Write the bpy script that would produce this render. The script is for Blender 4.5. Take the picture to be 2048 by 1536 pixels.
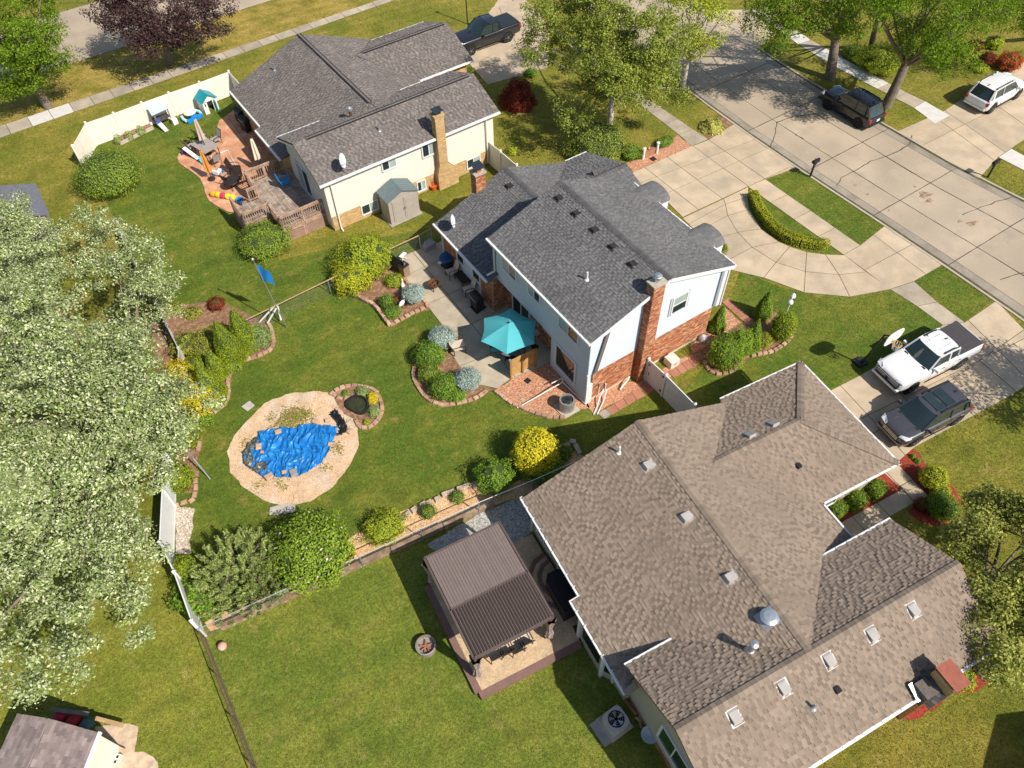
import bpy, math, random
import numpy as np
from mathutils import Vector, Matrix
random.seed(7); rng = np.random.default_rng(7)
for o in list(bpy.data.objects): bpy.data.objects.remove(o)
sc = bpy.context.scene
col = sc.collection
# ------------------------------------------------------------------ camera
FPX, YAW, PIT, ROLL, CH = 1540.12, math.radians(26.62), math.radians(52.47), math.radians(-1.45), 32.6
_f = np.array([math.sin(YAW)*math.cos(PIT), math.cos(YAW)*math.cos(PIT), -math.sin(PIT)])
_r = np.array([math.cos(YAW), -math.sin(YAW), 0.0]); _u = np.cross(_r, _f)
_r2 = math.cos(ROLL)*_r + math.sin(ROLL)*_u; _u2 = -math.sin(ROLL)*_r + math.cos(ROLL)*_u
camd = bpy.data.cameras.new('camera'); cam = bpy.data.objects.new('camera', camd); col.objects.link(cam)
camd.sensor_width = 36.0; camd.lens = FPX/2048*36.0; camd.clip_end = 600
cam.matrix_world = Matrix(((_r2[0], _u2[0], -_f[0], 0), (_r2[1], _u2[1], -_f[1], 0), (_r2[2], _u2[2], -_f[2], CH), (0, 0, 0, 1)))
sc.camera = cam
# ------------------------------------------------------------------ world and sun
SAZ, SEL = math.radians(114.3), math.radians(45.5)      # azimuth the shadows point to, elevation
w = bpy.data.worlds.new('World'); sc.world = w; w.use_nodes = True
nt = w.node_tree; bg = nt.nodes['Background']
sky = nt.nodes.new('ShaderNodeTexSky'); sky.sky_type = 'NISHITA'; sky.sun_disc = False
sky.sun_elevation = SEL; sky.sun_rotation = math.radians(90) - (SAZ + math.pi); sky.air_density = 1.0; sky.dust_density = 1.2
nt.links.new(sky.outputs[0], bg.inputs[0]); bg.inputs[1].default_value = 0.098
sd = bpy.data.lights.new('sun', 'SUN'); sd.energy = 4.9; sd.angle = math.radians(0.53); sd.color = (1.0, 0.93, 0.83)
so = bpy.data.objects.new('sun', sd); col.objects.link(so); so.location = (30, -20, 60)
so.rotation_euler = Vector((math.cos(SAZ)*math.cos(SEL), math.sin(SAZ)*math.cos(SEL), -math.sin(SEL))).to_track_quat('-Z', 'Y').to_euler()
sc.view_settings.view_transform = 'Standard'; sc.view_settings.look = 'None'; sc.view_settings.gamma = 1.0
sc.view_settings.exposure = 0.35
# ------------------------------------------------------------------ pixel (2048x1536) to ground
def G(px, py, z=0.0):
    d = ((px-1024)/FPX)*_r2 - ((py-768)/FPX)*_u2 + _f
    t = (z-CH)/d[2]
    return np.array([0, 0, CH]) + t*d
def PXM(px, py, z=0.0):                                   # pixels per metre there
    p = G(px, py, z); return FPX/abs(np.dot(p-np.array([0, 0, CH]), _f))
def ZM(x0, y0, s): return lambda x, y: (x0+x/s, y0+y/s)
def gp(pts, z=0.0, zm=None):
    return [tuple(G(*(zm(*p) if zm else p), z)[:2]) for p in pts]
# ------------------------------------------------------------------ objects
def tag(o, label=None, cat=None, group=None, kind=None):
    if label: o['label'] = label
    if cat: o['category'] = cat
    if group: o['group'] = group
    if kind: o['kind'] = kind
    return o
def empty(name, loc=(0, 0, 0), rz=0.0, label=None, cat=None, group=None, parent=None):
    o = bpy.data.objects.new(name, None); col.objects.link(o); o.location = loc; o.rotation_euler = (0, 0, rz)
    o.empty_display_size = 0.2; o.parent = parent
    return tag(o, label, cat, group)
def obj(name, me, mat=None, parent=None):
    o = bpy.data.objects.new(name, me); col.objects.link(o); o.parent = parent
    if mat is not None and not me.materials: me.materials.append(mat)
    return o
def copy_tree(o, parent=None):
    c = o.copy(); col.objects.link(c); c.parent = parent
    for ch in list(o.children): copy_tree(ch, c)
    return c
class MB:
    def __init__(s): s.v = []; s.f = []
    def add(s, vs, fs):
        n = len(s.v); s.v += [tuple(map(float, p)) for p in vs]; s.f += [tuple(i+n for i in f) for f in fs]; return s
    def box(s, c, d, rz=0.0, M=None):
        hx, hy, hz = d[0]/2, d[1]/2, d[2]/2; ca, sa = math.cos(rz), math.sin(rz); vs = []
        for z in (-hz, hz):
            for x, y in ((-hx, -hy), (hx, -hy), (hx, hy), (-hx, hy)):
                p = Vector((x, y, z))
                if M is not None: p = M @ p
                else: p = Vector((x*ca-y*sa, x*sa+y*ca, z))
                vs.append((p[0]+c[0], p[1]+c[1], p[2]+c[2]))
        return s.add(vs, [(3, 2, 1, 0), (4, 5, 6, 7), (0, 1, 5, 4), (1, 2, 6, 5), (2, 3, 7, 6), (3, 0, 4, 7)])
    def b2(s, a, b):                                        # box from two corners
        return s.box([(a[i]+b[i])/2 for i in range(3)], [abs(b[i]-a[i]) for i in range(3)])
    def beam(s, p, q, w_, h_=None):                         # rectangular bar p->q
        h_ = w_ if h_ is None else h_; p, q = Vector(p), Vector(q); d = (q-p)
        if d.length < 1e-6: return s
        L = d.length; d.normalize(); up = Vector((0, 0, 1)) if abs(d.z) < .98 else Vector((1, 0, 0))
        r = d.cross(up).normalized(); u = r.cross(d); vs = []
        for t in (p, q):
            for a, b in ((-1, -1), (1, -1), (1, 1), (-1, 1)): vs.append(t+r*(a*w_/2)+u*(b*h_/2))
        return s.add(vs, [(0, 1, 2, 3), (7, 6, 5, 4), (0, 4, 5, 1), (1, 5, 6, 2), (2, 6, 7, 3), (3, 7, 4, 0)])
    def tube(s, p, q, r0, r1=None, n=8, cap=True):
        r1 = r0 if r1 is None else r1; p, q = Vector(p), Vector(q); d = (q-p)
        if d.length < 1e-6: return s
        d.normalize(); up = Vector((0, 0, 1)) if abs(d.z) < .95 else Vector((1, 0, 0))
        r = d.cross(up).normalized(); u = r.cross(d); vs = []
        for t, R in ((p, r0), (q, r1)):
            for i in range(n):
                a = 2*math.pi*i/n; vs.append(t+r*(R*math.cos(a))+u*(R*math.sin(a)))
        fs = [(i, i+n, (i+1) % n+n, (i+1) % n) for i in range(n)]
        if cap: fs += [tuple(range(n)), tuple(range(2*n-1, n-1, -1))]
        return s.add(vs, fs)
    def path(s, pts, r, n=6):
        for a, b in zip(pts[:-1], pts[1:]): s.tube(a, b, r, r, n)
        return s
    def lathe(s, prof, c=(0, 0, 0), n=16, sx=1.0, sy=1.0):
        vs, fs = [], []
        for (r, z) in prof:
            for i in range(n):
                a = 2*math.pi*i/n; vs.append((c[0]+r*sx*math.cos(a), c[1]+r*sy*math.sin(a), c[2]+z))
        for j in range(len(prof)-1):
            for i in range(n): fs.append((j*n+i, j*n+(i+1) % n, (j+1)*n+(i+1) % n, (j+1)*n+i))
        fs.append(tuple(range(n-1, -1, -1))); fs.append(tuple((len(prof)-1)*n+i for i in range(n)))
        return s.add(vs, fs)
    def prism(s, poly, z0, z1):
        n = len(poly); a = sum(poly[i][0]*poly[(i+1) % n][1]-poly[(i+1) % n][0]*poly[i][1] for i in range(n))
        if a < 0: poly = poly[::-1]
        vs = [(x, y, z0) for x, y in poly]+[(x, y, z1) for x, y in poly]
        return s.add(vs, [tuple(range(n, 2*n))]+[(i, (i+1) % n, (i+1) % n+n, i+n) for i in range(n)])
    def quad(s, *p): return s.add(p, [tuple(range(len(p)))])
    def slabpoly(s, pts, th):                                # 3d polygon given outward (ccw) with thickness inwards
        n = len(pts); P_ = [Vector(p) for p in pts]; nn = Vector((0, 0, 0))
        for i in range(n): nn += (P_[i]-P_[0]).cross(P_[(i+1) % n]-P_[0])
        nn.normalize(); vs = P_+[p-nn*th for p in P_]
        return s.add(vs, [tuple(range(n)), tuple(range(2*n-1, n-1, -1))]+[(i, i+n, (i+1) % n+n, (i+1) % n) for i in range(n)])
    def build(s, name, mat, parent=None, smooth=False, loc=None):
        me = bpy.data.meshes.new(name); me.from_pydata(s.v, [], s.f)
        if smooth: me.polygons.foreach_set('use_smooth', [True]*len(me.polygons))
        me.update(); o = obj(name, me, mat, parent)
        if loc is not None: o.location = loc
        return o
def npmesh(name, V, F4, mat, parent=None):                   # V (n,3), F4 (m,4) numpy
    me = bpy.data.meshes.new(name); V = np.asarray(V, np.float32); F4 = np.asarray(F4, np.int32)
    me.vertices.add(len(V)); me.vertices.foreach_set('co', V.ravel())
    me.loops.add(F4.size); me.loops.foreach_set('vertex_index', F4.ravel())
    k = F4.shape[1]; me.polygons.add(len(F4)); me.polygons.foreach_set('loop_start', np.arange(0, F4.size, k, dtype=np.int32))
    me.update(calc_edges=True); me.validate()
    return obj(name, me, mat, parent)
# ------------------------------------------------------------------ materials
_mats = {}
def N(nt, t, **k):
    n = nt.nodes.new(t)
    for a, b in k.items(): setattr(n, a, b)
    return n
def M(name, c=(.5, .5, .5), rough=.7, var=.12, vs=3.0, bump=0.0, bs=40.0, metal=0.0, island=0.0, c2=None, mixs=1.0, spec=.35, coat=0.0, trans=0.0, isl_c2=None, mixlo=.45, mixhi=.6, emit=None, fine=0.0, fs=60.0, ov=0.0, il=(.25, .8)):
    if name in _mats: return _mats[name]
    m = bpy.data.materials.new(name); m.use_nodes = True; nt = m.node_tree; L = nt.links.new
    b = nt.nodes['Principled BSDF']; b.inputs['Roughness'].default_value = rough; b.inputs['Metallic'].default_value = metal
    b.inputs['Specular IOR Level'].default_value = spec
    if coat: b.inputs['Coat Weight'].default_value = coat; b.inputs['Coat Roughness'].default_value = .06
    geo = N(nt, 'ShaderNodeNewGeometry')
    cur = N(nt, 'ShaderNodeRGB'); cur.outputs[0].default_value = (*c, 1); cur = cur.outputs[0]
    def mix(fac, a, bcol, mode='MIX'):
        x = N(nt, 'ShaderNodeMix', data_type='RGBA', blend_type=mode)
        if isinstance(fac, (int, float)): x.inputs[0].default_value = fac
        else: L(fac, x.inputs[0])
        L(a, x.inputs[6])
        if isinstance(bcol, tuple): x.inputs[7].default_value = (*bcol, 1)
        else: L(bcol, x.inputs[7])
        return x.outputs[2]
    def noise(scale, det=4.0, rgh=.55):
        n = N(nt, 'ShaderNodeTexNoise'); n.inputs['Scale'].default_value = scale; n.inputs['Detail'].default_value = det; n.inputs['Roughness'].default_value = rgh
        L(geo.outputs['Position'], n.inputs['Vector']); return n.outputs[0]
    def rmap(v, a, bb, lo, hi):
        r = N(nt, 'ShaderNodeMapRange'); r.inputs[1].default_value = a; r.inputs[2].default_value = bb; r.inputs[3].default_value = lo; r.inputs[4].default_value = hi
        L(v, r.inputs[0]); return r.outputs[0]
    if c2 is not None: cur = mix(rmap(noise(mixs, 5.0, .6), mixlo, mixhi, 0, 1), cur, c2)
    if isl_c2 is not None: cur = mix(rmap(geo.outputs['Random Per Island'], il[0], il[1], 0, 1), cur, isl_c2)
    def mul(v, cur):
        cmb = N(nt, 'ShaderNodeCombineColor'); [L(v, cmb.inputs[i]) for i in range(3)]
        return mix(1.0, cur, cmb.outputs[0], 'MULTIPLY')
    if island:
        wn = N(nt, 'ShaderNodeTexWhiteNoise', noise_dimensions='1D'); L(geo.outputs['Random Per Island'], wn.inputs['W'])
        cur = mul(rmap(wn.outputs[0], 0, 1, 1-island, 1+island), cur)
    if ov: cur = mul(rmap(N(nt, 'ShaderNodeObjectInfo').outputs['Random'], 0, 1, 1-ov, 1+ov), cur)
    if var: cur = mul(rmap(noise(vs), .3, .7, 1-var, 1+var), cur)
    if fine: cur = mul(rmap(noise(fs, 2.0), .3, .7, 1-fine, 1+fine), cur)
    L(cur, b.inputs['Base Color'])
    if bump:
        bp = N(nt, 'ShaderNodeBump'); bp.inputs['Strength'].default_value = bump; bp.inputs['Distance'].default_value = .02
        L(noise(bs, 3.0), bp.inputs['Height']); L(bp.outputs[0], b.inputs['Normal'])
    if trans:
        tr = N(nt, 'ShaderNodeBsdfTranslucent'); L(cur, tr.inputs[0]); ms = N(nt, 'ShaderNodeMixShader'); ms.inputs[0].default_value = trans
        L(b.outputs[0], ms.inputs[1]); L(tr.outputs[0], ms.inputs[2]); L(ms.outputs[0], nt.nodes['Material Output'].inputs[0])
    if emit: b.inputs['Emission Color'].default_value = (*emit, 1); b.inputs['Emission Strength'].default_value = 1
    _mats[name] = m; return m
def leafmat(name, c, c2, var=.25, trans=.3, rough=.7, il=(.25, .8)):
    return M(name, c, il=il, rough=rough, var=.18, vs=.9, island=var, isl_c2=c2, trans=trans, spec=.12)
# ================================================================== ground, roads, pavements
def lawn_mat(name, c, c2, c3, s1=.22, lo=.42, hi=.62):
    m = bpy.data.materials.new(name); m.use_nodes = True; nt = m.node_tree; L = nt.links.new; b = nt.nodes['Principled BSDF']
    b.inputs['Roughness'].default_value = .85; b.inputs['Specular IOR Level'].default_value = .15
    geo = N(nt, 'ShaderNodeNewGeometry')
    def noise(s, d=5.0, r=.6, off=0.0):
        mp = N(nt, 'ShaderNodeMapping'); mp.inputs['Location'].default_value = (off, off*1.7, 0); L(geo.outputs['Position'], mp.inputs[0])
        n = N(nt, 'ShaderNodeTexNoise'); n.inputs['Scale'].default_value = s; n.inputs['Detail'].default_value = d; n.inputs['Roughness'].default_value = r
        L(mp.outputs[0], n.inputs['Vector']); return n.outputs[0]
    def rm(v, a, bb, lo=0.0, hi=1.0):
        r = N(nt, 'ShaderNodeMapRange'); [setattr(r.inputs[i+1], 'default_value', x) for i, x in enumerate((a, bb, lo, hi))]; L(v, r.inputs[0]); return r.outputs[0]
    def mx(f, a, bb, mode='MIX'):
        x = N(nt, 'ShaderNodeMix', data_type='RGBA', blend_type=mode)
        if isinstance(f, float): x.inputs[0].default_value = f
        else: L(f, x.inputs[0])
        for i, q in ((6, a), (7, bb)):
            if isinstance(q, tuple): x.inputs[i].default_value = (*q, 1)
            else: L(q, x.inputs[i])
        return x.outputs[2]
    cur = mx(rm(noise(s1, 6, .62), lo, hi), c, c2)
    cur = mx(rm(noise(s1*3.7, 5, .65, 13.0), .56, .74, 0, .75), cur, c3)
    cur = mx(rm(noise(s1*1.9, 3, .5, 31.0), .55, .72, 0, .55), cur, tuple(x*.62 for x in c))
    for s, lo_, hi_ in ((9.0, .66, 1.34), (34.0, .55, 1.45), (4.0, .8, 1.2)):
        v = rm(noise(s, 3.0, .6, s), .3, .7, lo_, hi_); cc = N(nt, 'ShaderNodeCombineColor'); [L(v, cc.inputs[i]) for i in range(3)]
        cur = mx(1.0, cur, cc.outputs[0], 'MULTIPLY')
    wv = N(nt, 'ShaderNodeTexWave', bands_direction='Y'); wv.inputs['Scale'].default_value = .28; wv.inputs['Distortion'].default_value = 1.2; wv.inputs['Detail'].default_value = 1.0; wv.inputs['Detail Scale'].default_value = .6; L(geo.outputs['Position'], wv.inputs['Vector'])
    v = rm(wv.outputs[1], 0, 1, .95, 1.05); cc = N(nt, 'ShaderNodeCombineColor'); [L(v, cc.inputs[i]) for i in range(3)]; cur = mx(1.0, cur, cc.outputs[0], 'MULTIPLY')
    L(cur, b.inputs['Base Color'])
    bp = N(nt, 'ShaderNodeBump'); bp.inputs['Strength'].default_value = .9; bp.inputs['Distance'].default_value = .05
    L(noise(22.0, 4.0, .7), bp.inputs['Height']); L(bp.outputs[0], b.inputs['Normal'])
    _mats[name] = m; return m
LAWN = lawn_mat('lawn_grass', (.150, .160, .020), (.250, .208, .038), (.36, .255, .085))
LAWN_G = lawn_mat('lawn_green', (.085, .132, .015), (.150, .168, .023), (.28, .215, .06), s1=.3)
LAWN_Y = lawn_mat('lawn_light', (.122, .165, .022), (.190, .202, .032), (.31, .245, .08), s1=.35)
DRY = lawn_mat('dry_grass', (.19, .165, .024), (.32, .235, .055), (.42, .30, .095), s1=.5, lo=.38, hi=.58)
CONC = M('concrete_drive', ov=0.06, c=(.46, .365, .255), rough=.85, var=.13, vs=.9, bump=.15, bs=60, island=.07, c2=(.40, .325, .235), mixs=.5, fine=.06, fs=45)
ROADC = M('concrete_road', ov=0.07, c=(.40, .325, .24), rough=.85, var=.15, vs=.7, bump=.2, bs=50, island=.08, c2=(.335, .275, .205), mixs=.35, fine=.10, fs=30)
WALK = M('concrete_walk', ov=0.13, c=(.37, .31, .235), rough=.85, var=.14, vs=1.2, bump=.2, bs=50, island=.12, c2=(.31, .265, .205), mixs=.8, fine=.10, fs=40)
NEWC = M('concrete_new', (.55, .53, .49), rough=.8, var=.08, vs=2, island=.03)
JOINT = M('joint_dirt', (.075, .062, .04), rough=.95, var=.35, vs=5, c2=(.085, .095, .03), mixs=3)
TAR = M('tar_seal', (.085, .07, .056), rough=.6, var=.3, vs=4)
HARD = []                                                     # outlines of everything that is not lawn
def sheet(name, poly, z, mat, kind='structure', parent=None, th=None):
    if 'LAWN_W' in globals() and mat is LAWN_W: pass
    elif mat not in (LAWN, LAWN_G, LAWN_Y): HARD.append(poly)
    mb = MB(); mb.prism(poly, z-(th or .05), z); o = mb.build(name, mat, parent)
    if kind and not parent: o['kind'] = kind
    return o
def inset(poly, d):
    n = len(poly); a = sum(poly[i][0]*poly[(i+1) % n][1]-poly[(i+1) % n][0]*poly[i][1] for i in range(n))
    if a < 0: poly = poly[::-1]
    out = []
    for i in range(n):
        p0, p1, p2 = [Vector((*poly[(i+k) % n], 0)) for k in (-1, 0, 1)]
        e1, e2 = p1-p0, p2-p1
        if e1.length < 1e-5 or e2.length < 1e-5: out.append(poly[i]); continue
        e1.normalize(); e2.normalize(); n1 = Vector((-e1.y, e1.x, 0)); n2 = Vector((-e2.y, e2.x, 0)); b = n1+n2
        k = d/max(.35, 1+n1.dot(n2)); out.append((p1.x+b.x*k, p1.y+b.y*k))
    return out
def area(p): return abs(sum(p[i][0]*p[(i+1) % len(p)][1]-p[(i+1) % len(p)][0]*p[i][1] for i in range(len(p)))/2)
def clean(p):
    out = []
    for q in p:
        if not out or math.hypot(q[0]-out[-1][0], q[1]-out[-1][1]) > .02: out.append(q)
    if len(out) > 1 and math.hypot(out[0][0]-out[-1][0], out[0][1]-out[-1][1]) < .02: out.pop()
    return out
def cut(polys, a, b):
    res = []
    nx, ny = -(b[1]-a[1]), b[0]-a[0]
    for p in polys:
        s = [(q[0]-a[0])*nx+(q[1]-a[1])*ny for q in p]; A, B_ = [], []
        for i in range(len(p)):
            j = (i+1) % len(p)
            if s[i] >= 0: A.append(p[i])
            if s[i] <= 0: B_.append(p[i])
            if s[i]*s[j] < 0:
                t = s[i]/(s[i]-s[j]); c = (p[i][0]+(p[j][0]-p[i][0])*t, p[i][1]+(p[j][1]-p[i][1])*t); A.append(c); B_.append(c)
        for q in (A, B_):
            q = clean(q)
            if len(q) > 2 and area(q) > .02: res.append(q)
    return res
def pave(name, poly, cuts, z, mat, gap=.018, base=True, slabname='slab', special=None, jit=.004):
    o = sheet(name, inset(poly, .012), z-.016, JOINT)
    polys = [clean(poly)]
    for a, b in cuts: polys = cut(polys, a, b)
    for i, p in enumerate(polys):
        q = inset(p, gap); mb = MB(); mb.prism(q, z-.06, z+random.uniform(-jit, jit))
        m = special(p) if special else None
        mb.build(slabname, m or mat, o)
    return o
def ext(a, b, k0, k1):
    """extend the segment a-b by k0 metres before a and k1 after b"""
    d = math.hypot(b[0]-a[0], b[1]-a[1]); u = ((b[0]-a[0])/d, (b[1]-a[1])/d)
    return (a[0]-u[0]*k0, a[1]-u[1]*k0), (b[0]+u[0]*k1, b[1]+u[1]*k1)
def offs(pl, d):                                             # offset an open polyline to its left by d
    out = []
    for i in range(len(pl)):
        a = pl[max(0, i-1)]; b = pl[min(len(pl)-1, i+1)]; L_ = math.hypot(b[0]-a[0], b[1]-a[1])
        out.append((pl[i][0]-(b[1]-a[1])/L_*d, pl[i][1]+(b[0]-a[0])/L_*d))
    return out
def ribbon(mb, pts, wd, z, jit=.0, sub=.35):
    P_ = [pts[0]]
    for a, b in zip(pts[:-1], pts[1:]):
        n = max(1, int(math.hypot(b[0]-a[0], b[1]-a[1])/sub))
        for i in range(1, n+1): P_.append((a[0]+(b[0]-a[0])*i/n+random.uniform(-jit, jit), a[1]+(b[1]-a[1])*i/n+random.uniform(-jit, jit)))
    vs = []
    for i in range(len(P_)):
        a = P_[max(0, i-1)]; b = P_[min(len(P_)-1, i+1)]; L_ = math.hypot(b[0]-a[0], b[1]-a[1]) or 1; wv = wd*random.uniform(.55, 1.3)/2
        nx, ny = -(b[1]-a[1])/L_*wv, (b[0]-a[0])/L_*wv; vs += [(P_[i][0]+nx, P_[i][1]+ny, z), (P_[i][0]-nx, P_[i][1]-ny, z)]
    mb.add(vs, [(2*i, 2*i+1, 2*i+3, 2*i+2) for i in range(len(P_)-1)])
sheet('ground', [(-260, -200), (320, -200), (320, 380), (-260, 380)], 0.0, LAWN, th=1.0)
z6 = ZM(1240, 230, 2048/560); z5 = ZM(1450, 0, 2048/598); z4 = ZM(980, 0, 1997/520); A0 = ZM(0, 0, 1997/520)
pa = ZM(640, 440, 2048/540); e2 = ZM(280, 560, 1997/520); f2 = ZM(300, 900, 1997/520); zb = ZM(1620, 600, 2048/428); z8 = ZM(1600, 860, 2048/448)
nz = ZM(1130, 540, 1382/270); a3 = ZM(800, 820, 1997/520); a4 = ZM(800, 1100, 2048/600); cz = ZM(1100, 520, 2048/540)
# --- lawns of the lots, a few mm above the ground
sheet('back_lawn_green', gp([(330, 700), (440, 640), (560, 610), (660, 565), (770, 505), (860, 460), (1000, 560), (1180, 800), (1330, 790), (1330, 860), (1060, 990), (830, 1080), (400, 1260), (330, 1090), (320, 900)]), .004, LAWN_G)
sheet('back_lawn_light', gp([(408, 1268), (830, 1090), (1050, 1000), (1200, 1250), (1300, 1500), (1400, 1700), (560, 1700)]), .004, LAWN_Y)
LAWN_W = lawn_mat('lawn_west', (.160, .188, .024), (.235, .225, .036), (.33, .27, .09), s1=.35)
sheet('back_lawn_west', gp([(-300, 1180), (330, 1110), (404, 1275), (560, 1720), (-400, 1800)]), .0048, LAWN_W)
sheet('side_lawn_green', gp([(1300, 860), (1420, 720), (1480, 540), (1560, 575), (1690, 592), (1790, 580), (1890, 655), (1720, 750), (1640, 790), (1500, 900)]), .0055, LAWN_G)
sheet('back_lawn_left', gp([(160, 270), (480, 180), (480, 440), (560, 520), (690, 490), (860, 455), (640, 570), (540, 615), (350, 690), (240, 470)]), .0065, LAWN_G)
sheet('verge_green', gp([(1598, 338), (1531, 359), (1720, 490), (1769, 450)]), .0045, LAWN_G)
sheet('island_lawn', gp([(940, 530), (1638, 1025), (1500, 1020), (1300, 985), (1160, 925), (1035, 830), (950, 690), (935, 600)], 0, z6), .0045, LAWN_G)
sheet('verge_south', gp([(1828, 563), (1886, 531), (1990, 599), (1929, 644)]), .0045, LAWN_G)
# --- street at the top left with its verge and pavement
k1, k2 = G(101.6, 140.6)[:2], G(437.5, 34)[:2]
k1, k2 = ext(k1, k2, 40, 60)
far = offs([k1, k2], 9.0)
ud = np.array(k2)-np.array(k1); ud = ud/np.linalg.norm(ud); nd = np.array([-ud[1], ud[0]])
rp = [k1, k2, far[1], far[0]]
jn = []
b0 = np.array(G(143, 118)[:2])
for i in range(-8, 14):
    c = b0+ud*i*4.6; jn.append((tuple(c), tuple(c+nd)))
c = np.array(k1)+nd*4.4; jn.append((tuple(c), tuple(c+ud)))
tag(pave('side_street', rp, jn, .03, ROADC, gap=.022), kind='structure')
crk = MB()
for pl in ([(170, 42), (215, 33), (233, 70)], [(250, 66), (268, 82)], [(120, 8), (160, 5), (235, 20)]): ribbon(crk, gp(pl), .05, .037, .05)
sw_lo = [G(0, 276)[:2], G(150, 225)[:2], G(291.7, 177)[:2], G(440, 127)[:2], G(693, 34)[:2]]
sw_hi = [G(0, 252.6)[:2], G(138, 208)[:2], G(291.7, 160)[:2], G(440, 112)[:2], G(693, 22)[:2]]
a_, b_ = ext(sw_lo[0], sw_lo[-1], 25, 30); c_, d_ = ext(sw_hi[0], sw_hi[-1], 25, 30)
sheet('verge_dry', [tuple(c_), tuple(d_), tuple(k2), tuple(k1)], .006, DRY)
su = np.array(b_)-np.array(a_); su = su/np.linalg.norm(su); sn = np.array([-su[1], su[0]])
s0 = np.array(G(150, 225)[:2]); jn = [(tuple(s0+su*i*1.52), tuple(s0+su*i*1.52+sn)) for i in range(-24, 46)]
def newslab(p):
    cx = sum(q[0] for q in p)/len(p); cy = sum(q[1] for q in p)/len(p); t = (np.array([cx, cy])-s0)@su
    return NEWC if -3.1 < t < 0 else None
tag(pave('pavement_side_street', [tuple(a_), tuple(b_), tuple(d_), tuple(c_)], jn, .028, WALK, special=newslab, gap=.02), kind='structure')
# --- street on the right
kw = [(1250, 78), (1386, 187), (1467, 247), (1598, 337), (1770, 450), (1990, 598), (2048, 640)]
ke = [(1440, 40), (1514, 97), (1640, 178), (1792, 264), (1876, 314), (1958, 358), (2048, 402)]
KW = gp(kw); KE = gp(ke)
KW[0], _x = ext(KW[0], KW[1], 60, 0); _x, KW[-1] = ext(KW[-2], KW[-1], 0, 60); KE[0], _x = ext(KE[0], KE[1], 50, 0); _x, KE[-1] = ext(KE[-2], KE[-1], 0, 55)
road = tag(sheet('street', KW+KE[::-1], .008, JOINT), kind='structure')
def lerp_pl(A, B, t): return [(a[0]+(b[0]-a[0])*t, a[1]+(b[1]-a[1])*t) for a, b in zip(A, B)]
def resample(pl, n):
    d = [0.0]
    for a, b in zip(pl[:-1], pl[1:]): d.append(d[-1]+math.hypot(b[0]-a[0], b[1]-a[1]))
    out = []
    for k in range(n):
        t = d[-1]*k/(n-1); i = max(j for j in range(len(d)-1) if d[j] <= t+1e-9); f = (t-d[i])/(d[i+1]-d[i])
        out.append((pl[i][0]+(pl[i+1][0]-pl[i][0])*f, pl[i][1]+(pl[i+1][1]-pl[i][1])*f))
    return out
RW, RE = resample(KW, 32), resample(KE, 32)
GUTD = M('gutter_dirty', (.30, .255, .20), rough=.85, var=.2, vs=.6, ov=.06, c2=(.23, .20, .16), mixs=.7, fine=.1, fs=30)
def xat(pl, y):
    q = sorted(pl, key=lambda p: p[1]); return float(np.interp(y, [p[1] for p in q], [p[0] for p in q]))
rows = [29.35+5.5*k for k in range(-11, 13)]
for y0, y1 in zip(rows[:-1], rows[1:]):
    for t0, t1 in ((.02, .085), (.085, .31), (.31, .665), (.665, .915), (.915, .98)):
        q = []
        for y, t in ((y0, t0), (y0, t1), (y1, t1), (y1, t0)):
            yy = y-.5+t*1.0; q.append((xat(KW, yy)*(1-t)+xat(KE, yy)*t, yy))
        mb = MB(); mb.prism(inset(q, .02 if t1-t0 > .1 else .004), -.03, .022+random.uniform(-.003, .003)); mb.build('slab', ROADC if t1-t0 > .1 else GUTD, road)
GUT = M('concrete_gutter', (.40, .335, .255), rough=.85, var=.15, vs=.8, island=.05, fine=.08)
for pl, sgn in ((RW, 1), (RE, -1)):                           # gutter kerbs along both sides, cut in lengths
    for k in range(31):
        a, b = pl[k], pl[k+1]; d = math.hypot(b[0]-a[0], b[1]-a[1]); nx, ny = (b[1]-a[1])/d*.17*sgn, -(b[0]-a[0])/d*.17*sgn
        nx, ny = -nx, -ny
        mb = MB(); mb.prism(inset([a, b, (b[0]-nx, b[1]-ny), (a[0]-nx, a[1]-ny)], .006), -.03, .05); mb.build('kerb', GUT, road)
for pl in ([(350, 840), (470, 800), (610, 780)], [(355, 840), (345, 930), (310, 1005)], [(1100, 1075), (1200, 1030), (1270, 985), (1280, 930)], [(1095, 1075), (1000, 1105), (930, 1150), (870, 1180), (800, 1220), (765, 1275)], [(480, 925), (540, 950)]):
    ribbon(crk, gp(pl, 0, z5), .07, .032, .04)
for pl in ([(1745, 395), (1850, 340)][:0] or [(1925, 430), (1990, 405), (2048, 388)], [(2000, 560), (2048, 545)]): ribbon(crk, gp(pl), .06, .032, .05)
for t in (.31, .665): ribbon(crk, [(xat(KW, y)*(1-t)+xat(KE, y)*t, y) for y in np.arange(12, 34, .5)], .05, .031, .012)
for y0 in rows[9:14]: ribbon(crk, [(xat(KW, y0)*(1-t)+xat(KE, y0)*t, y0-.5+t) for t in (.03, .3, .6, .97)], .05, .031, .015)
o = crk.build('crack_seal', TAR, road)
STAIN = M('oil_stain', (.26, .175, .11), rough=.8, var=.35, vs=4, c2=(.33, .26, .19), mixs=5)
def blob(c, rx, ry, n=18, jit=.3, rot=0.0):
    out = []; ph = random.uniform(0, 6)
    for i in range(n):
        a = 2*math.pi*i/n; r = 1+jit*(.6*math.sin(3*a+ph)+.4*math.sin(5*a+2*ph)+.3*random.uniform(-1, 1)); x, y = rx*r*math.cos(a), ry*r*math.sin(a)
        out.append((c[0]+x*math.cos(rot)-y*math.sin(rot), c[1]+x*math.sin(rot)+y*math.cos(rot)))
    return out
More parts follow.
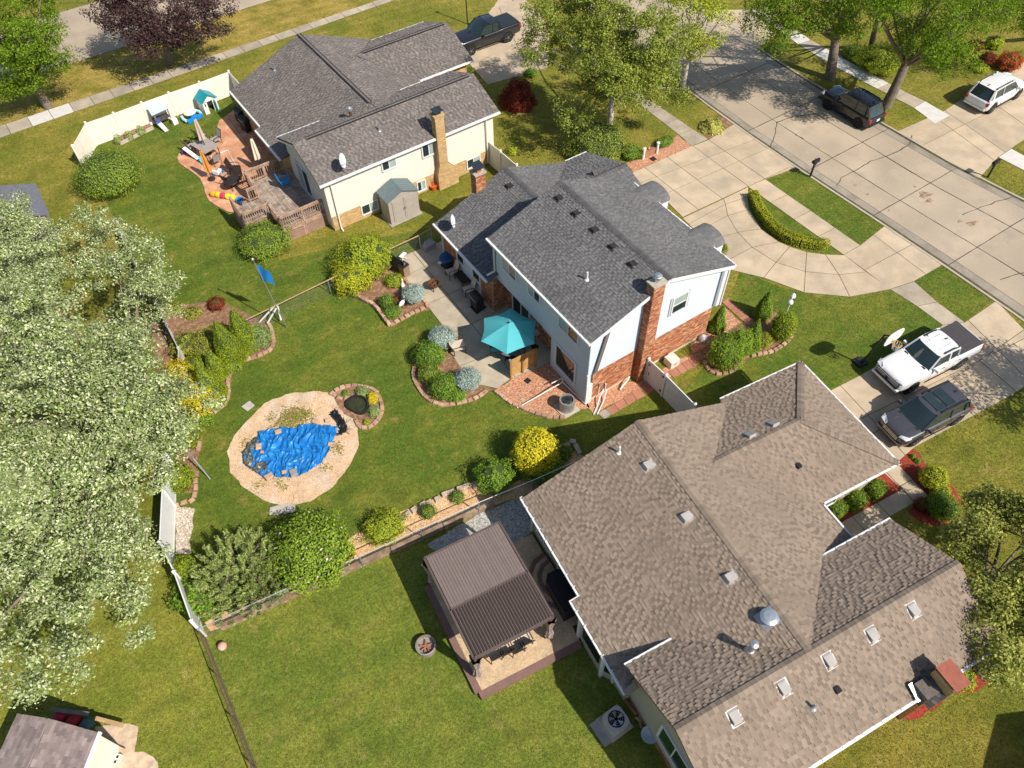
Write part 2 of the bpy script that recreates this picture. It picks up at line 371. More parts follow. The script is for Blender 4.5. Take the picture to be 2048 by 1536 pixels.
for (x, y, a, b) in ((1850, 390, .5, .35), (1858, 402, .35, .2), (1945, 447, .45, .2), (1920, 443, .2, .12), (1710, 371, .12, .1), (1735, 389, .16, .08), (1779, 421, .15, .06), (1830, 374, .12, .08)):
    mb = MB(); mb.prism(blob(G(x, y)[:2], a*.85, b*.85, n=34, jit=.42), .02, .0335); mb.build('stain', STAIN, road)
# pavements along the street
def strip(name, lo, hi, z, mat, step, mats=None):
    LO, HI = gp(lo), gp(hi); d = sum(math.hypot(b[0]-a[0], b[1]-a[1]) for a, b in zip(LO[:-1], LO[1:])); n = max(2, round(d/step)+1)
    a, b = resample(LO, n), resample(HI, n); o = tag(sheet(name, LO+HI[::-1], z-.016, JOINT), kind='structure')
    for k in range(n-1):
        mb = MB(); mb.prism(inset([a[k], a[k+1], b[k+1], b[k]], .018), z-.05, z+random.uniform(-.004, .004)); mb.build('slab', (mats or {}).get(k, mat), o)
    return o
strip('pavement_street_north', [(1120, 75), (1260, 195), (1355, 268), (1383, 293)], [(1145, 72), (1273, 182), (1384, 258), (1416, 279)], .028, WALK, 1.6)
strip('pavement_street_middle', [(1495.7, 373.6), (1687, 510.3)], [(1530, 358.5), (1720, 491.1)], .03, CONC, 2.0)
strip('pavement_street_south', [(1780, 579), (1816, 600), (1885, 651)], [(1828, 563), (1867.6, 600), (1929, 645)], .028, WALK, 1.6)
strip('pavement_far_north', [(1500, 20), (1586, 83), (1672, 135), (1783, 193), (1827, 216)], [(1530, 12), (1606, 71.5), (1695, 122), (1806, 182.5), (1850, 203)], .028, WALK, 1.6, {5: NEWC, 6: NEWC, 7: NEWC, 8: NEWC, 3: NEWC})
tag(pave('pavement_far_patch', gp([(1827, 216), (1850, 203), (1900, 232), (1870, 248)]), [], .033, NEWC), kind='structure')
tag(pave('pavement_far_south', gp([(1996, 315), (2022, 298), (2120, 350), (2100, 368)]), [], .033, NEWC), kind='structure')
# driveways
tag(pave('driveway_far', gp([(1792, 264), (1888, 222), (2013, 140), (2120, 90), (2160, 210), (2048, 280), (1996, 315), (1958, 358)]), [tuple(gp(p)) for p in ([(1827, 300), (2048, 190)], [(1843, 215), (2000, 330)], [(1935, 170), (2090, 280)], [(1905, 232), (2010, 305)])], .03, CONC), kind='structure')
tag(pave('driveway_far_north', gp([(1514, 97), (1552, 69), (1500, 20), (1400, 20), (1430, 60)]), [tuple(gp([(1470, 70), (1530, 45)]))], .03, CONC), kind='structure')
# circular drive of the blue house: main apron
dl = [(185, 390, 580, 700), (365, 325, 755, 620), (540, 235, 940, 525), (650, 185, 1060, 470), (330, 580, 1095, 240), (455, 757, 940, 525), (395, 405, 660, 305)]
apron = gp([(1250, 352), (1384, 293), (1417.5, 280), (1467, 249), (1594, 336), (1530, 358.5), (1495.7, 373.6), (1365, 435), (1330, 400)])
tag(pave('driveway_apron', apron, [tuple(gp([(a, b), (c, d)], 0, z6)) for a, b, c, d in dl], .032, CONC), kind='structure')
# ... and its ring: inner, middle and outer arc
inn = [(940, 528), (932, 600), (945, 690), (1030, 835), (1160, 930), (1240, 965), (1365, 1005), (1500, 1022), (1640, 1027)]
midl = [(757, 615), (770, 655), (787, 738), (860, 860), (965, 970), (1140, 1080), (1355, 1148), (1600, 1170), (1800, 1150)]
out = [(455, 757), (500, 800), (560, 860), (620, 930), (700, 1110), (1050, 1192), (1345, 1300), (1680, 1332), (1985, 1275)]
I_, M_, O_ = gp(inn, 0, z6), gp(midl, 0, z6), gp(out, 0, z6)
ring = tag(sheet('driveway_ring', inset(O_+I_[::-1], .01), .016, JOINT), kind='structure')
for k in range(len(I_)-1):
    for A_, B_ in ((I_, M_), (M_, O_)):
        q = clean([A_[k], A_[k+1], B_[k+1], B_[k]])
        if len(q) > 2 and area(q) > .05:
            mb = MB(); mb.prism(inset(q, .018), -.03, .032+random.uniform(-.004, .004)); mb.build('slab', CONC, ring)
tag(pave('driveway_exit', gp([(1719.9, 491.1), (1770.5, 451), (1885, 530), (1828, 563), (1780, 579), (1687, 510.3)]), [tuple(gp([(1746, 470), (1850, 548)])), tuple(gp([(1735, 537), (1795, 505)]))], .034, CONC), kind='structure')
# drive of the brown house
tag(pave('driveway_south', gp([(1640, 800), (1663, 780), (1722, 750), (1885, 651), (1929, 645), (1992, 602), (2048, 660), (2130, 720), (2048, 775), (2021, 792), (1829, 895), (1795, 925), (1740, 915)]),
         [tuple(gp(p)) for p in ([(1681, 772), (1760, 857)], [(1726, 836), (1960, 721)], [(1760, 740), (1875, 875)], [(1880, 655), (2040, 790)], [(1960, 665), (2060, 765)], [(1990, 700), (2048, 660)])], .03, CONC), kind='structure')
tag(pave('front_walk', gp([(1765, 944), (1794.7, 928), (1857, 993), (1836, 1002), (1786, 1030), (1703, 1079), (1672, 1050), (1803, 979)]), [tuple(gp(p, 0, z8)) for p in ([(920, 510), (1030, 455)], [(700, 665), (830, 800)], [(930, 540), (1060, 680)], [(480, 800), (600, 930)])], .03, CONC), kind='structure')
tag(pave('driveway_north', gp([(985, 15), (1045, -5), (1075, 20), (1100, 60), (1095, 135), (975, 170), (940, 130), (930, 90)]), [tuple(gp([(960, 120), (1100, 60)])), tuple(gp([(940, 90), (1070, 30)])), tuple(gp([(1000, 20), (1060, 145)]))], .03, CONC), kind='structure')
tag(pave('path_north', gp([(985, 18), (1010, -25), (1035, -25), (1022, 8)]), [], .03, CONC), kind='structure')
# --- patio of the blue house
pat = gp([(560, 345), (640, 270), (775, 215), (945, 155), (1010, 300), (1330, 680), (1420, 640), (1520, 740), (1760, 985), (1745, 1085), (1450, 1205), (1345, 1280), (1200, 1250), (1060, 1115), (985, 1000), (1015, 870), (935, 810), (835, 680), (790, 605), (640, 440), (600, 400)], 0, pa)
PATC = M('concrete_patio', (.44, .37, .275), rough=.85, var=.14, vs=1.1, island=.06, c2=(.37, .315, .24), mixs=.8, fine=.07)
tag(pave('patio', pat, [tuple(gp(p, 0, pa)) for p in ([(670, 415), (925, 300)], [(815, 640), (1080, 520)], [(1030, 850), (1330, 700)], [(1150, 790), (1330, 1010)], [(1060, 1110), (1290, 1020)])], .034, PATC), kind='structure')
# ================================================================== houses
def tile(mb, poly, ex, tw, th, gap=0.0, tilt=True, seed=1, up=None, keep=None, thj=.45, stag=True, alt=None):
    """cover a convex 3d polygon (ccw seen from outside) with shingles, lap siding, bricks or boards"""
    R_ = random.Random(seed); P_ = [Vector(p) for p in poly]; n = Vector((0, 0, 0))
    for i in range(len(P_)): n += (P_[i]-P_[0]).cross(P_[(i+1) % len(P_)]-P_[0])
    n.normalize(); zz = Vector(up) if up else Vector((0, 0, 1)); u = (zz-n*n.dot(zz)).normalized(); r = u.cross(n)
    o = P_[0]; q = [((p-o).dot(r), (p-o).dot(u)) for p in P_]
    b0, b1 = min(y for _, y in q), max(y for _, y in q)
    def span(y):
        xs = []
        for i in range(len(q)):
            (xa, ya), (xb, yb) = q[i], q[(i+1) % len(q)]
            if (ya-y)*(yb-y) <= 0 and abs(yb-ya) > 1e-9: xs.append(xa+(xb-xa)*(y-ya)/(yb-ya))
        return (min(xs), max(xs)) if len(xs) > 1 else None
    y = b0; row = 0; ai = 0
    while y < b1-.01:
        y1 = min(y+ex, b1); s0, s1 = span(y+1e-4), span(y1-1e-4)
        if s0 and s1:
            lo, hi = min(s0[0], s1[0]), max(s0[1], s1[1])
            x = lo-(R_.uniform(0, tw[1]) if (stag and tw) else 0) if tw else lo
            if tw and not stag: x = lo-(tw[0]/2 if row % 2 else 0)
            while x < hi-.005:
                e = x+(R_.uniform(*tw) if tw else hi-lo+1)
                c = [min(max(x, s0[0]), s0[1]), min(max(e, s0[0]), s0[1]), min(max(e, s1[0]), s1[1]), min(max(x, s1[0]), s1[1])]
                if max(c[1]-c[0], c[2]-c[3]) > .03:
                    g = gap/2; t0 = th*R_.uniform(1-thj, 1+thj); ai += 1; low = alt is not None and (ai % 2 == 0) and R_.random() < .85; t0 = t0*.3 if low else t0; t1 = t0*.12 if tilt else t0
                    if c[1]-c[0] > gap: c[0] += g; c[1] -= g
                    if c[2]-c[3] > gap: c[3] += g; c[2] -= g
                    pb = [o+r*c[0]+u*(y+g), o+r*c[1]+u*(y+g), o+r*c[2]+u*(y1-g), o+r*c[3]+u*(y1-g)]
                    vs = pb+[pb[0]+n*t0, pb[1]+n*t0, pb[2]+n*t1, pb[3]+n*t1]
                    fs = [(4, 5, 6, 7), (0, 1, 5, 4), (1, 2, 6, 5), (3, 0, 4, 7)]
                    if not tilt: fs.append((2, 3, 7, 6))
                    if low: alt.add(vs, fs)
                    elif keep is None: mb.add(vs, fs)
                    else: keep.append((vs, fs))
                x = e
        y = y1; row += 1
def caps(mb, p, q, wd, dz, step=.21, lift=.02):
    p, q = Vector(p), Vector(q); d = q-p; n = max(1, int(d.length/step)); d.normalize(); r = d.cross(Vector((0, 0, 1))).normalized()
    for i in range(n):
        a, b = p+(q-p)*(i/n), p+(q-p)*((i+1.12)/n); l0, l1 = lift+.014, lift
        vs = [a+r*wd+Vector((0, 0, l0-dz)), a+Vector((0, 0, l0)), a-r*wd+Vector((0, 0, l0-dz)), b+r*wd+Vector((0, 0, l1-dz)), b+Vector((0, 0, l1)), b-r*wd+Vector((0, 0, l1-dz))]
        mb.add(vs, [(0, 3, 4, 1), (1, 4, 5, 2)])
WHITE = M('white_trim', (.68, .68, .67), rough=.45, var=.04, vs=3)
CREAM = M('cream_vinyl', (.72, .68, .585), rough=.5, var=.05, vs=2)
GLASS = M('window_glass', (.018, .03, .034), rough=.04, var=.2, vs=.6, spec=.8)
BLIND = M('window_blind', (.32, .38, .36), rough=.25, var=.1, spec=.6)
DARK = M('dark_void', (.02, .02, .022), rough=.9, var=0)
BLACKP = M('black_plastic', (.022, .021, .022), rough=.45, var=.1, vs=6)
GREYM = M('grey_metal', (.42, .43, .44), rough=.4, metal=.7, var=.1, vs=6)
GALV = M('galvanised', (.55, .57, .58), rough=.38, metal=.8, var=.12, vs=8)
RUST = M('rusty_metal', (.13, .06, .03), rough=.7, metal=.3, var=.35, vs=6)
STONECAP = M('chimney_cap_stone', (.38, .34, .28), rough=.9, var=.2, vs=6)
MORTAR = M('mortar', (.40, .34, .28), rough=.95, var=.1)
BRICKR = M('brick_red', (.33, .105, .05), rough=.85, var=.12, vs=4, island=.38, isl_c2=(.46, .24, .13), bump=.3, bs=80)
BRICKT = M('brick_tan', (.46, .30, .135), rough=.85, var=.1, vs=4, island=.16, isl_c2=(.52, .36, .18), bump=.3, bs=80)
def win(par, ax, val, a0, a1, z0, z1, sg, bars=1, fr=.075, mat=None, pane=GLASS, name='window', horiz=False, second=None):
    mat = mat or WHITE
    def B_(mb, x0, x1, y0, y1, d0, d1):
        if ax == 'u': mb.b2((val+sg*d0, x0, y0), (val+sg*d1, x1, y1))
        else: mb.b2((x0, val+sg*d0, y0), (x1, val+sg*d1, y1))
    mb = MB(); B_(mb, a0-fr, a0, z0-fr, z1+fr, -.02, .08); B_(mb, a1, a1+fr, z0-fr, z1+fr, -.02, .08); B_(mb, a0, a1, z1, z1+fr, -.02, .078); B_(mb, a0, a1, z0-fr, z0, -.02, .095)
    w_ = mb.build(name, mat, par)
    n = bars+1
    for i in range(n):
        mb = MB()
        if horiz:
            h = (z1-z0)/n; B_(mb, a0, a1, z0+i*h+.012, z0+(i+1)*h-.012, 0, .042+.008*i)
        else:
            h = (a1-a0)/n; B_(mb, a0+i*h+.012, a0+(i+1)*h-.012, z0, z1, 0, .042+.008*i)
        mb.build('pane', second if (second and i) else pane, w_)
    for i in range(bars):
        mb = MB()
        if horiz: h = (z1-z0)/n; B_(mb, a0, a1, z0+(i+1)*h-.025, z0+(i+1)*h+.025, 0, .065)
        else: h = (a1-a0)/n; B_(mb, a0+(i+1)*h-.025, a0+(i+1)*h+.025, z0, z1, 0, .065)
        mb.build('sash_bar', mat, w_)
    return w_
def wallpoly(mb, pts, th=.12): mb.slabpoly(pts, th)
def vent_box(par, p, dz, ax, mat, nm='roof_vent', s=.36):
    """slanted louvre vent; p local point on the roof, dz rise per metre towards ax (unit xy)"""
    x, y = ax; rt = (-y, x); h = s*.5
    def pt(a, b, z): return (p[0]+x*a+rt[0]*b, p[1]+y*a+rt[1]*b, p[2]+dz*a+z)
    mb = MB(); vs = [pt(-h, -h*.75, .02), pt(h, -h*.75, .02), pt(h, h*.75, .02), pt(-h, h*.75, .02), pt(-h*.8, -h*.75, .20), pt(h*.7, -h*.75, .07), pt(h*.7, h*.75, .07), pt(-h*.8, h*.75, .20)]
    mb.add(vs, [(4, 5, 6, 7), (0, 1, 5, 4), (2, 3, 7, 6), (3, 0, 4, 7), (1, 2, 6, 5)])
    mb.add([pt(-h*1.25, -h*1.1, .012), pt(h*1.2, -h*1.1, .012), pt(h*1.2, h*1.1, .012), pt(-h*1.25, h*1.1, .012)], [(0, 1, 2, 3)])
    return mb.build(nm, mat, par)
def dish(name, label, loc, rz, tilt, s=.42, par_z=0):
    e = empty(name, loc, rz, label, 'satellite dish')
    mb = MB(); prof = []; n = 20; vs = [(0, 0, -.09)]; fs = []
    for k in range(1, 5):
        r = s*k/4
        for i in range(n):
            a = 2*math.pi*i/n; vs.append((r*math.cos(a), r*1.15*math.sin(a), -.09+.09*(k/4)**2))
    for i in range(n): fs.append((0, 1+i, 1+(i+1) % n))
    for k in range(3):
        for i in range(n): a = 1+k*n; fs.append((a+i, a+n+i, a+n+(i+1) % n, a+(i+1) % n))
    Rm = Matrix.Rotation(tilt, 3, 'Y'); c = Vector((0, 0, .75))
    mb.add([Rm @ Vector(v)+c for v in vs], fs); mb.build('reflector', M('dish_grey', (.62, .63, .66), rough=.4, var=.05), e, smooth=True)
    mb = MB(); mb.tube((0, 0, 0), (-.05, 0, .7), .025); mb.tube((-.05, 0, .2), (.35, .25, 0), .015); mb.tube((-.05, 0, .2), (.35, -.25, 0), .015); mb.build('mast', GALV, e)
    mb = MB(); f = Rm @ Vector((0, -.15, .62))+c; mb.tube(Rm @ Vector((0, -s*1.05, 0))+c, f, .016); mb.box(f, (.08, .22, .09)); mb.build('feed_arm', GALV, e)
    return e
def pipe_vent(par, p, h=.42, r=.045, mat=None, nm='vent_pipe'):
    mb = MB(); mb.tube(p, (p[0], p[1], p[2]+h), r, r, 10); mb.lathe([(r*3, 0), (r*1.4, .06), (r*1.2, .1)], (p[0], p[1], p[2]), 10); return mb.build(nm, mat or WHITE, par, smooth=False)
# ------------------------------------------------------------------ blue two-storey house
RB = M('shingle_grey', (.128, .126, .127), rough=.9, var=.12, vs=.6, island=.15, isl_c2=(.152, .148, .147), bump=.25, bs=90)
RBD = M('shingle_grey_dark', (.104, .102, .103), rough=.9, var=.12, vs=.6, island=.15, bump=.25, bs=90)  # lower tabs: darker granules, with their shade put into the colour
RBC = M('shingle_grey_cap', (.088, .086, .088), rough=.9, var=.12, vs=.8, island=.16)
SIDB = M('siding_pale_blue', (.53, .58, .63), rough=.5, var=.03, vs=1.5)
bh = empty('house', (13.72, 19.11, 0), .108, 'two-storey pale blue house with dark grey shingle roof and brick lower walls', 'house')
W_, L_, ZE, ZR = 9.16, 8.85, 5.28, 6.90
rf = MB()
planesB = [[(0, 0, ZE), (W_/2, 0, ZR), (W_/2, L_, ZR), (0, L_, ZE)], [(W_, 0, ZE), (W_, L_, ZE), (W_/2, L_, ZR), (W_/2, 0, ZR)]]
wz, wr, wu = 2.62, 4.40, 4.65
def wf(u): return wr-(u-wu)*.36
planesB += [[(-.35, 8.55, wz), (-.35, 14.25, wz), (wu, 14.25, wr), (wu, 8.55, wr)][::-1],
            [(wu, 10.8, wr), (5.62, 10.8, wf(5.62)), (9.4, 14.4, wf(9.4)), (wu, 14.25, wr)], [(wu, 8.5, wr), (8.0, 8.5, wf(8.0)), (5.62, 10.8, wf(5.62)), (wu, 10.8, wr)],
            [(11.05, 14.5, 2.69), (9.35, 14.5, 2.69), (5.62, 10.8, 4.05), (11.05, 10.8, 4.05)], [(8.0, 8.5, 3.2), (11.05, 8.5, 3.2), (11.05, 10.8, 4.05), (5.62, 10.8, 4.05)]]
for p in planesB: rf.slabpoly(p, .10)
roofB = rf.build('roof', M('roof_deck_dark', (.06, .058, .058), rough=.95, var=.1), bh)
sh = MB(); shd = MB()
for i, p in enumerate(planesB): tile(sh, p, .14, (.09, .20), .028, seed=10+i, alt=shd)
o = sh.build('shingles', RB, roofB); o['kind'] = 'stuff'; o = shd.build('shingle_gaps', RBD, roofB); o['kind'] = 'stuff'
def ridge(par, mat, *segs):
    for (p, q, wd, dz, lf) in segs: c_ = MB(); caps(c_, p, q, wd, dz, lift=lf); c_.build('ridge_cap', mat, par)
ridge(roofB, RBC, ((W_/2, -.02, ZR), (W_/2, L_, ZR), .17, .06, .03), ((wu, 8.6, wr), (wu, 14.25, wr), .17, .06, .03), ((5.62, 10.8, 4.05), (11.05, 10.8, 4.05), .17, .06, .03))
tr = MB()                                                    # fascia, gutters
tr.beam((-.06, -.03, ZE-.06), (-.06, L_+.03, ZE-.06), .12, .12); tr.beam((W_+.05, -.03, ZE-.07), (W_+.05, 8.0, ZE-.07), .10, .10)
for v, dz in ((-.025, .12), (L_-.06, .16)):
    tr.beam((0, v, ZE-dz), (W_/2, v, ZR-dz), .04, .2); tr.beam((W_, v, ZE-dz), (W_/2, v, ZR-dz), .04, .2)
tr.beam((-.41, 8.5, wz-.06), (-.41, 14.3, wz-.06), .12, .12); tr.beam((9.4, 14.56, 2.62), (11.08, 14.56, 2.62), .12, .12)
tr.beam((11.0, 14.5, 2.53), (11.0, 10.8, 3.88), .04, .18); tr.beam((11.0, 8.6, 3.05), (11.0, 10.8, 3.88), .04, .18); tr.beam((-.35, 14.2, wz-.17), (wu, 14.2, wr-.17), .04, .18)
tr.build('fascia', WHITE, bh)
# walls
wb = MB()
wb.b2((.42, .36, 0), (8.55, 3.4, 5.0)); wb.b2((.9, 3.4, 0), (8.55, 8.5, 5.0))                        # inner mass of the main block (lower storey and core)
wb.b2((.06, 8.56, 0), (10.7, 14.0, 2.55))
wb.build('wall_core', M('core_blue', (.5, .53, .56), var=.03), bh)
sb = MB()
SID = [None, None]
def sidwall(pts, seed):
    sb_ = MB(); tile(sb_, pts, .125, None, .022, seed=seed, thj=.05); sb_.build('siding', SID[1], SID[0])
SID[:] = [bh, SIDB]
sidwall([(.3, 8.55, 2.45), (.3, .3, 2.45), (.3, .3, 5.24), (.3, 8.55, 5.24)], 1)                   # rear upper (faces -u)
sidwall([(.3, 3.4, 0.05), (.3, .3, 0.05), (.3, .3, 2.45), (.3, 3.4, 2.45)], 2)
sidwall([(.3, .3, 2.3), (8.98, .3, 2.3), (8.98, .3, 5.35), (W_/2, .3, 6.82), (.3, .3, 5.3)], 3)      # south gable
sidwall([(8.98, .3, 2.3), (8.98, 8.55, 2.3), (8.98, 8.55, 5.3), (8.98, .3, 5.3)], 4)
sidwall([(8.98, 8.55, 2.5), (.3, 8.55, 2.5), (.3, 8.55, 5.3), (W_/2, 8.55, 6.82), (8.98, 8.55, 5.35)], 5)
sidwall([(0, 12.42, .3), (0, 9.8, .3), (0, 9.8, 2.55), (0, 12.42, 2.55)], 6)
sidwall([(10.72, 14.02, .1), (0, 14.02, .1), (0, 14.02, 2.6), (4.65, 14.02, 4.15), (9.3, 14.02, 2.5), (10.72, 14.02, 2.5)], 7)
mp = MB()
mp.b2((.33, .33, 2.40), (8.9, 8.5, 5.2)); mp.b2((.33, .33, 0), (.45, 3.4, 2.45)); mp.slabpoly([(.34, .34, 5.1), (8.9, .34, 5.1), (W_/2, .34, 6.75)], .2); mp.slabpoly([(8.9, 8.5, 5.1), (.34, 8.5, 5.1), (W_/2, 8.5, 6.75)], .2)
mp.b2((.03, 9.8, 0), (.2, 12.42, 2.5)); mp.b2((10.0, 8.6, 0), (10.7, 14.0, 2.5)); mp.slabpoly([(9.2, 13.9, 2.5), (.1, 13.9, 2.5), (4.65, 13.9, 4.1)], .15)
mp.slabpoly([(10.72, 8.6, 2.6), (10.72, 13.9, 2.6), (10.72, 10.8, 3.8)], .1)
mp.build('wall', SIDB, bh)
# brickwork: panels of single bricks over mortar
bk = MB(); mo = MB()
def brickwall(pts, seed, off=.006):
    tile(bk, pts, .076, (.20, .212), .012, gap=.011, tilt=False, seed=seed, thj=.25, stag=False); mo.slabpoly(pts, .03)
brickwall([(.6, .27, .25), (8.6, .27, .25), (8.6, .27, 2.3), (.6, .27, 2.3)], 1)
brickwall([(8.62, .27, .05), (8.62, 8.5, .05), (8.62, 8.5, 2.3), (8.62, .27, 2.3)], 2)
brickwall([(.85, 8.5, .05), (.85, 3.4, .05), (.85, 3.4, 2.42), (.85, 8.5, 2.42)], 3)
brickwall([(-.04, 9.8, .05), (-.04, 8.52, .05), (-.04, 8.52, 2.5), (-.04, 9.8, 2.5)], 4); brickwall([(-.04, 13.98, .05), (-.04, 12.42, .05), (-.04, 12.42, 2.55), (-.04, 13.98, 2.55)], 5)
brickwall([(-.04, 8.49, .05), (.86, 8.49, .05), (.86, 8.49, 2.45), (-.04, 8.49, 2.45)], 6)
bo = bk.build('bricks', BRICKR, bh); bo['kind'] = 'stuff'; mo.build('mortar', MORTAR, bh)
mb = MB(); mb.b2((.62, .30, 0), (8.5, .4, .25)); mb.build('foundation', M('foundation_cream', (.58, .50, .36), var=.2, vs=4), bh)
# corner trims, mansard strip on the gable, downspouts
mb = MB(); mb.b2((.24, .22, 0), (.62, .33, 1.55)); mb.b2((.24, .24, 1.5), (.40, .33, 2.35)); mb.b2((8.82, .22, 2.25), (9.06, .34, 5.2)); mb.b2((8.9, .34, 2.25), (9.06, .5, 5.2)); mb.tube((9.2, .12, 5.1), (9.1, .2, 4.8), .045); mb.beam((9.1, .2, 4.8), (9.1, .2, 2.25), .09, .07); mb.build('corner_trim', WHITE, bh)
mb = MB(); mb.b2((8.6, .20, 2.4), (8.80, .30, 5.0)); mb.build('wall_strip', M('grey_blue_strip', (.28, .31, .36), var=.05), bh)  # plain grey-blue upright strip near the front corner
mb = MB(); mb.add([(1.18, .16, 5.45), (1.40, .16, 5.45), (.78, .16, 2.42), (.55, .16, 2.42), (1.18, .31, 5.45), (1.40, .31, 5.45), (.78, .31, 2.42), (.55, .31, 2.42)], [(3, 2, 1, 0), (0, 4, 7, 3), (1, 2, 6, 5), (0, 1, 5, 4)]); mb.build('mansard_strip', RB, bh)
mb = MB(); mb.beam((1.44, .22, 5.45), (.82, .22, 2.42), .05, .14); mb.build('mansard_trim', WHITE, bh)
mb = MB(); mb.beam((-.40, 13.9, 2.5), (-.10, 13.9, 2.3), .08); mb.beam((-.10, 13.9, 2.3), (-.10, 13.9, .1), .08); mb.beam((.05, 8.62, 4.9), (.22, 8.62, 4.7), .08, .08); mb.beam((.22, 8.64, 4.9), (.22, 8.64, 2.95), .08); mb.beam((.22, 8.62, 2.95), (-.25, 8.72, 2.8), .08); mb.build('downspout', WHITE, bh)
# soffit roof over the bump-out
mb = MB(); mb.slabpoly([(.32, 8.36, 2.95), (.32, 8.56, 2.95), (-.38, 8.56, 2.6), (-.38, 8.36, 2.6)], .06); mb.build('return_roof', RB, bh)
# chimney on the south gable
ch = MB(); ch.b2((3.44, -.16, 0), (4.10, .3, 7.05)); ch.build('chimney_core', MORTAR, bh)
bk = MB()
tile(bk, [(3.42, -.18, .05), (4.12, -.18, .05), (4.12, -.18, 7.05), (3.42, -.18, 7.05)], .076, (.2, .21), .012, .011, False, 21, thj=.25, stag=False)
tile(bk, [(3.42, .32, .05), (3.42, -.18, .05), (3.42, -.18, 7.05), (3.42, .32, 7.05)], .076, (.2, .21), .012, .011, False, 22, thj=.25, stag=False)
tile(bk, [(4.12, -.18, .05), (4.12, .32, .05), (4.12, .32, 7.05), (4.12, -.18, 7.05)], .076, (.2, .21), .012, .011, False, 23, thj=.25, stag=False)
tile(bk, [(4.12, .32, 5.9), (3.42, .32, 5.9), (3.42, .32, 7.05), (4.12, .32, 7.05)], .076, (.2, .21), .012, .011, False, 24, thj=.25, stag=False)
o = bk.build('chimney', BRICKR, bh); o['kind'] = 'stuff'
mb = MB(); mb.b2((3.36, -.24, 7.05), (4.18, .36, 7.15)); mb.build('chimney_crown', STONECAP, o)
mb = MB(); mb.lathe([(.13, 0), (.13, .22), (.21, .22), (.21, .34), (.17, .36), (.17, .40), (.05, .44)], (3.77, .07, 7.15), 16); mb.build('flue_cap', GALV, o, smooth=False)
# brick chimney with a rain hood on the north rake of the wing
ch = MB(); ch.b2((2.52, 14.02, 0), (3.14, 14.55, 4.85)); ch.build('chimney_core', MORTAR, bh)
bk = MB()
for i, q in enumerate(([(2.5, 14.0, 2.4), (3.16, 14.0, 2.4), (3.16, 14.0, 4.85), (2.5, 14.0, 4.85)], [(2.5, 14.57, .1), (2.5, 14.0, .1), (2.5, 14.0, 4.85), (2.5, 14.57, 4.85)], [(3.16, 14.0, .1), (3.16, 14.57, .1), (3.16, 14.57, 4.85), (3.16, 14.0, 4.85)], [(3.16, 14.57, .1), (2.5, 14.57, .1), (2.5, 14.57, 4.85), (3.16, 14.57, 4.85)])):
    tile(bk, q, .076, (.2, .21), .012, .011, False, 31+i, thj=.25, stag=False)
o = bk.build('chimney', BRICKR, bh); o['kind'] = 'stuff'
mb = MB(); mb.b2((2.44, 13.94, 4.85), (3.22, 14.63, 4.93)); mb.build('chimney_crown', STONECAP, o)
mb = MB(); mb.b2((2.68, 14.13, 4.93), (2.98, 14.43, 5.2)); mb.build('flue', M('clay_flue', (.42, .13, .05), var=.15), o)
mb = MB(); mb.add([(2.5, 13.95, 5.26), (3.16, 13.95, 5.26), (3.16, 14.62, 5.36), (2.5, 14.62, 5.36)], [(0, 1, 2, 3)]); mb.beam((2.7, 14.15, 5.1), (2.7, 14.15, 5.3), .03); mb.beam((2.96, 14.41, 5.1), (2.96, 14.41, 5.34), .03); mb.slabpoly([(2.5, 13.95, 5.28), (3.16, 13.95, 5.28), (3.16, 14.62, 5.38), (2.5, 14.62, 5.38)], .015); mb.build('rain_hood', M('hood_dark', (.05, .06, .075), rough=.35, metal=.5), o)
mb = MB(); mb.b2((2.46, 13.96, 3.30), (3.2, 14.05, 3.62)); mb.build('flashing', BLACKP, o)
# front barrel roofs
for vc in (6.75, 2.45):
    n_ = 18; R0 = .88; mb = MB(); vs = []; fs = []
    for k, (u_, rr) in enumerate(((7.2, R0), (9.98, R0), (9.98, R0-.07), (7.2, R0-.07))):
        for i in range(n_+1):
            a = math.pi*i/n_; vs.append((u_, vc+rr*math.cos(a), 5.1+.46*rr/R0*math.sin(a)))
    for k in range(3):
        for i in range(n_): fs.append((k*(n_+1)+i, (k+1)*(n_+1)+i, (k+1)*(n_+1)+i+1, k*(n_+1)+i+1))
    mb.add(vs, fs); br = mb.build('barrel_roof', RBC, bh)
    sm = MB()
    for i in range(n_):
        a0, a1 = math.pi*i/n_, math.pi*(i+1)/n_
        p = [(8.3, vc+R0*math.cos(a), 5.1+.46*math.sin(a)) for a in (a0, a1)]; q = [(10.0, vc+R0*math.cos(a), 5.1+.46*math.sin(a)) for a in (a0, a1)]
        sl = [p[0], p[1], q[1], q[0]]
        tile(sm, sl, .3, (.14, .3), .016, seed=50+i)
    o = sm.build('shingles', RB, br); o['kind'] = 'stuff'
    mb = MB(); mb.add([(9.93, vc+.8*math.cos(math.pi*i/n_), 5.06+.40*math.sin(math.pi*i/n_)) for i in range(n_+1)], [tuple(range(n_+1))]); mb.b2((8.98, vc-.84, 4.4), (9.93, vc+.84, 5.08)); mb.build('fascia', WHITE, br)
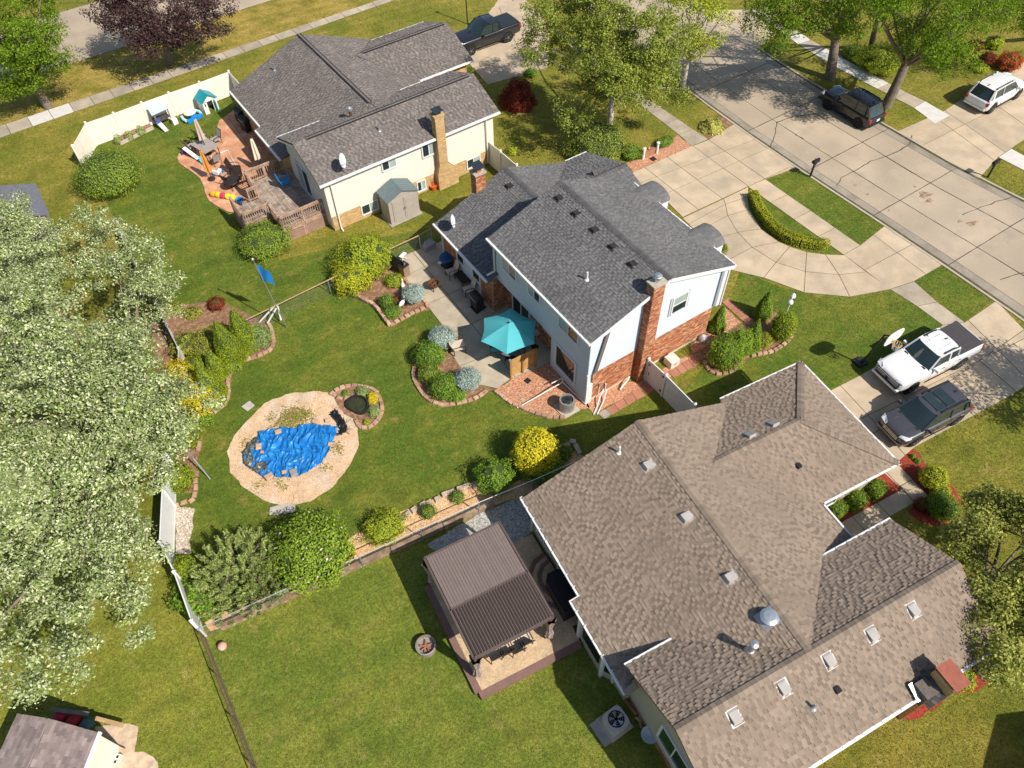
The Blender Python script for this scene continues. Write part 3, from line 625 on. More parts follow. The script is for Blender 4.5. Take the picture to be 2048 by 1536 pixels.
# windows
for a0, a1, z0, z1, bars in ((6.6, 7.8, 3.85, 4.62, 1), (4.45, 5.4, 4.0, 4.62, 1), (1.25, 2.75, 3.9, 4.62, 1)): win(bh, 'u', .29, a0, a1, z0, z1, -1, bars, second=BLIND)
win(bh, 'u', .29, 1.27, 2.86, .75, 2.3, -1, 0, fr=.10); win(bh, 'u', .83, 3.75, 4.75, 1.55, 2.25, -1, 1, second=BLIND)
for a0, a1 in ((11.58, 12.3), (9.86, 10.6)): win(bh, 'u', -.01, a0, a1, 1.15, 1.85, -1, 0)
sl = win(bh, 'u', .83, 6.15, 7.7, .12, 2.15, -1, 1, name='sliding_door', second=DARK)
win(bh, 'v', .29, 5.45, 6.33, 3.68, 4.82, -1, 1, horiz=True, second=BLIND)
mb = MB(); mb.b2((5.24, .24, 3.6), (5.36, .28, 4.9)); mb.b2((6.44, .24, 3.6), (6.54, .28, 4.9)); mb.build('wall_strip', M('shutter_pale', (.45, .48, .5), var=.05), bh)
# roof vents and pipes
def zb_(u): return ZE+u*(ZR-ZE)/(W_/2)
VB = M('vent_brown_black', (.035, .028, .028), rough=.5, var=.1)
for v in (7.95, 6.45, 4.95, 3.45, 1.95): vent_box(bh, (3.9, v, zb_(3.9)), .354, (1, 0), VB)
vent_box(bh, (4.05, 12.9, wz+(4.4)*.356), .356, (1, 0), VB); vent_box(bh, (9.0, 11.15, 3.93), -.36, (0, -1), VB)
pipe_vent(bh, (1.95, 2.9, zb_(1.95)), .5)
dish('satellite_dish', 'grey satellite dish on the grey roof corner of the blue house', tuple(G(908, 462, 2.72)), .108+math.radians(-38), math.radians(74), .36)
# meter, pipes and spotlight on the south wall
mb = MB(); mb.b2((1.05, .18, .95), (1.25, .27, 1.2)); mb.build('meter_box', GALV, bh); mb = MB(); mb.tube((1.1, .24, .95), (1.1, .24, .25), .03); mb.tube((1.5, .2, .3), (1.5, .2, .9), .035); mb.path([(1.4, .2, .55), (1.0, .0, .3), (.6, -.3, .08), (.2, -.55, .05)], .035); mb.path([(1.6, .15, .4), (1.1, -.2, .1), (.35, -.65, .06)], .03); mb.build('pipe', WHITE, bh); mb = MB(); mb.path([(3.1, .15, .4), (2.9, .05, .35), (2.6, 0, .2), (2.3, -.1, .12)], .05); mb.build('pipe', WHITE, bh)
# ------------------------------------------------------------------ left split-level house
RL = M('shingle_taupe', (.158, .137, .124), rough=.9, var=.12, vs=.6, island=.15, isl_c2=(.205, .180, .160), bump=.25, bs=90)
RLC = M('shingle_taupe_cap', (.145, .125, .115), rough=.9, var=.1, vs=.8, island=.12)
SIDC = M('siding_cream', (.62, .585, .51), rough=.55, var=.03, vs=1.5)
lh = empty('house', (6.78, 38.17, 0), .126, 'cream sided split-level house with brownish grey roof and tan brick base', 'house')
P0, P1, PV, PE, PZ = -.05, 12.85, 5.94, 3.87, 5.09
rz0, rr0, ru = 2.70, 5.0, 5.85
pl_ = [[(P0, 0, PE), (P1, 0, PE), (P1, PV/2, PZ), (P0, PV/2, PZ)], [(P1, PV, PE), (P0, PV, PE), (P0, PV/2, PZ), (P1, PV/2, PZ)],
       [(-.3, 9.5, rz0-.12), (-.3, 5.6, rz0-.12), (ru, 3.2, rr0), (ru, 9.5, rr0)], [(.08, 14.7, rz0), (.08, 9.5, rz0), (ru, 9.5, rr0), (ru, 14.62, rr0)],
       [(11.45, 3.6, 2.72), (11.45, 8.0, 2.72), (8.55, 11.4, 3.93), (ru, 11.4, rr0), (ru, 3.2, rr0)], [(8.55, 11.4, 3.93), (11.3, 14.8, 2.78), (ru, 14.62, rr0), (ru, 11.4, rr0)],
       [(11.3, 8.05, 2.66), (16.0, 8.05, 2.66), (16.0, 11.4, 4.02), (8.45, 11.4, 4.02)], [(16.0, 14.85, 2.66), (11.2, 14.85, 2.66), (8.45, 11.4, 4.02), (16.0, 11.4, 4.02)]]
rf = MB()
for p in pl_: rf.slabpoly(p, .10)
roofL = rf.build('roof', _mats['roof_deck_dark'], lh)
shl = MB(); shd = MB()
for i, p in enumerate(pl_): tile(shl, p, .14, (.09, .20), .028, seed=70+i, alt=shd)
o = shl.build('shingles', RL, roofL); o['kind'] = 'stuff'; o = shd.build('shingle_gaps', M('shingle_taupe_dark', (.115, .101, .095), rough=.9, var=.12, vs=.6, island=.16, bump=.25, bs=90), roofL); o['kind'] = 'stuff'  # taupe low tabs: darker granule and recess shade in one colour
ridge(roofL, RLC, ((P0+.9, PV/2, PZ), (P1-.4, PV/2, PZ), .145, .03, .045), ((ru, 14.6, rr0), (ru, 4.2, rr0), .145, .035, .045), ((9.0, 11.4, 4.02), (15.7, 11.4, 4.02), .145, .035, .045))
for p_, q_ in (((P0+.9, PV/2, PZ+.012), (P1-.4, PV/2, PZ+.012)), ((ru, 14.6, rr0+.012), (ru, 4.2, rr0+.012)), ((9.0, 11.4, 4.032), (15.7, 11.4, 4.032))): mb = MB(); mb.beam(p_, q_, .29, .05); mb.build('ridge_vent', DARK, roofL)
tr = MB(); tr.beam((P0, -.06, PE-.06), (P1, -.06, PE-.06), .12, .12); tr.beam((8.9, PV+.05, PE-.05), (P1, PV+.05, PE-.05), .1, .1); tr.beam((P0, PV+.05, PE-.05), (4.2, PV+.05, PE-.05), .1, .1)
for u_ in (P0+.04, P1-.04): tr.beam((u_, 0, PE-.17), (u_, PV/2, PZ-.17), .04, .18); tr.beam((u_, PV, PE-.17), (u_, PV/2, PZ-.17), .04, .18)
tr.beam((-.36, 5.6, rz0-.18), (-.36, 9.5, rz0-.18), .12, .12); tr.beam((.02, 9.45, rz0-.06), (.02, 14.72, rz0-.06), .12, .12); tr.beam((11.3, 7.99, 2.6), (16.0, 7.99, 2.6), .12, .12); tr.beam((11.2, 14.9, 2.6), (16, 14.9, 2.6), .1, .1)
tr.beam((.08, 14.62, 2.53), (ru, 14.55, 4.83), .04, .18); tr.beam((15.95, 8.05, 2.5), (15.95, 11.4, 3.86), .04, .18); tr.beam((15.95, 14.85, 2.5), (15.95, 11.4, 3.86), .04, .18)
tr.build('fascia', WHITE, lh)
wm = MB(); wm.b2((.34, .34, 0), (12.46, 5.6, 3.8)); wm.slabpoly([(.34, 5.6, 3.8), (.34, .34, 3.8), (.34, PV/2, 4.95)], .1); wm.slabpoly([(12.46, .34, 3.8), (12.46, 5.6, 3.8), (12.46, PV/2, 4.95)], .1)
wm.b2((.42, 5.5, 0), (11.1, 14.3, 2.55)); wm.b2((11.0, 8.4, 0), (15.6, 14.5, 2.55)); wm.slabpoly([(11.1, 14.32, 2.55), (.42, 14.32, 2.55), (ru, 14.32, 4.85)], .1); wm.slabpoly([(15.62, 8.4, 2.55), (15.62, 14.5, 2.55), (15.62, 11.4, 3.9)], .1)
wm.build('wall', SIDC, lh)
SID[:] = [lh, SIDC]; sidwall([(.3, .3, 1.12), (12.5, .3, 1.12), (12.5, .3, 3.82), (.3, .3, 3.82)], 11); sidwall([(.3, 5.64, .3), (.3, .3, .3), (.3, .3, 3.82), (.3, PV/2, 4.98), (.3, 5.64, 3.82)], 12); sidwall([(12.5, .3, .3), (12.5, 5.64, .3), (12.5, 5.64, 3.82), (12.5, PV/2, 4.98), (12.5, .3, 3.82)], 13)
bk = MB(); mo = MB(); brickwall([(.32, .27, .03), (12.48, .27, .03), (12.48, .27, 1.12), (.32, .27, 1.12)], 41); brickwall([(.40, 14.3, .03), (.40, 5.6, .03), (.40, 5.6, 2.55), (.40, 14.3, 2.55)], 42); brickwall([(11.1, 8.37, .03), (15.6, 8.37, .03), (15.6, 8.37, 2.55), (11.1, 8.37, 2.55)], 43)
o = bk.build('bricks', BRICKT, lh); o['kind'] = 'stuff'; mo.build('mortar', M('mortar_tan', (.5, .38, .22), var=.1), lh)
# chimney, stepped at the base
co = MB(); bk = MB(); o0 = []
def chim_face(x0, x1, y0, y1, z0, z1, sd):
    co.b2((x0+.02, y0+.02, z0), (x1-.02, y1, z1))
    tile(bk, [(x0, y0, z0), (x1, y0, z0), (x1, y0, z1), (x0, y0, z1)], .076, (.2, .21), .012, .011, False, sd, thj=.25, stag=False)
    tile(bk, [(x0, y1, z0), (x0, y0, z0), (x0, y0, z1), (x0, y1, z1)], .076, (.2, .21), .012, .011, False, sd+1, thj=.25, stag=False)
    tile(bk, [(x1, y0, z0), (x1, y1, z0), (x1, y1, z1), (x1, y0, z1)], .076, (.2, .21), .012, .011, False, sd+2, thj=.25, stag=False)
chim_face(7.80, 9.30, -.20, .3, 0, 1.1, 51)
for k in range(5): chim_face(7.80+.04*k, 9.30-.13*(k+1), -.20, .3, 1.1+.15*k, 1.1+.15*(k+1), 60+3*k)
chim_face(8.0, 8.62, -.20, .3, 1.85, 5.35, 80); tile(bk, [(8.62, .3, 4.0), (8.0, .3, 4.0), (8.0, .3, 5.35), (8.62, .3, 5.35)], .076, (.2, .21), .012, .011, False, 84, thj=.25, stag=False)
co.build('chimney_core', _mats['mortar_tan'], lh); o = bk.build('chimney', BRICKT, lh); o['kind'] = 'stuff'
mb = MB(); mb.b2((7.94, -.26, 5.35), (8.68, .36, 5.44)); mb.build('chimney_crown', BRICKT, o); mb = MB(); mb.slabpoly([(8.0, -.2, 5.66), (8.64, -.2, 5.66), (8.64, .32, 5.74), (8.0, .32, 5.74)], .02); mb.b2((8.1, -.1, 5.44), (8.5, .2, 5.62)); mb.build('rain_hood', _mats['hood_dark'], o)
for a0, a1, z0, z1 in ((4.25, 5.15, 2.9, 3.58), (7.12, 8.0, 2.66, 3.5), (2.36, 3.45, .38, 1.02), (6.45, 6.98, .30, .98), (10.32, 11.28, .40, 1.02)): win(lh, 'v', .28, a0, a1, z0, z1, -1, 1, second=BLIND)
win(lh, 'u', .28, 2.7, 4.45, 1.05, 2.95, -1, 1, name='sliding_door', second=BLIND)
mb = MB(); mb.beam((.72, .16, 3.75), (.72, .16, .2), .07, .07); mb.beam((.72, .16, .2), (.72, -.1, .06), .07); mb.build('downspout', CREAM, lh); mb = MB(); mb.beam((11.9, .16, 3.75), (11.9, .16, .2), .07, .07); mb.build('downspout', CREAM, lh)
def zl_(v): return PE+v*(PZ-PE)/(PV/2)
pipe_vent(lh, (5.1, 1.75, zl_(1.75)), .45, .05, GREYM); pipe_vent(lh, (3.1, 13.2, rz0+3.0*.4), .5, .05, GREYM)
mb = MB(); mb.tube((4.35, 4.05, 4.5), (4.35, 4.05, 5.1), .09); mb.build('flue_pipe', RUST, lh); mb = MB(); mb.lathe([(.1, 0), (.17, .05), (.17, .22), (.05, .3)], (4.35, 4.05, 5.05), 12); mb.build('flue_cap', GALV, lh)
dish('satellite_dish', 'grey satellite dish on the taupe roof of the cream house', tuple(G(690, 342, 4.1)), .126+math.radians(-38), math.radians(74), .42)
# ------------------------------------------------------------------ brown roofed house
RN = M('shingle_brown', (.262, .204, .155), rough=.9, var=.12, vs=.5, island=.07, isl_c2=(.24, .187, .142), bump=.25, bs=90)
RNC = M('shingle_brown_cap', (.205, .160, .122), rough=.9, var=.12, vs=.8, island=.2)
SIDT = M('siding_tan', (.40, .36, .28), rough=.6, var=.04, vs=1.5)
hh = empty('house', (0, 0, 0), -.01, 'long house under a sprawling tan brown shingle roof', 'house')
ZL, ZM_, ZS = 2.75, 4.884, 3.54
U3, U4, UM = 18.97, 7.577, 13.27
sl_ = (ZM_-ZL)/(UM-U4)
def zr_(u): return ZL+(u-U4)*sl_
def zf_(u): return ZL+(U3-u)*sl_
mid, zS = 3.48, 4.884
sS = (ZM_-ZS)/(6.377-mid)
def zn_(v): return ZM_-(v-mid)*sS
# valley between the rear slope and the raised south wing north slope
uv = U4+(ZS-ZL)/sl_; uf = U3-(ZS-ZL)/sl_
E2, EM, EZ = 23.37, 11.82, 4.112
ux = U3-(EZ-ZL)/sl_
pn = [[(U4, 14.77, ZL), (U4, 6.0, ZL), (uv, 6.377, ZS), (UM, mid, ZM_), (UM, 14.77, ZM_)],
      [(7.20, 9.75, zr_(7.20)), (7.20, 5.75, zr_(7.20)), (U4, 5.75, ZL), (U4, 9.75, ZL)],
      [(U3, 6.3, ZL), (U3, 8.53, ZL), (ux, EM, EZ), (UM, EM, ZM_), (UM, mid, ZM_), (uf, 6.377, ZS)],
      [(ux, EM, EZ), (U3, 14.77, ZL), (UM, 14.77, ZM_), (UM, EM, ZM_)],
      [(U3, 8.53, ZL), (E2, 8.53, ZL), (E2-3.285, EM, EZ), (ux, EM, EZ)], [(E2, 8.53, ZL), (E2, 15.1, ZL), (E2-3.285, EM, EZ)], [(E2, 15.1, ZL), (18.5, 15.1, ZL), (ux, EM, EZ), (E2-3.285, EM, EZ)],
      [(UM, mid, ZM_), (uv, 6.377, ZS), (7.51, 6.377, ZS), (7.51, mid, ZM_)], [(20.5, 6.377, ZS), (uf, 6.377, ZS), (UM, mid, ZM_), (20.5, mid, ZM_)],
      [(7.51, .59, ZS), (20.5, .59, ZS), (20.5, mid, ZM_), (7.51, mid, ZM_)]]
rf = MB()
for p in pn: rf.slabpoly(p, .10)
roofN = rf.build('roof', M('roof_deck_brown', (.12, .09, .07), var=.1), hh)
shn = MB(); shd = MB(); kp = []
for i, p in enumerate(pn):
    if i == 9: tile(shn, p, .145, (.10, .22), .030, alt=shd, seed=90+i, keep=kp)
    elif i == 2:
        tile(shn, [p[0], p[1], p[2], p[3], p[5]], .145, (.10, .22), .030, alt=shd, seed=90+i); tile(shn, [p[5], p[3], p[4]], .145, (.10, .22), .030, alt=shd, seed=190)
    else: tile(shn, p, .145, (.10, .22), .030, alt=shd, seed=90+i)
kp.sort(key=lambda t: abs(t[0][0][0]-12.2)*.6+abs(t[0][0][1]-1.6))
for vs, fs in kp[300:]: shn.add(vs, fs)
o = shn.build('shingles', RN, roofN); o['kind'] = 'stuff'; o = shd.build('shingle_gaps', M('shingle_brown_dark', (.196, .152, .116), rough=.9, var=.12, vs=.6, island=.15, bump=.25, bs=90), roofN); o['kind'] = 'stuff'  # brown low tabs coloured for darker granule and shade together
def RNv(i):
    k = random.random(); c = (.262, .204, .155); d = (.24, .187, .142); f = max(0, min(1, (k-.25)/.55)); m_ = random.uniform(.89, 1.11)
    return M('shingle_brown_%d' % i, tuple((c[j]*(1-f)+d[j]*f)*m_ for j in range(3)), rough=.9, var=.10, vs=.8, bump=.25, bs=90)
rnv = [RNv(i) for i in range(14)]
for vs, fs in kp[:300]:
    mb = MB(); mb.add(vs, fs); mb.build('shingle', random.choice(rnv), roofN)
ridge(roofN, RNC, ((UM, 14.78, ZM_), (UM, mid, ZM_), .17, .06, .03), ((7.5, mid, ZM_), (20.5, mid, ZM_), .17, .07, .03), ((ux, EM, EZ), (E2-3.285, EM, EZ), .17, .06, .03), *[((E2-3.285, EM, EZ), q, .17, .02, .03) for q in ((E2, 8.53, ZL), (E2, 15.1, ZL))])
tr = MB(); tr.beam((U4-.06, 9.75, ZL-.06), (U4-.06, 14.8, ZL-.06), .085, .09); tr.beam((7.14, 5.7, zr_(7.2)-.06), (7.14, 9.75, zr_(7.2)-.06), .085, .09); tr.beam((7.1, 9.78, 2.6), (7.6, 9.78, 2.7), .03, .14)
tr.beam((7.5, 6.44, ZS-.06), (10.3, 6.44, ZS-.06), .085, .09); tr.beam((16.6, 6.44, ZS-.06), (20.52, 6.44, ZS-.06), .085, .09); tr.beam((7.5, .53, ZS-.06), (20.52, .53, ZS-.06), .12, .10)
tr.beam((U3+.06, 6.4, ZL-.06), (U3+.06, 8.5, ZL-.06), .085, .09); tr.beam((U3, 8.47, ZL-.06), (E2+.1, 8.47, ZL-.06), .085, .09); tr.beam((E2+.06, 8.42, ZL-.06), (E2+.06, 15.2, ZL-.06), .085, .09); tr.beam((18.5, 15.16, ZL-.06), (E2+.1, 15.16, ZL-.06), .085, .09)
tr.beam((U4, 14.70, ZL-.17), (UM, 14.70, ZM_-.17), .03, .16); tr.beam((U3, 14.70, ZL-.17), (UM, 14.70, ZM_-.17), .03, .16)
for u_ in (7.58, 20.44): tr.beam((u_, 6.377, ZS-.17), (u_, mid, ZM_-.17), .03, .16); tr.beam((u_, .59, ZS-.17), (u_, mid, ZM_-.17), .03, .16)
gut = tr.build('gutter', WHITE, hh)
hg = MB()
for k in range(9): hg.box((U4-.03, 10.2+k*.58, ZL+.005), (.12, .03, .03))
for k in range(6): hg.box((7.17, 6.0+k*.66, 2.62), (.12, .03, .03))
for k in range(14): hg.box((8.2+k*.9, .56, ZS+.005), (.03, .12, .03))
for k in range(6): hg.box((17+k*.6, 6.42, ZS+.005), (.03, .12, .03)); hg.box((19.4+k*.7, 8.5, ZL+.005), (.03, .12, .03)); hg.box((E2+.03, 9+k*1.05, ZL+.005), (.12, .03, .03))
hg.build('gutter_hanger', WHITE, gut)['kind'] = 'stuff'
mb = MB(); mb.b2((7.62, .59, ZS-.012), (20.4, .66, ZS-.004)); mb.build('gutter_trough', GREYM, gut)
wm = MB(); wm.b2((7.95, 9.6, 0), (18.5, 14.4, 2.62)); wm.b2((7.6, 6.0, .0), (18.5, 9.6, 2.55)); wm.b2((7.85, 1.0, 0), (20.1, 5.97, 3.45)); wm.b2((18.5, 8.9, 0), (E2-.4, 14.7, 2.62))
for u_, s_ in ((7.85, -1), (20.1, 1)): wm.slabpoly([(u_, 5.97, 3.4), (u_, 1.0, 3.4), (u_, mid, 4.75)][::(1 if s_ < 0 else -1)], .1)
wm.slabpoly([(18.4, 14.42, 2.6), (8.0, 14.42, 2.6), (UM, 14.42, 4.75)], .1); wm.slabpoly([(18.5, 6.3, 2.6), (18.5, 5.9, 2.6), (18.5, 5.9, 3.4)], .05)
wm.build('wall', SIDT, hh)
SID[:] = [hh, SIDT]; sidwall([(7.82, 6.0, .5), (7.82, .97, .5), (7.82, .97, 3.45), (7.82, mid, 4.78), (7.82, 6.0, 3.45)], 91); sidwall([(7.92, 14.4, .1), (7.92, 9.6, .1), (7.92, 9.6, 2.6), (7.92, 14.4, 2.6)], 92)
bk = MB(); mo = MB(); brickwall([(7.81, 6.0, .03), (7.81, .97, .03), (7.81, .97, .5), (7.81, 6.0, .5)], 93); brickwall([(7.8, .96, .03), (20.1, .96, .03), (20.1, .96, 3.3), (7.8, .96, 3.3)], 94)
o = bk.build('bricks', BRICKR, hh); o['kind'] = 'stuff'; mo.build('mortar', MORTAR, hh)
# bay window with white mullions on the rear wall
mb = MB(); bp = [(7.62, 9.55), (7.30, 9.1), (7.30, 7.3), (7.62, 6.85)]; mb.prism(bp, 0.02, 2.5); bay = mb.build('bay_window', SIDT, hh)
mb = MB()
for x, y in bp: mb.b2((x-.09, y-.07, .0), (x+.05, y+.07, 2.5))
mb.build('mullion', WHITE, bay); mb = MB()
for (a, b) in zip(bp[:-1], bp[1:]):
    d = Vector((b[0]-a[0], b[1]-a[1], 0)); t0, t1 = Vector((*a, 0))+d*.14, Vector((*a, 0))+d*.86; nn = Vector((d.y, -d.x, 0)).normalized(); nn = nn if nn.x < 0 else -nn
    mb.add([t0+nn*.03+Vector((0, 0, .75)), t1+nn*.03+Vector((0, 0, .75)), t1+nn*.03+Vector((0, 0, 2.2)), t0+nn*.03+Vector((0, 0, 2.2))], [(0, 1, 2, 3), (3, 2, 1, 0)])
mb.build('pane', GLASS, bay)
win(hh, 'u', 7.80, 2.45, 4.05, 1.35, 2.75, -1, 1, fr=.1, second=M('glass_green', (.03, .07, .03), rough=.06, var=.2, spec=.7)); win(hh, 'u', 7.90, 10.2, 11.9, .12, 2.1, -1, 1, name='sliding_door', second=BLIND); win(hh, 'u', 7.90, 12.7, 13.8, 1.0, 2.1, -1, 1)
win(hh, 'v', 8.86, 19.3, 20.6, 1.0, 2.1, -1, 1)
mb = MB(); mb.beam((7.52, 14.35, 2.6), (7.82, 14.35, 2.4), .08); mb.beam((7.84, 14.35, 2.45), (7.84, 14.35, .1), .08, .08); mb.build('downspout', WHITE, hh); mb = MB(); mb.beam((7.45, 5.98, 2.55), (7.72, 6.0, 2.3), .08); mb.beam((7.72, 6.03, 2.35), (7.72, 6.03, .1), .08); mb.build('downspout', WHITE, hh)
mb = MB(); mb.slabpoly([(7.62, 5.58, 3.05), (7.62, 5.85, 3.05), (7.16, 5.85, 2.62), (7.16, 5.58, 2.62)], .05); mb.build('return_roof', RN, hh)
# chimney on the south eave
co = MB(); co.b2((16.2, .35, 3.2), (17.5, .98, 4.0)); co.b2((16.95, .35, 0), (17.5, .98, 3.3)); co.build('chimney_core', M('chimney_shoulder', (.12, .10, .085), var=.25, vs=5), hh)
bk = MB()
for i, q in enumerate(([(16.18, .33, 3.2), (17.52, .33, 3.2), (17.52, .33, 3.55), (16.18, .33, 3.55)], [(16.93, 1.0, .02), (16.93, .33, .02), (16.93, .33, 3.3), (16.93, 1.0, 3.3)], [(17.52, .33, .02), (17.52, 1.0, .02), (17.52, 1.0, 3.55), (17.52, .33, 3.55)], [(16.9, .1, 3.5), (17.52, .1, 3.5), (17.52, .1, 4.55), (16.9, .1, 4.55)], [(16.9, .98, 3.5), (16.9, .1, 3.5), (16.9, .1, 4.55), (16.9, .98, 4.55)], [(17.52, .1, 3.5), (17.52, .98, 3.5), (17.52, .98, 4.55), (17.52, .1, 4.55)], [(17.52, .98, 3.5), (16.9, .98, 3.5), (16.9, .98, 4.55), (17.52, .98, 4.55)])): tile(bk, q, .076, (.2, .21), .012, .011, False, 100+i, thj=.25, stag=False)
o = bk.build('chimney', BRICKT, hh); o['kind'] = 'stuff'; mb = MB(); mb.b2((16.92, .12, 3.4), (17.5, .96, 4.55)); mb.build('stack_core', MORTAR, o)
sm = MB(); tile(sm, [(16.18, 1.0, 3.78), (16.18, .1, 3.62), (16.95, .1, 3.95), (16.95, 1.0, 4.1)], .14, (.2, .4), .02, seed=120); sm.build('shoulder_shingles', M('shingle_dark_grey', (.07, .062, .06), island=.4, rough=.9), o)
mb = MB(); mb.slabpoly([(16.86, .05, 4.72), (17.56, .05, 4.72), (17.56, 1.03, 4.72), (16.86, 1.03, 4.72)], .04); [mb.beam((x, y, 4.5), (x, y, 4.7), .04) for x in (16.98, 17.44) for y in (.2, .88)]; mb.build('rain_hood', M('hood_red_brown', (.30, .095, .06), rough=.55, var=.15, vs=4), o)
mb = MB(); mb.slabpoly([(16.02, .45, 3.66), (16.19, .45, 3.66), (16.19, 1.06, 3.95), (16.02, 1.06, 3.95)], .03); mb.build('flashing', GALV, o)
VG = M('vent_grey', (.40, .375, .35), rough=.45, var=.08)
for v in (12.75, 10.0, 7.1): vent_box(hh, (12.55, v, zr_(12.55)), sl_, (1, 0), VG, s=.46)
for u_ in (9.6, 11.7, 13.75, 15.75, 17.75): vent_box(hh, (u_, 2.95, ZM_-(mid-2.95)*.465), .465, (0, 1), VG, s=.46)
for u_ in (17.7, 19.0): vent_box(hh, (u_, 12.35, EZ-.53*.415), -.415, (0, 1), VG, s=.48)
mb = MB(); mb.box((18.85, 10.2, 3.5), (.2, .22, .14)); mb.build('roof_vent', BLACKP, hh); mb = MB(); mb.box((13.5, 2.05, 4.28), (.2, .22, .14)); mb.build('roof_vent', BLACKP, hh)
pipe_vent(hh, (11.9, 14.0, zr_(11.9)), .45); pipe_vent(hh, (12.35, 2.0, 4.2), .4, .05, GREYM)
pv = Vector((12.75, 5.15, zr_(12.75))); mb = MB(); mb.slabpoly([(12.4, 4.8, zr_(12.4)+.03), (13.1, 4.8, zr_(13.1)+.03), (13.1, 5.5, zr_(13.1)+.03), (12.4, 5.5, zr_(12.4)+.03)], .02); at_ = mb.build('attic_fan', GALV, hh); mb = MB(); mb.lathe([(.24, 0), (.24, .16), (.34, .17), (.34, .26), (.22, .33), (.02, .35)], pv, 20); mb.build('fan_dome', M('galv_blue', (.40, .44, .48), rough=.35, metal=.6, var=.08), at_, smooth=False)
mb = MB(); mb.lathe([(.22, -.08), (.13, .12), (.1, .14), (.1, .62), (.15, .62), (.15, .76), (.04, .8)], (11.55, 4.55, zn_(4.55)), 16); mb.build('flue_pipe', GALV, hh)
# ================================================================== vehicles
TYRE = M('tyre_rubber', (.018, .018, .018), rough=.85, var=.15, vs=10)
RIM = M('alloy_rim', (.42, .43, .45), rough=.3, metal=.8, var=.05)
CHROME = M('chrome', (.7, .7, .72), rough=.12, metal=1.0, var=.03)
CARGL = M('car_glass', (.02, .035, .034), rough=.03, var=.15, vs=1.5, spec=1.0)
LAMPW = M('headlamp', (.65, .68, .72), rough=.08, var=.05, spec=.8)
LAMPR = M('tail_lamp', (.35, .012, .014), rough=.15, var=.1, spec=.7)
UNDER = M('underbody', (.012, .012, .012), rough=.9, var=0)
PLATE = M('licence_plate', (.62, .66, .74), rough=.4, var=.05)
def paint(name, c, met=.0, rough=.25): return M(name, c, rough=rough, var=.03, metal=met, coat=.8, spec=.5)
def loft(mb, rings, cap=True):
    n = len(rings[0]); vs = [p for r in rings for p in r]; fs = []
    for k in range(len(rings)-1):
        for i in range(n): fs.append((k*n+i, k*n+(i+1) % n, (k+1)*n+(i+1) % n, (k+1)*n+i))
    if cap: fs += [tuple(range(n-1, -1, -1)), tuple((len(rings)-1)*n+i for i in range(n))]
    mb.add(vs, fs)
def subsurf(o, lv=1):
    m = o.modifiers.new('smooth', 'SUBSURF'); m.levels = lv; m.render_levels = lv; return o
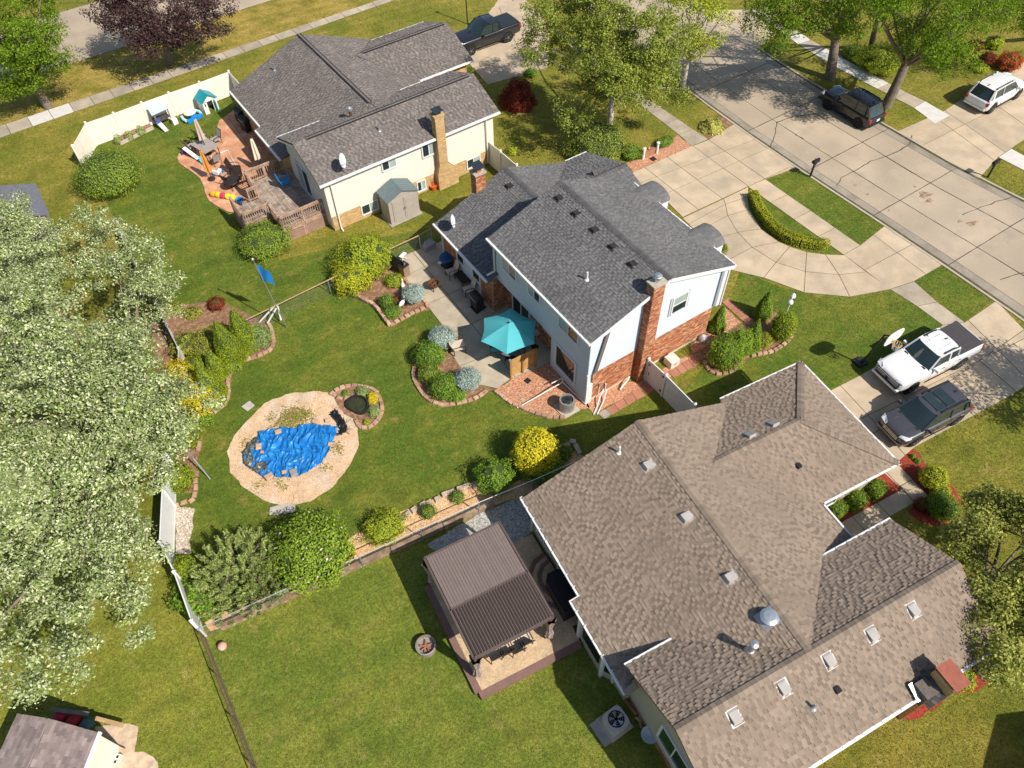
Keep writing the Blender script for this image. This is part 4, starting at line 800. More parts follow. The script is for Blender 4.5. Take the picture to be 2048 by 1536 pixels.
def car(name, label, loc, head, col_, L=4.6, Wd=1.86, hood=.98, belt=1.02, roof=1.66, wheelr=.35, front=.95, rear=.85, wb0=None, ws=(.95, .30), rw=(-1.75, -2.1), bed=None, rails=None, sunroof=False, group=None, cat='car', trim=None, rimm=RIM, bedmat=None):
    """x forward, y left, origin on the ground at the centre"""
    e = empty(name, loc, head, label, cat, group); hw = Wd/2; h = L/2; zb = .24 if bed is None else .36; rimm = rimm or RIM
    def ring(x, w, z0, zt, cr=.03, sh=.93):
        half = [(0, z0), (w*.80, z0), (w*.955, z0+.07), (w, z0+.28), (w*.995, zt-.20), (w*sh+.03*w, zt-.06), (w*.86, zt), (w*.45, zt+cr*.8), (0, zt+cr)]
        return [(x, -y, z) for y, z in half[::-1]][:-1]+[(x, y, z) for y, z in half[:-1]]
    tail = belt if bed is None else bed[1]
    S = [(h, hw*.70, zb+.20, hood-.26), (h-.05, hw*.82, zb+.05, hood-.15), (h-.20, hw*.94, zb, hood-.07), (h-.45, hw*.985, zb, hood-.03), (ws[0]+.15, hw, zb, hood), (ws[0]-.15, hw, zb, belt), (0, hw, zb, belt), (rw[0]+.2 if bed is None else bed[0]+.02, hw, zb, belt)]
    if bed is None: S += [(rw[1]+.02, hw*.99, zb+.03, belt), (-h+.22, hw*.965, zb+.05, belt-.03), (-h+.06, hw*.90, zb+.14, belt-.08), (-h, hw*.80, zb+.22, belt-.18)]
    else: S += [(bed[0]-.02, hw, zb, tail), (-h+.15, hw*.99, zb+.03, tail), (-h+.03, hw*.97, zb+.10, tail-.01), (-h, hw*.94, zb+.14, tail-.06)]
    mb = MB(); loft(mb, [ring(*s)[::-1] for s in S]); body = subsurf(mb.build('body', col_, e, smooth=True), 2)
    # greenhouse
    xe = rw[1] if bed is None else bed[0]+.04; x2 = rw[0] if bed is None else bed[0]+.12
    yb, yr = hw*.90, hw*.74; Lw, Rf, Sd, Rr = MB(), MB(), MB(), MB(); zb2 = belt-.03
    def arc(x, y, z, dx=0.0, cr=0.0, n=6): return [(x+dx*(1-(2*i/n-1)**2), y*(1-2*i/n), z+cr*(1-(2*i/n-1)**2)) for i in range(n+1)]
    A_, B_, C_, D_ = arc(ws[0], yb*.97, zb2, .16), arc(ws[1], yr, roof-.05, .08, .045), arc(x2, yr, roof-.06, -.03, .04), arc(xe, yb*.94, zb2, -.07)
    M1 = arc((ws[1]*2+x2)/3, yr*1.01, roof, 0, .045)
    def strip_(mb, p, q): n = len(p); mb.add(p+q, [(i, i+1, n+i+1, n+i) for i in range(n-1)])
    strip_(Lw, A_, B_); strip_(Rf, B_, M1); strip_(Rf, M1, C_); strip_(Rr, C_, D_)
    for s in (1, -1):
        k = 0 if s > 0 else -1; pts = [A_[k], B_[k], M1[k], C_[k], D_[k]]; Sd.add(pts if s > 0 else pts[::-1], [(0, 1, 2, 3, 4)])
    mw = MB(); Lw.build('windscreen', CARGL, e, smooth=True); subsurf(Rf.build('roof', col_, e, smooth=True), 1); Rr.build('rear_window', CARGL, e, smooth=True)
    for s, nm in ((1, 'left'), (-1, 'right')):
        k = 0 if s > 0 else -1; pts = [A_[k], B_[k], M1[k], C_[k], D_[k]]; q = MB(); q.add(pts if s > 0 else pts[::-1], [(0, 1, 2, 3, 4)]); q.build('side_window', CARGL, e)
        q = MB(); q.beam(A_[k], B_[k], .07, .07); q.beam(B_[k], M1[k], .07, .05); q.beam(M1[k], C_[k], .07, .05); q.beam(C_[k], D_[k], .12 if bed is None else .16, .07)
        xm = (ws[1]+x2)/2-.05; q.beam((xm, s*yb, zb2), (xm-.03, s*yr, roof-.02), .07, .03)
        if bed is None: q.beam((x2+.05, s*yb*.98, zb2), (x2+.12, s*yr, roof-.05), .10, .03)
        q.build('pillar', col_, e)
        q = MB(); q.box((ws[0]-.28, s*(hw+.10), belt+.06), (.13, .20, .15)); q.beam((ws[0]-.28, s*(hw-.08), belt), (ws[0]-.28, s*(hw+.03), belt+.03), .05); q.build('mirror', trim or col_, e)
        q = MB()                                               # panel gaps and sill
        for x in (ws[0]-.18, xm, (x2+.18) if bed is None else bed[0]+.30): q.beam((x, s*(hw+.001), zb+.22), (x, s*(hw*.975), belt-.05), .014, .014)
        q.beam((h-wheel_x(L)[0]-.5 if False else ws[0], s*(hw*.985), zb+.04), (-h+1.3, s*(hw*.985), zb+.04), .03, .10); q.build('panel_gap', UNDER, e)
        for x in ((ws[0]-.95), xm-.75):
            q = MB(); q.box((x, s*(hw+.012), belt-.16), (.2, .03, .035)); q.build('door_handle', trim or CHROME, e)
        q = MB(); q.add([(h-.03, s*hw*.48, hood-.20), (h-.12, s*hw*.88, hood-.16), (h-.42, s*hw*.97, hood-.10), (h-.30, s*hw*.80, hood-.045), (h-.12, s*hw*.5, hood-.09)], [(0, 1, 2, 3, 4)] if s > 0 else [(4, 3, 2, 1, 0)])
        o = q.build('headlight', LAMPW, e); md = o.modifiers.new('t', 'SOLIDIFY'); md.thickness = .05; md.offset = 1
        q = MB(); zt = (belt if bed is None else tail)
        q.box((-h+.12, s*hw*.84, zt-.22), (.20, .18, .24)) if bed is None else q.box((-h+.07, s*hw*.90, zt-.24), (.13, .15, .34)); q.build('tail_light', LAMPR, e)
    fx, rx = h-front, -h+rear
    for x in (fx, rx):
        for s in (1, -1):
            q = MB(); q.tube((x, s*(hw-.30), wheelr+.03), (x, s*(hw+.008), wheelr+.03), wheelr*1.17, None, 22); q.build('wheel_arch', UNDER, e)
            wl = MB(); wl.tube((x, s*(hw-.22), wheelr), (x, s*(hw+.02), wheelr), wheelr, wheelr*.97, 24); wo = wl.build('wheel', TYRE, e)
            q = MB(); q.tube((x, s*(hw+.0), wheelr), (x, s*(hw+.026), wheelr), wheelr*.68, wheelr*.66, 20); q.build('rim', UNDER, wo)
            q = MB(); q.tube((x, s*(hw+.02), wheelr), (x, s*(hw+.035), wheelr), wheelr*.15, None, 10)
            for i in range(5):
                a = 2*math.pi*i/5; q.beam((x, s*(hw+.03), wheelr), (x+wheelr*.66*math.cos(a), s*(hw+.03), wheelr+wheelr*.66*math.sin(a)), .05, .02)
            q.build('spokes', rimm, wo)
    gw = .52 if bed is None else .74; q = MB(); q.b2((h-.10, -hw*gw, hood-(.46 if bed is None else .58)), (h+.014, hw*gw, hood-.20)); gr = q.build('grille', UNDER, e)
    if bed: q = MB(); q.box((h+.03, 0, hood-.36), (.03, .30, .05)); q.box((h+.03, 0, hood-.36), (.03, .12, .10)); q.build('emblem', UNDER if trim is None else CHROME, gr)
    for i in range(3): q = MB(); q.box((h+.016, 0, hood-.41+.09*i), (.02, hw*gw*1.9, .028)); q.build('grille_bar', CHROME if bed is None else col_, gr)
    q = MB(); q.b2((h-.16, -hw*.86, zb+.12), (h+.05, hw*.86, zb+.25)); q.build('bumper', trim or col_, e); q = MB(); q.b2((-h-.04, -hw*.84, zb+.14), (-h+.16, hw*.84, zb+.28)); q.build('bumper', (trim or col_) if bed is None else CHROME, e)
    q = MB(); q.box((-h-.045 if bed else -h-.012, 0, zb+.48 if bed is None else zb+.21), (.02, .32, .16)); q.build('licence_plate', PLATE, e)
    for s in (.45, -.45): q = MB(); q.beam((h-.5, s*hw*1.1, hood-.012), (ws[0]+.35, s*hw*1.0, hood+.018), .03, .02); q.build('bonnet_crease', col_, e)
    q = MB(); q.beam((ws[0]+.12, -hw*.7, hood+.015), (ws[0]+.12, hw*.7, hood+.015), .10, .02); q.build('wiper_cowl', UNDER, e)
    if sunroof: q = MB(); q.slabpoly([(ws[1]-.20, -yr*.72, roof+.035), (x2+.75, -yr*.72, roof+.045), (x2+.75, yr*.72, roof+.045), (ws[1]-.20, yr*.72, roof+.035)][::-1], .015); so_ = q.build('sunroof', CARGL, e); q = MB(); q.box(((ws[1]+x2)/2+.25, 0, roof+.052), (.05, yr*1.4, .012)); q.build('sunroof_bar', UNDER, so_)
    if rails:
        for s in (1, -1):
            q = MB(); q.beam((ws[1]-.35, s*yr*.93, roof+.07), (x2+.25, s*yr*.93, roof+.06), .045, .045); q.box((ws[1]-.35, s*yr*.93, roof+.02), (.08, .05, .08)); q.box((x2+.25, s*yr*.93, roof+.02), (.08, .05, .08)); q.build('roof_rail', rails, e)
    q = MB(); q.add([(x2+.35, -.03, roof+.04), (x2+.35, .03, roof+.04), (x2+.15, .03, roof+.03), (x2+.15, -.03, roof+.03), (x2+.2, 0, roof+.12)], [(0, 1, 4), (1, 2, 4), (2, 3, 4), (3, 0, 4)]); q.build('antenna', trim or UNDER, e)
    if bed:
        q = MB(); q.b2((-h+.10, -hw*.90, tail+.005), (bed[0]-.03, hw*.90, tail+.035)); q.build('bed_cover', bedmat or M('tonneau', (.055, .05, .055), rough=.75, var=.08, vs=5), e)
        q = MB(); q.box((-h-.005, 0, tail-.28), (.02, hw*1.55, .40)); q.build('tailgate', col_, e)
        if trim is None:
            for i in range(3): q = MB(); q.beam((ws[1]-.3, -.35+.35*i, roof+.038), (x2+.25, -.35+.35*i, roof+.035), .05, .015); q.build('roof_rib', col_, e)
    return e
def wheel_x(L): return (0, 0)
def seat_on(p_front, p_rear, side, hw):
    """position and heading from the ground contact of the two visible wheels (pixels); side: +1 if they are the left ones"""
    f, r = G(*p_front)[:2], G(*p_rear)[:2]; d = f-r; a = math.atan2(d[1], d[0]); m_ = (f+r)/2; n = np.array([-math.sin(a), math.cos(a)])
    m_ = m_-n*side*hw; return (float(m_[0]), float(m_[1])), a
PW = paint('paint_white', (.68, .68, .68)); PG = paint('paint_graphite', (.095, .090, .105), .5, .3); PB = paint('paint_black', (.010, .009, .012)); PK = paint('paint_black_blue', (.012, .013, .018))
(p, a) = seat_on((1818, 785), (1914, 736), 1, .93)
car('pickup_truck', 'white crew cab pickup with dark bed cover on the southern driveway', (p[0]+.10, p[1]+.02, .03), a, PW, L=5.75, Wd=2.02, hood=1.22, belt=1.24, roof=1.86, wheelr=.40, front=.98, rear=1.30, ws=(1.02, .42), bed=(-1.10, 1.30), cat='pickup', rails=BLACKP)
(p, a) = seat_on((1827, 889), (1901, 851), 1, .86)
car('parked_car', 'graphite grey SUV with black sunroof beside the white pickup', (p[0], p[1], .03), a, PG, L=4.55, Wd=1.86, sunroof=True, roof=1.68, ws=(1.15, .42), rw=(-1.72, -2.08), rails=BLACKP)
(p, a) = seat_on((1652, 218), (1711, 254), 1, .86)
car('parked_car', 'black SUV parked at the far kerb under the street trees', (p[0], p[1], .03), a, PB, L=4.6, Wd=1.88, roof=1.68, ws=(1.05, .35), rw=(-1.75, -2.1), rails=BLACKP, trim=BLACKP, rimm=BLACKP)
(p, a) = seat_on((2033, 196), (1976, 228), -1, .90)
car('parked_car', 'white SUV with black roof rails on the far driveway', (p[0], p[1], .035), a, PW, L=4.85, Wd=1.94, hood=1.05, belt=1.08, roof=1.76, wheelr=.38, ws=(1.15, .45), rw=(-1.90, -2.25), rails=BLACKP)
(p, a) = seat_on((943, 111), (1020, 83), 1, .93)
car('pickup_truck', 'black crew cab pickup on the driveway behind the cream house', (p[0], p[1], .03), a, PK, L=5.75, Wd=2.02, hood=1.22, belt=1.24, roof=1.88, wheelr=.41, front=.98, rear=1.25, ws=(1.02, .42), bed=(-1.05, 1.30), cat='pickup', trim=BLACKP, bedmat=M('tonneau_blue', (.02, .028, .035), rough=.6, var=.1))
# ================================================================== yards: beds, edgings, fences
from mathutils import noise as mnoise
MULCH = M('mulch_brown', (.20, .105, .060), rough=.95, var=.3, vs=14, bump=.9, bs=30, c2=(.30, .185, .11), mixs=4, fine=.4, fs=26)
MULCHR = M('mulch_red', (.26, .042, .022), rough=.95, var=.3, vs=14, bump=.9, bs=30, fine=.45, fs=26)
GRAVR = M('gravel_red', (.40, .185, .105), rough=.95, var=.25, vs=10, bump=.9, bs=26, c2=(.52, .30, .19), mixs=7, fine=.45, fs=22)
CHIP = M('wood_chip', (.56, .34, .17), rough=.95, var=.25, vs=9, bump=.8, bs=26, c2=(.62, .42, .24), mixs=3, fine=.4, fs=24)
SAND = M('sand_bed', (.58, .40, .25), rough=.95, var=.16, vs=1.6, bump=.9, bs=22, c2=(.52, .40, .29), mixs=.8, fine=.34, fs=22)
PEB = M('pebbles_pale', (.50, .44, .36), rough=.9, var=.3, vs=10, bump=1.0, bs=20, c2=(.36, .28, .22), mixs=8, fine=.5, fs=18)
GRAVG = M('gravel_grey', (.40, .385, .35), rough=.95, var=.25, vs=10, bump=1.0, bs=24, c2=(.26, .25, .23), mixs=7, fine=.45, fs=20)
STONE = M('edging_block', ov=.12, c=(.40, .25, .165), rough=.9, var=.15, vs=5, bump=.4, bs=50)
STONE2 = M('edging_block_pale', ov=.12, c=(.46, .31, .21), rough=.9, var=.15, vs=5, bump=.4, bs=50)
STONE3 = M('edging_block_dark', ov=.12, c=(.33, .20, .135), rough=.9, var=.15, vs=5, bump=.4, bs=50)
ROCK = M('field_rock', ov=.12, c=(.42, .33, .25), rough=.9, var=.25, vs=6, bump=.5, bs=30)
PAVR = M('paver_red', ov=.12, c=(.36, .165, .105), rough=.9, var=.14, vs=4, island=.1, bump=.3, bs=50)
fb = ZM(1380, 560, 1142/240); z2 = ZM(340, 150, 2048/360); A1 = ZM(350, 200, 1250/210); A2 = ZM(350, 290, 1270/290); po = ZM(470, 760, 1122/330); fl = ZM(470, 500, 899/170); um = ZM(860, 560, 1190/250); bb_ = ZM(690, 470, 1176/210); lz = ZM(420, 20, 3.2); pf = ZM(290, 180, 1270/160); mz = ZM(620, 250, 2048/420)
def rough(poly, st=.22, j=.05):
    out = []
    for i in range(len(poly)):
        a, b = poly[i], poly[(i+1) % len(poly)]; d = math.hypot(b[0]-a[0], b[1]-a[1]); n = max(1, int(d/st))
        for k in range(n): t = k/n; x, y = a[0]+(b[0]-a[0])*t, a[1]+(b[1]-a[1])*t; out.append((x+j*(mnoise.noise(Vector((x*1.3, y*1.3, 1)))*2+random.uniform(-.6, .6)), y+j*(mnoise.noise(Vector((x*1.3, y*1.3, 7)))*2+random.uniform(-.6, .6))))
    return out
def bed(name, pts, mat, zm=None, z=.014, h=None, j=.05): return sheet(name, rough(gp(pts, 0, zm), j=j), z, mat)
def stonemesh(i, mat, d):
    r = random.Random(i); mb = MB(); x, y, z = d
    def j(): return r.uniform(.86, 1.1)
    vs = [(-x/2*j(), -y/2*j(), 0), (x/2*j(), -y/2*j(), 0), (x/2*j(), y/2*j(), 0), (-x/2*j(), y/2*j(), 0)]
    vs += [(v[0], v[1], z*.72) for v in vs]+[(v[0]*.84, v[1]*.82, z*r.uniform(.95, 1.08)) for v in vs]
    mb.add(vs, [(0, 1, 5, 4), (1, 2, 6, 5), (2, 3, 7, 6), (3, 0, 4, 7), (4, 5, 9, 8), (5, 6, 10, 9), (6, 7, 11, 10), (7, 4, 8, 11), (8, 9, 10, 11)])
    me = bpy.data.meshes.new('block'); me.from_pydata(mb.v, [], mb.f); me.materials.append(mat); me.update(); return me
BLK = [stonemesh(i, random.choice((STONE, STONE, STONE2, STONE3)), (.30, .20, .15)) for i in range(14)]
RKS = [stonemesh(50+i, ROCK, (.34, .26, .17)) for i in range(8)]
def edging(name, label, pts, zm=None, meshes=BLK, sp=.31, jit=.02, layers=1, world=False, closed=False):
    pl = pts if world else gp(pts, 0, zm); d = sum(math.hypot(b[0]-a[0], b[1]-a[1]) for a, b in zip(pl[:-1], pl[1:])); n = max(2, int(d/sp)+1); P_ = resample(pl, n)
    e = empty(name, (P_[0][0], P_[0][1], 0), 0, label, 'edging')
    for ly in range(layers):
        for i in range(n):
            a = P_[max(0, i-1)]; b = P_[min(n-1, i+1)]; t = math.atan2(b[1]-a[1], b[0]-a[0])
            o = bpy.data.objects.new('stone_block', random.choice(meshes)); col.objects.link(o); o.parent = e
            o.location = (P_[i][0]-P_[0][0]+random.uniform(-jit, jit), P_[i][1]-P_[0][1]+random.uniform(-jit, jit), ly*.14-.01); o.rotation_euler = (0, 0, t+random.uniform(-.08, .08)+(math.pi if random.random() < .5 else 0))
    return e
bed('bed_patio_north', [(235, 555), (300, 520), (480, 400), (510, 330), (590, 410), (645, 450), (790, 610), (830, 680), (700, 720), (560, 800), (530, 810), (470, 720), (420, 650), (330, 600)], MULCH, pa)
bed('bed_patio_west', [(715, 1130), (705, 1060), (760, 960), (850, 900), (960, 940), (985, 1000), (1060, 1115), (1200, 1250), (1340, 1290), (1250, 1310), (1190, 1350), (1070, 1390), (940, 1405), (820, 1360), (740, 1255), (710, 1170)], MULCH, pa)
bed('gravel_bed_house', [(1345, 1280), (1450, 1205), (1735, 1085), (1760, 1060), (2020, 1370), (2045, 1420), (1970, 1445), (1840, 1505), (1750, 1500), (1590, 1450), (1440, 1380), (1335, 1310)], GRAVR, pa)
edging('stone_edging', 'low tan stone block edging beside the big yellow-green shrub', [(240, 555), (290, 590), (340, 620), (400, 650), (440, 690), (480, 740), (520, 795)], pa, layers=2)
edging('stone_edging', 'stone block edging between the heron bed and the lawn corner', [(545, 795), (600, 765), (650, 740), (700, 712), (750, 690), (815, 655)], pa)
edging('stone_edging', 'stone pavers along the concrete patio beside the heron bed', [(815, 640), (770, 600), (660, 470), (640, 440)], pa, sp=.36)
edging('stone_edging', 'curved stone block edging around the globe spruce bed', [(715, 1130), (706, 1170), (716, 1215), (740, 1262), (775, 1318), (825, 1365), (885, 1398), (940, 1408), (1000, 1402), (1070, 1390), (1130, 1375), (1190, 1350), (1255, 1308)], pa)
edging('stone_edging', 'stone edging in front of the red gravel and air conditioner', [(1340, 1312), (1440, 1385), (1520, 1425), (1590, 1455), (1680, 1485), (1750, 1502), (1840, 1500)], pa)
bed('bed_left', [(990, 330), (1010, 380), (1030, 490), (960, 565), (900, 590), (780, 630), (730, 660), (685, 760), (680, 900), (600, 1000), (510, 1070), (475, 1120), (460, 1300), (430, 1530), (400, 1640), (320, 1640), (230, 1100), (150, 800), (60, 250), (300, 200), (600, 150), (760, 230)], MULCH, e2, z=.018)
edging('stone_edging', 'long curving stone edging along the left flower bed', [(985, 330), (1010, 380), (1025, 430), (1030, 490), (1010, 530), (960, 565), (900, 590), (840, 610), (780, 630), (730, 660), (700, 700), (685, 750), (680, 800), (685, 850), (680, 900), (650, 960), (600, 1000), (550, 1035), (510, 1070), (480, 1120), (470, 1180), (465, 1240), (455, 1300)], e2)
edging('stone_edging', 'stone edging at the lower end of the left bed by white pebbles', [(360, 190), (355, 300), (340, 385), (300, 400), (245, 412), (200, 430)], f2, sp=.34)
bed('pebble_bed', [(200, 440), (350, 450), (330, 560), (310, 700), (320, 800), (205, 800)], PEB, f2)
# sunken pond area
pool = [(620, 783), (570, 790), (530, 808), (495, 838), (468, 872), (455, 905), (460, 945), (485, 975), (525, 1000), (572, 1013), (622, 1003), (670, 970), (702, 930), (718, 890), (712, 850), (697, 805), (655, 785)]
bed('sand_patch', pool, SAND, j=.05)
bed('bed_pond', [(660, 90), (700, 65), (770, 45), (850, 42), (920, 60), (970, 95), (1000, 150), (1005, 200), (980, 270), (930, 320), (860, 330), (830, 270), (740, 230), (690, 150)], MULCH, po, z=.022)
edging('stone_edging', 'ring of stone blocks around the black pond tub', [(665, 95), (690, 75), (730, 55), (780, 45), (830, 45), (880, 50), (930, 65), (965, 90), (990, 130), (1003, 185), (995, 240), (965, 285), (930, 315), (895, 328), (850, 325), (832, 290)], po)
edging('stone_edging', 'short inner row of blocks between pond and sand', [(670, 105), (720, 135), (765, 130)], po, sp=.36)
TARP = M('tarp_blue', (.008, .135, .42), rough=.38, var=.2, vs=3, spec=.4, c2=(.02, .20, .50), mixs=3.5)
tp = gp([(170, 360), (260, 335), (400, 330), (520, 300), (600, 310), (705, 325), (690, 385), (665, 440), (645, 500), (590, 570), (520, 620), (440, 665), (370, 670), (280, 675), (225, 690), (185, 660), (120, 620), (75, 590), (65, 520), (110, 440)], 0, po)
def inpoly(x, y, p):
    c = False; n = len(p)
    for i in range(n):
        a, b = p[i], p[i-1]
        if (a[1] > y) != (b[1] > y) and x < (b[0]-a[0])*(y-a[1])/(b[1]-a[1])+a[0]: c = not c
    return c
def cloth(name, poly, mat, st=.05, amp=.10, f=1.6, z0=.05, stretch=(1, .55)):
    xs = [p[0] for p in poly]; ys = [p[1] for p in poly]; nx, ny = int((max(xs)-min(xs))/st)+2, int((max(ys)-min(ys))/st)+2; vs, idx, fs = [], {}, []
    for j in range(ny):
        for i in range(nx):
            x, y = min(xs)+i*st, min(ys)+j*st
            if inpoly(x, y, poly):
                a_, l_ = x*.89-y*.45, x*.45+y*.89; wob = .35*mnoise.noise(Vector((x*1.1, y*1.1, 9))); q = Vector(((a_+wob)*f*stretch[0], (l_+wob)*f*stretch[1], 3.1)); h = 1-abs(mnoise.noise(q)*2); q2 = Vector(((a_*.6+l_*.8+wob)*f*1.7, (l_*.6-a_*.8)*f*.8, 5)); h2 = 1-abs(mnoise.noise(q2)*2); h3 = 1-abs(mnoise.noise(q*2.6)*2)
                idx[i, j] = len(vs); vs.append((x, y, z0+amp*(.55*max(h, 0)**3+.35*max(h2, 0)**3+.34*max(h3, 0)**2)))
    for (i, j), k in idx.items():
        if (i+1, j) in idx and (i+1, j+1) in idx and (i, j+1) in idx: fs.append((k, idx[i+1, j], idx[i+1, j+1], idx[i, j+1]))
    mb = MB(); mb.v, mb.f = vs, fs; o = mb.build(name, mat, None, smooth=True); md = o.modifiers.new('t', 'SOLIDIFY'); md.thickness = .012; return o
tag(cloth('tarp', rough(tp, .2, .03), TARP, st=.035, amp=.21, f=1.5, stretch=(1.5, .45)), 'crumpled bright blue tarp spread on the sand patch', 'tarp')
tag(cloth('pond_liner', gp([(150, 395), (175, 430), (120, 500), (150, 570), (220, 560), (235, 620), (190, 660), (110, 620), (66, 580), (60, 515), (90, 450)], 0, po), M('liner_mesh', (.045, .060, .065), rough=.5, var=.5, vs=12, c2=(.16, .17, .15), mixs=9), amp=.14, f=3.2, z0=.15), 'dark net liner bunched at the left edge of the tarp', 'liner')
tag(cloth('pond_liner', gp([(640, 240), (690, 205), (730, 250), (775, 330), (750, 375), (690, 400), (715, 350), (690, 290)], 0, po), M('liner_black', (.014, .014, .016), rough=.28, var=.2, vs=6), amp=.22, f=3.2, z0=.03, stretch=(1.6, .4)), 'crumpled black plastic liner between tarp and pond tub', 'liner')
for k, (x, y, s_, lb) in enumerate(((297, 367, .34, 'square tan stone weighing down the top of the blue tarp'), (168, 466, .36, 'pale square stone on the left of the blue tarp'), (192, 505, .16, 'small brick piece in the middle left of the blue tarp'), (110, 588, .17, 'pink stone on the dark net liner'), (172, 608, .15, 'small pink stone on the lower net liner'), (238, 668, .40, 'long pink paver at the lower edge of the tarp'), (405, 645, .44, 'flat grey slab on the lower edge of the tarp'), (340, 640, .24, 'tilted tan rock on the lower edge of the tarp'), (650, 452, .22, 'round tan rock at the right edge of the tarp'), (550, 288, .38, 'tan block at the top corner of the tarp'), (782, 352, .32, 'pale rock by the black plastic liner'), (700, 208, .26, 'pinkish rock above the black liner'), (630, 280, .26, 'flat stone between tarp and black liner'))):
    q = G(*po(x, y)); me = stonemesh(200+k, STONE2 if k not in (6,) else M('slab_grey', (.28, .26, .26), var=.15), (s_, s_*.8, .10)); o = obj('rock', me); o.location = (q[0], q[1], .15 if k < 9 else .05); o.rotation_euler = (0, 0, k*1.3); tag(o, lb, 'stone', 'stones holding down the tarp')
e = empty('pond_tub', tuple(G(*po(832, 185))), 0, 'black kidney shaped pond tub filled with dark water', 'pond tub')
kp_ = []
for i in range(24):
    a = 2*math.pi*i/24; r = 1.0-.38*max(0, math.cos(a-math.radians(215)))**2; kp_.append((.58*r*math.cos(a), .62*r*math.sin(a)))
mb = MB(); n = 24; vs = [(x*1.08, y*1.08, 0) for x, y in kp_]+[(x*1.08, y*1.08, .22) for x, y in kp_]+[(x*.92, y*.92, .22) for x, y in kp_]+[(x*.88, y*.88, .03) for x, y in kp_]
mb.add(vs, [(k*n+i, k*n+(i+1) % n, (k+1)*n+(i+1) % n, (k+1)*n+i) for k in range(3) for i in range(n)]); mb.build('shell', BLACKP, e)
mb = MB(); mb.add([(x*.9, y*.9, .10) for x, y in kp_], [tuple(range(n))]); mb.build('water', M('pond_water', (.035, .04, .015), rough=.06, var=.3, vs=4, spec=.6), e)
for k, (pts, zm_, lb) in enumerate((([(45, 185), (100, 145), (135, 175), (85, 215)], po, 'square pale paving stone at the upper edge of the sand patch'), ([(240, 870), (300, 855), (410, 845), (405, 900), (235, 925)], po, 'grey concrete pad at the lower edge of the sand patch'))):
    mb = MB(); c = np.mean(gp(pts, 0, zm_), axis=0); mb.prism([(x-c[0], y-c[1]) for x, y in gp(pts, 0, zm_)], 0, .05); o = mb.build('paving_stone', M('paving_grey', (.42, .39, .35), var=.15, vs=5), None); o.location = (c[0], c[1], .012); tag(o, lb, 'paving stone')
mb = MB(); mb.path([tuple(G(*po(x, y), .03)) for x, y in ((350, 900), (380, 860), (405, 810), (395, 775), (370, 790))], .018); tag(mb.build('garden_hose', M('hose_yellow', (.55, .36, .10), var=.1), None), 'thin yellow hose lying at the lower edge of the sand', 'hose')
# bed along the southern chain fence
bed('chip_bed', [(690, 1085), (712, 1068), (770, 1035), (820, 1018), (870, 998), (950, 962), (1010, 975), (1150, 905), (1180, 915), (1068, 985), (975, 1014), (840, 1078), (710, 1135), (420, 1262), (412, 1245), (560, 1170), (690, 1110)], CHIP, z=.016)
edging('rock_border', 'irregular field stones lining the chip bed towards the lawn', [(20, 850), (90, 785), (150, 745), (220, 712), (300, 680), (370, 645), (430, 620), (520, 595), (580, 585)], a3, meshes=RKS, sp=.36, jit=.06)
edging('rock_border', 'pale rocks beside the yellow shrub under the brown eave', [(1235, 300), (1280, 270), (1325, 250), (1350, 290), (1370, 330)], a3, meshes=RKS, sp=.34, jit=.05)
TIMB = M('timber_weathered', ov=.12, c=(.23, .145, .085), rough=.9, var=.3, vs=4, bump=.5, bs=30, c2=(.30, .21, .14), mixs=2)
for k in range(5):
    x0 = -6.0+k*2.62; e = MB(); e.b2((0, -.10, 0), (2.58, .10, .34)); o = e.build('timber', TIMB, None, loc=(x0, 16.55-.045*k, 0)); tag(o, ['weathered timber sleeper under the pine at the fence corner', 'weathered timber sleeper below the flowering shrub', 'weathered timber sleeper left of the chip bed', 'weathered timber sleeper in front of the chip bed', 'weathered timber sleeper behind the pergola'][k], 'timber', 'timber sleepers along the fence')
bed('gravel_yard', [(853, 1088), (930, 1045), (975, 1018), (1048, 992), (1068, 1060), (1020, 1095), (880, 1110)], GRAVG, z=.012)
# side bed and pavers of the blue house, south side
bed('gravel_bed_side', [(205, 1375), (290, 1320), (560, 1140), (740, 1150), (900, 1080), (1150, 920), (1380, 800), (1430, 900), (1060, 1110), (800, 1230), (560, 1330), (390, 1420), (300, 1480)], GRAVR, nz)
pv_ = empty('paver_path', tuple(G(1230, 810)), 0, 'path of red square pavers along the brick wall', 'paver path')
c0 = np.array(pv_.location[:2])
for pts in ([(330, 1470), (410, 1425), (480, 1480), (400, 1530)], [(410, 1425), (500, 1375), (555, 1440), (480, 1490)], [(500, 1375), (590, 1315), (645, 1390), (555, 1440)], [(590, 1315), (680, 1255), (735, 1335), (645, 1390)], [(680, 1255), (745, 1215), (825, 1290), (735, 1335)], [(745, 1190), (810, 1140), (920, 1230), (840, 1285)], [(1055, 1045), (1130, 1000), (1190, 1070), (1110, 1110)], [(1130, 1000), (1190, 960), (1255, 1030), (1190, 1070)], [(1190, 960), (1260, 920), (1325, 1000), (1255, 1030)], [(1260, 920), (1330, 875), (1390, 950), (1325, 1000)]):
    mb = MB(); mb.prism(inset([(x-c0[0], y-c0[1]) for x, y in gp(pts, 0, nz)], .012), 0, .045); mb.build('paver', PAVR if pts[0][0] != 330 else M('paver_grey', (.30, .27, .23), var=.15), pv_)
bed('bed_front_corner', [(20, 700), (130, 560), (300, 420), (480, 400), (650, 350), (780, 290), (840, 310), (980, 470), (960, 550), (870, 630), (755, 700), (600, 720), (420, 860), (270, 905), (180, 870), (130, 800)], MULCH, fb, z=.017)
bed('gravel_bed_front', [(180, 470), (310, 420), (330, 260), (350, 280), (490, 405), (330, 500), (200, 600), (20, 690), (0, 620)], GRAVR, fb, z=.0205)
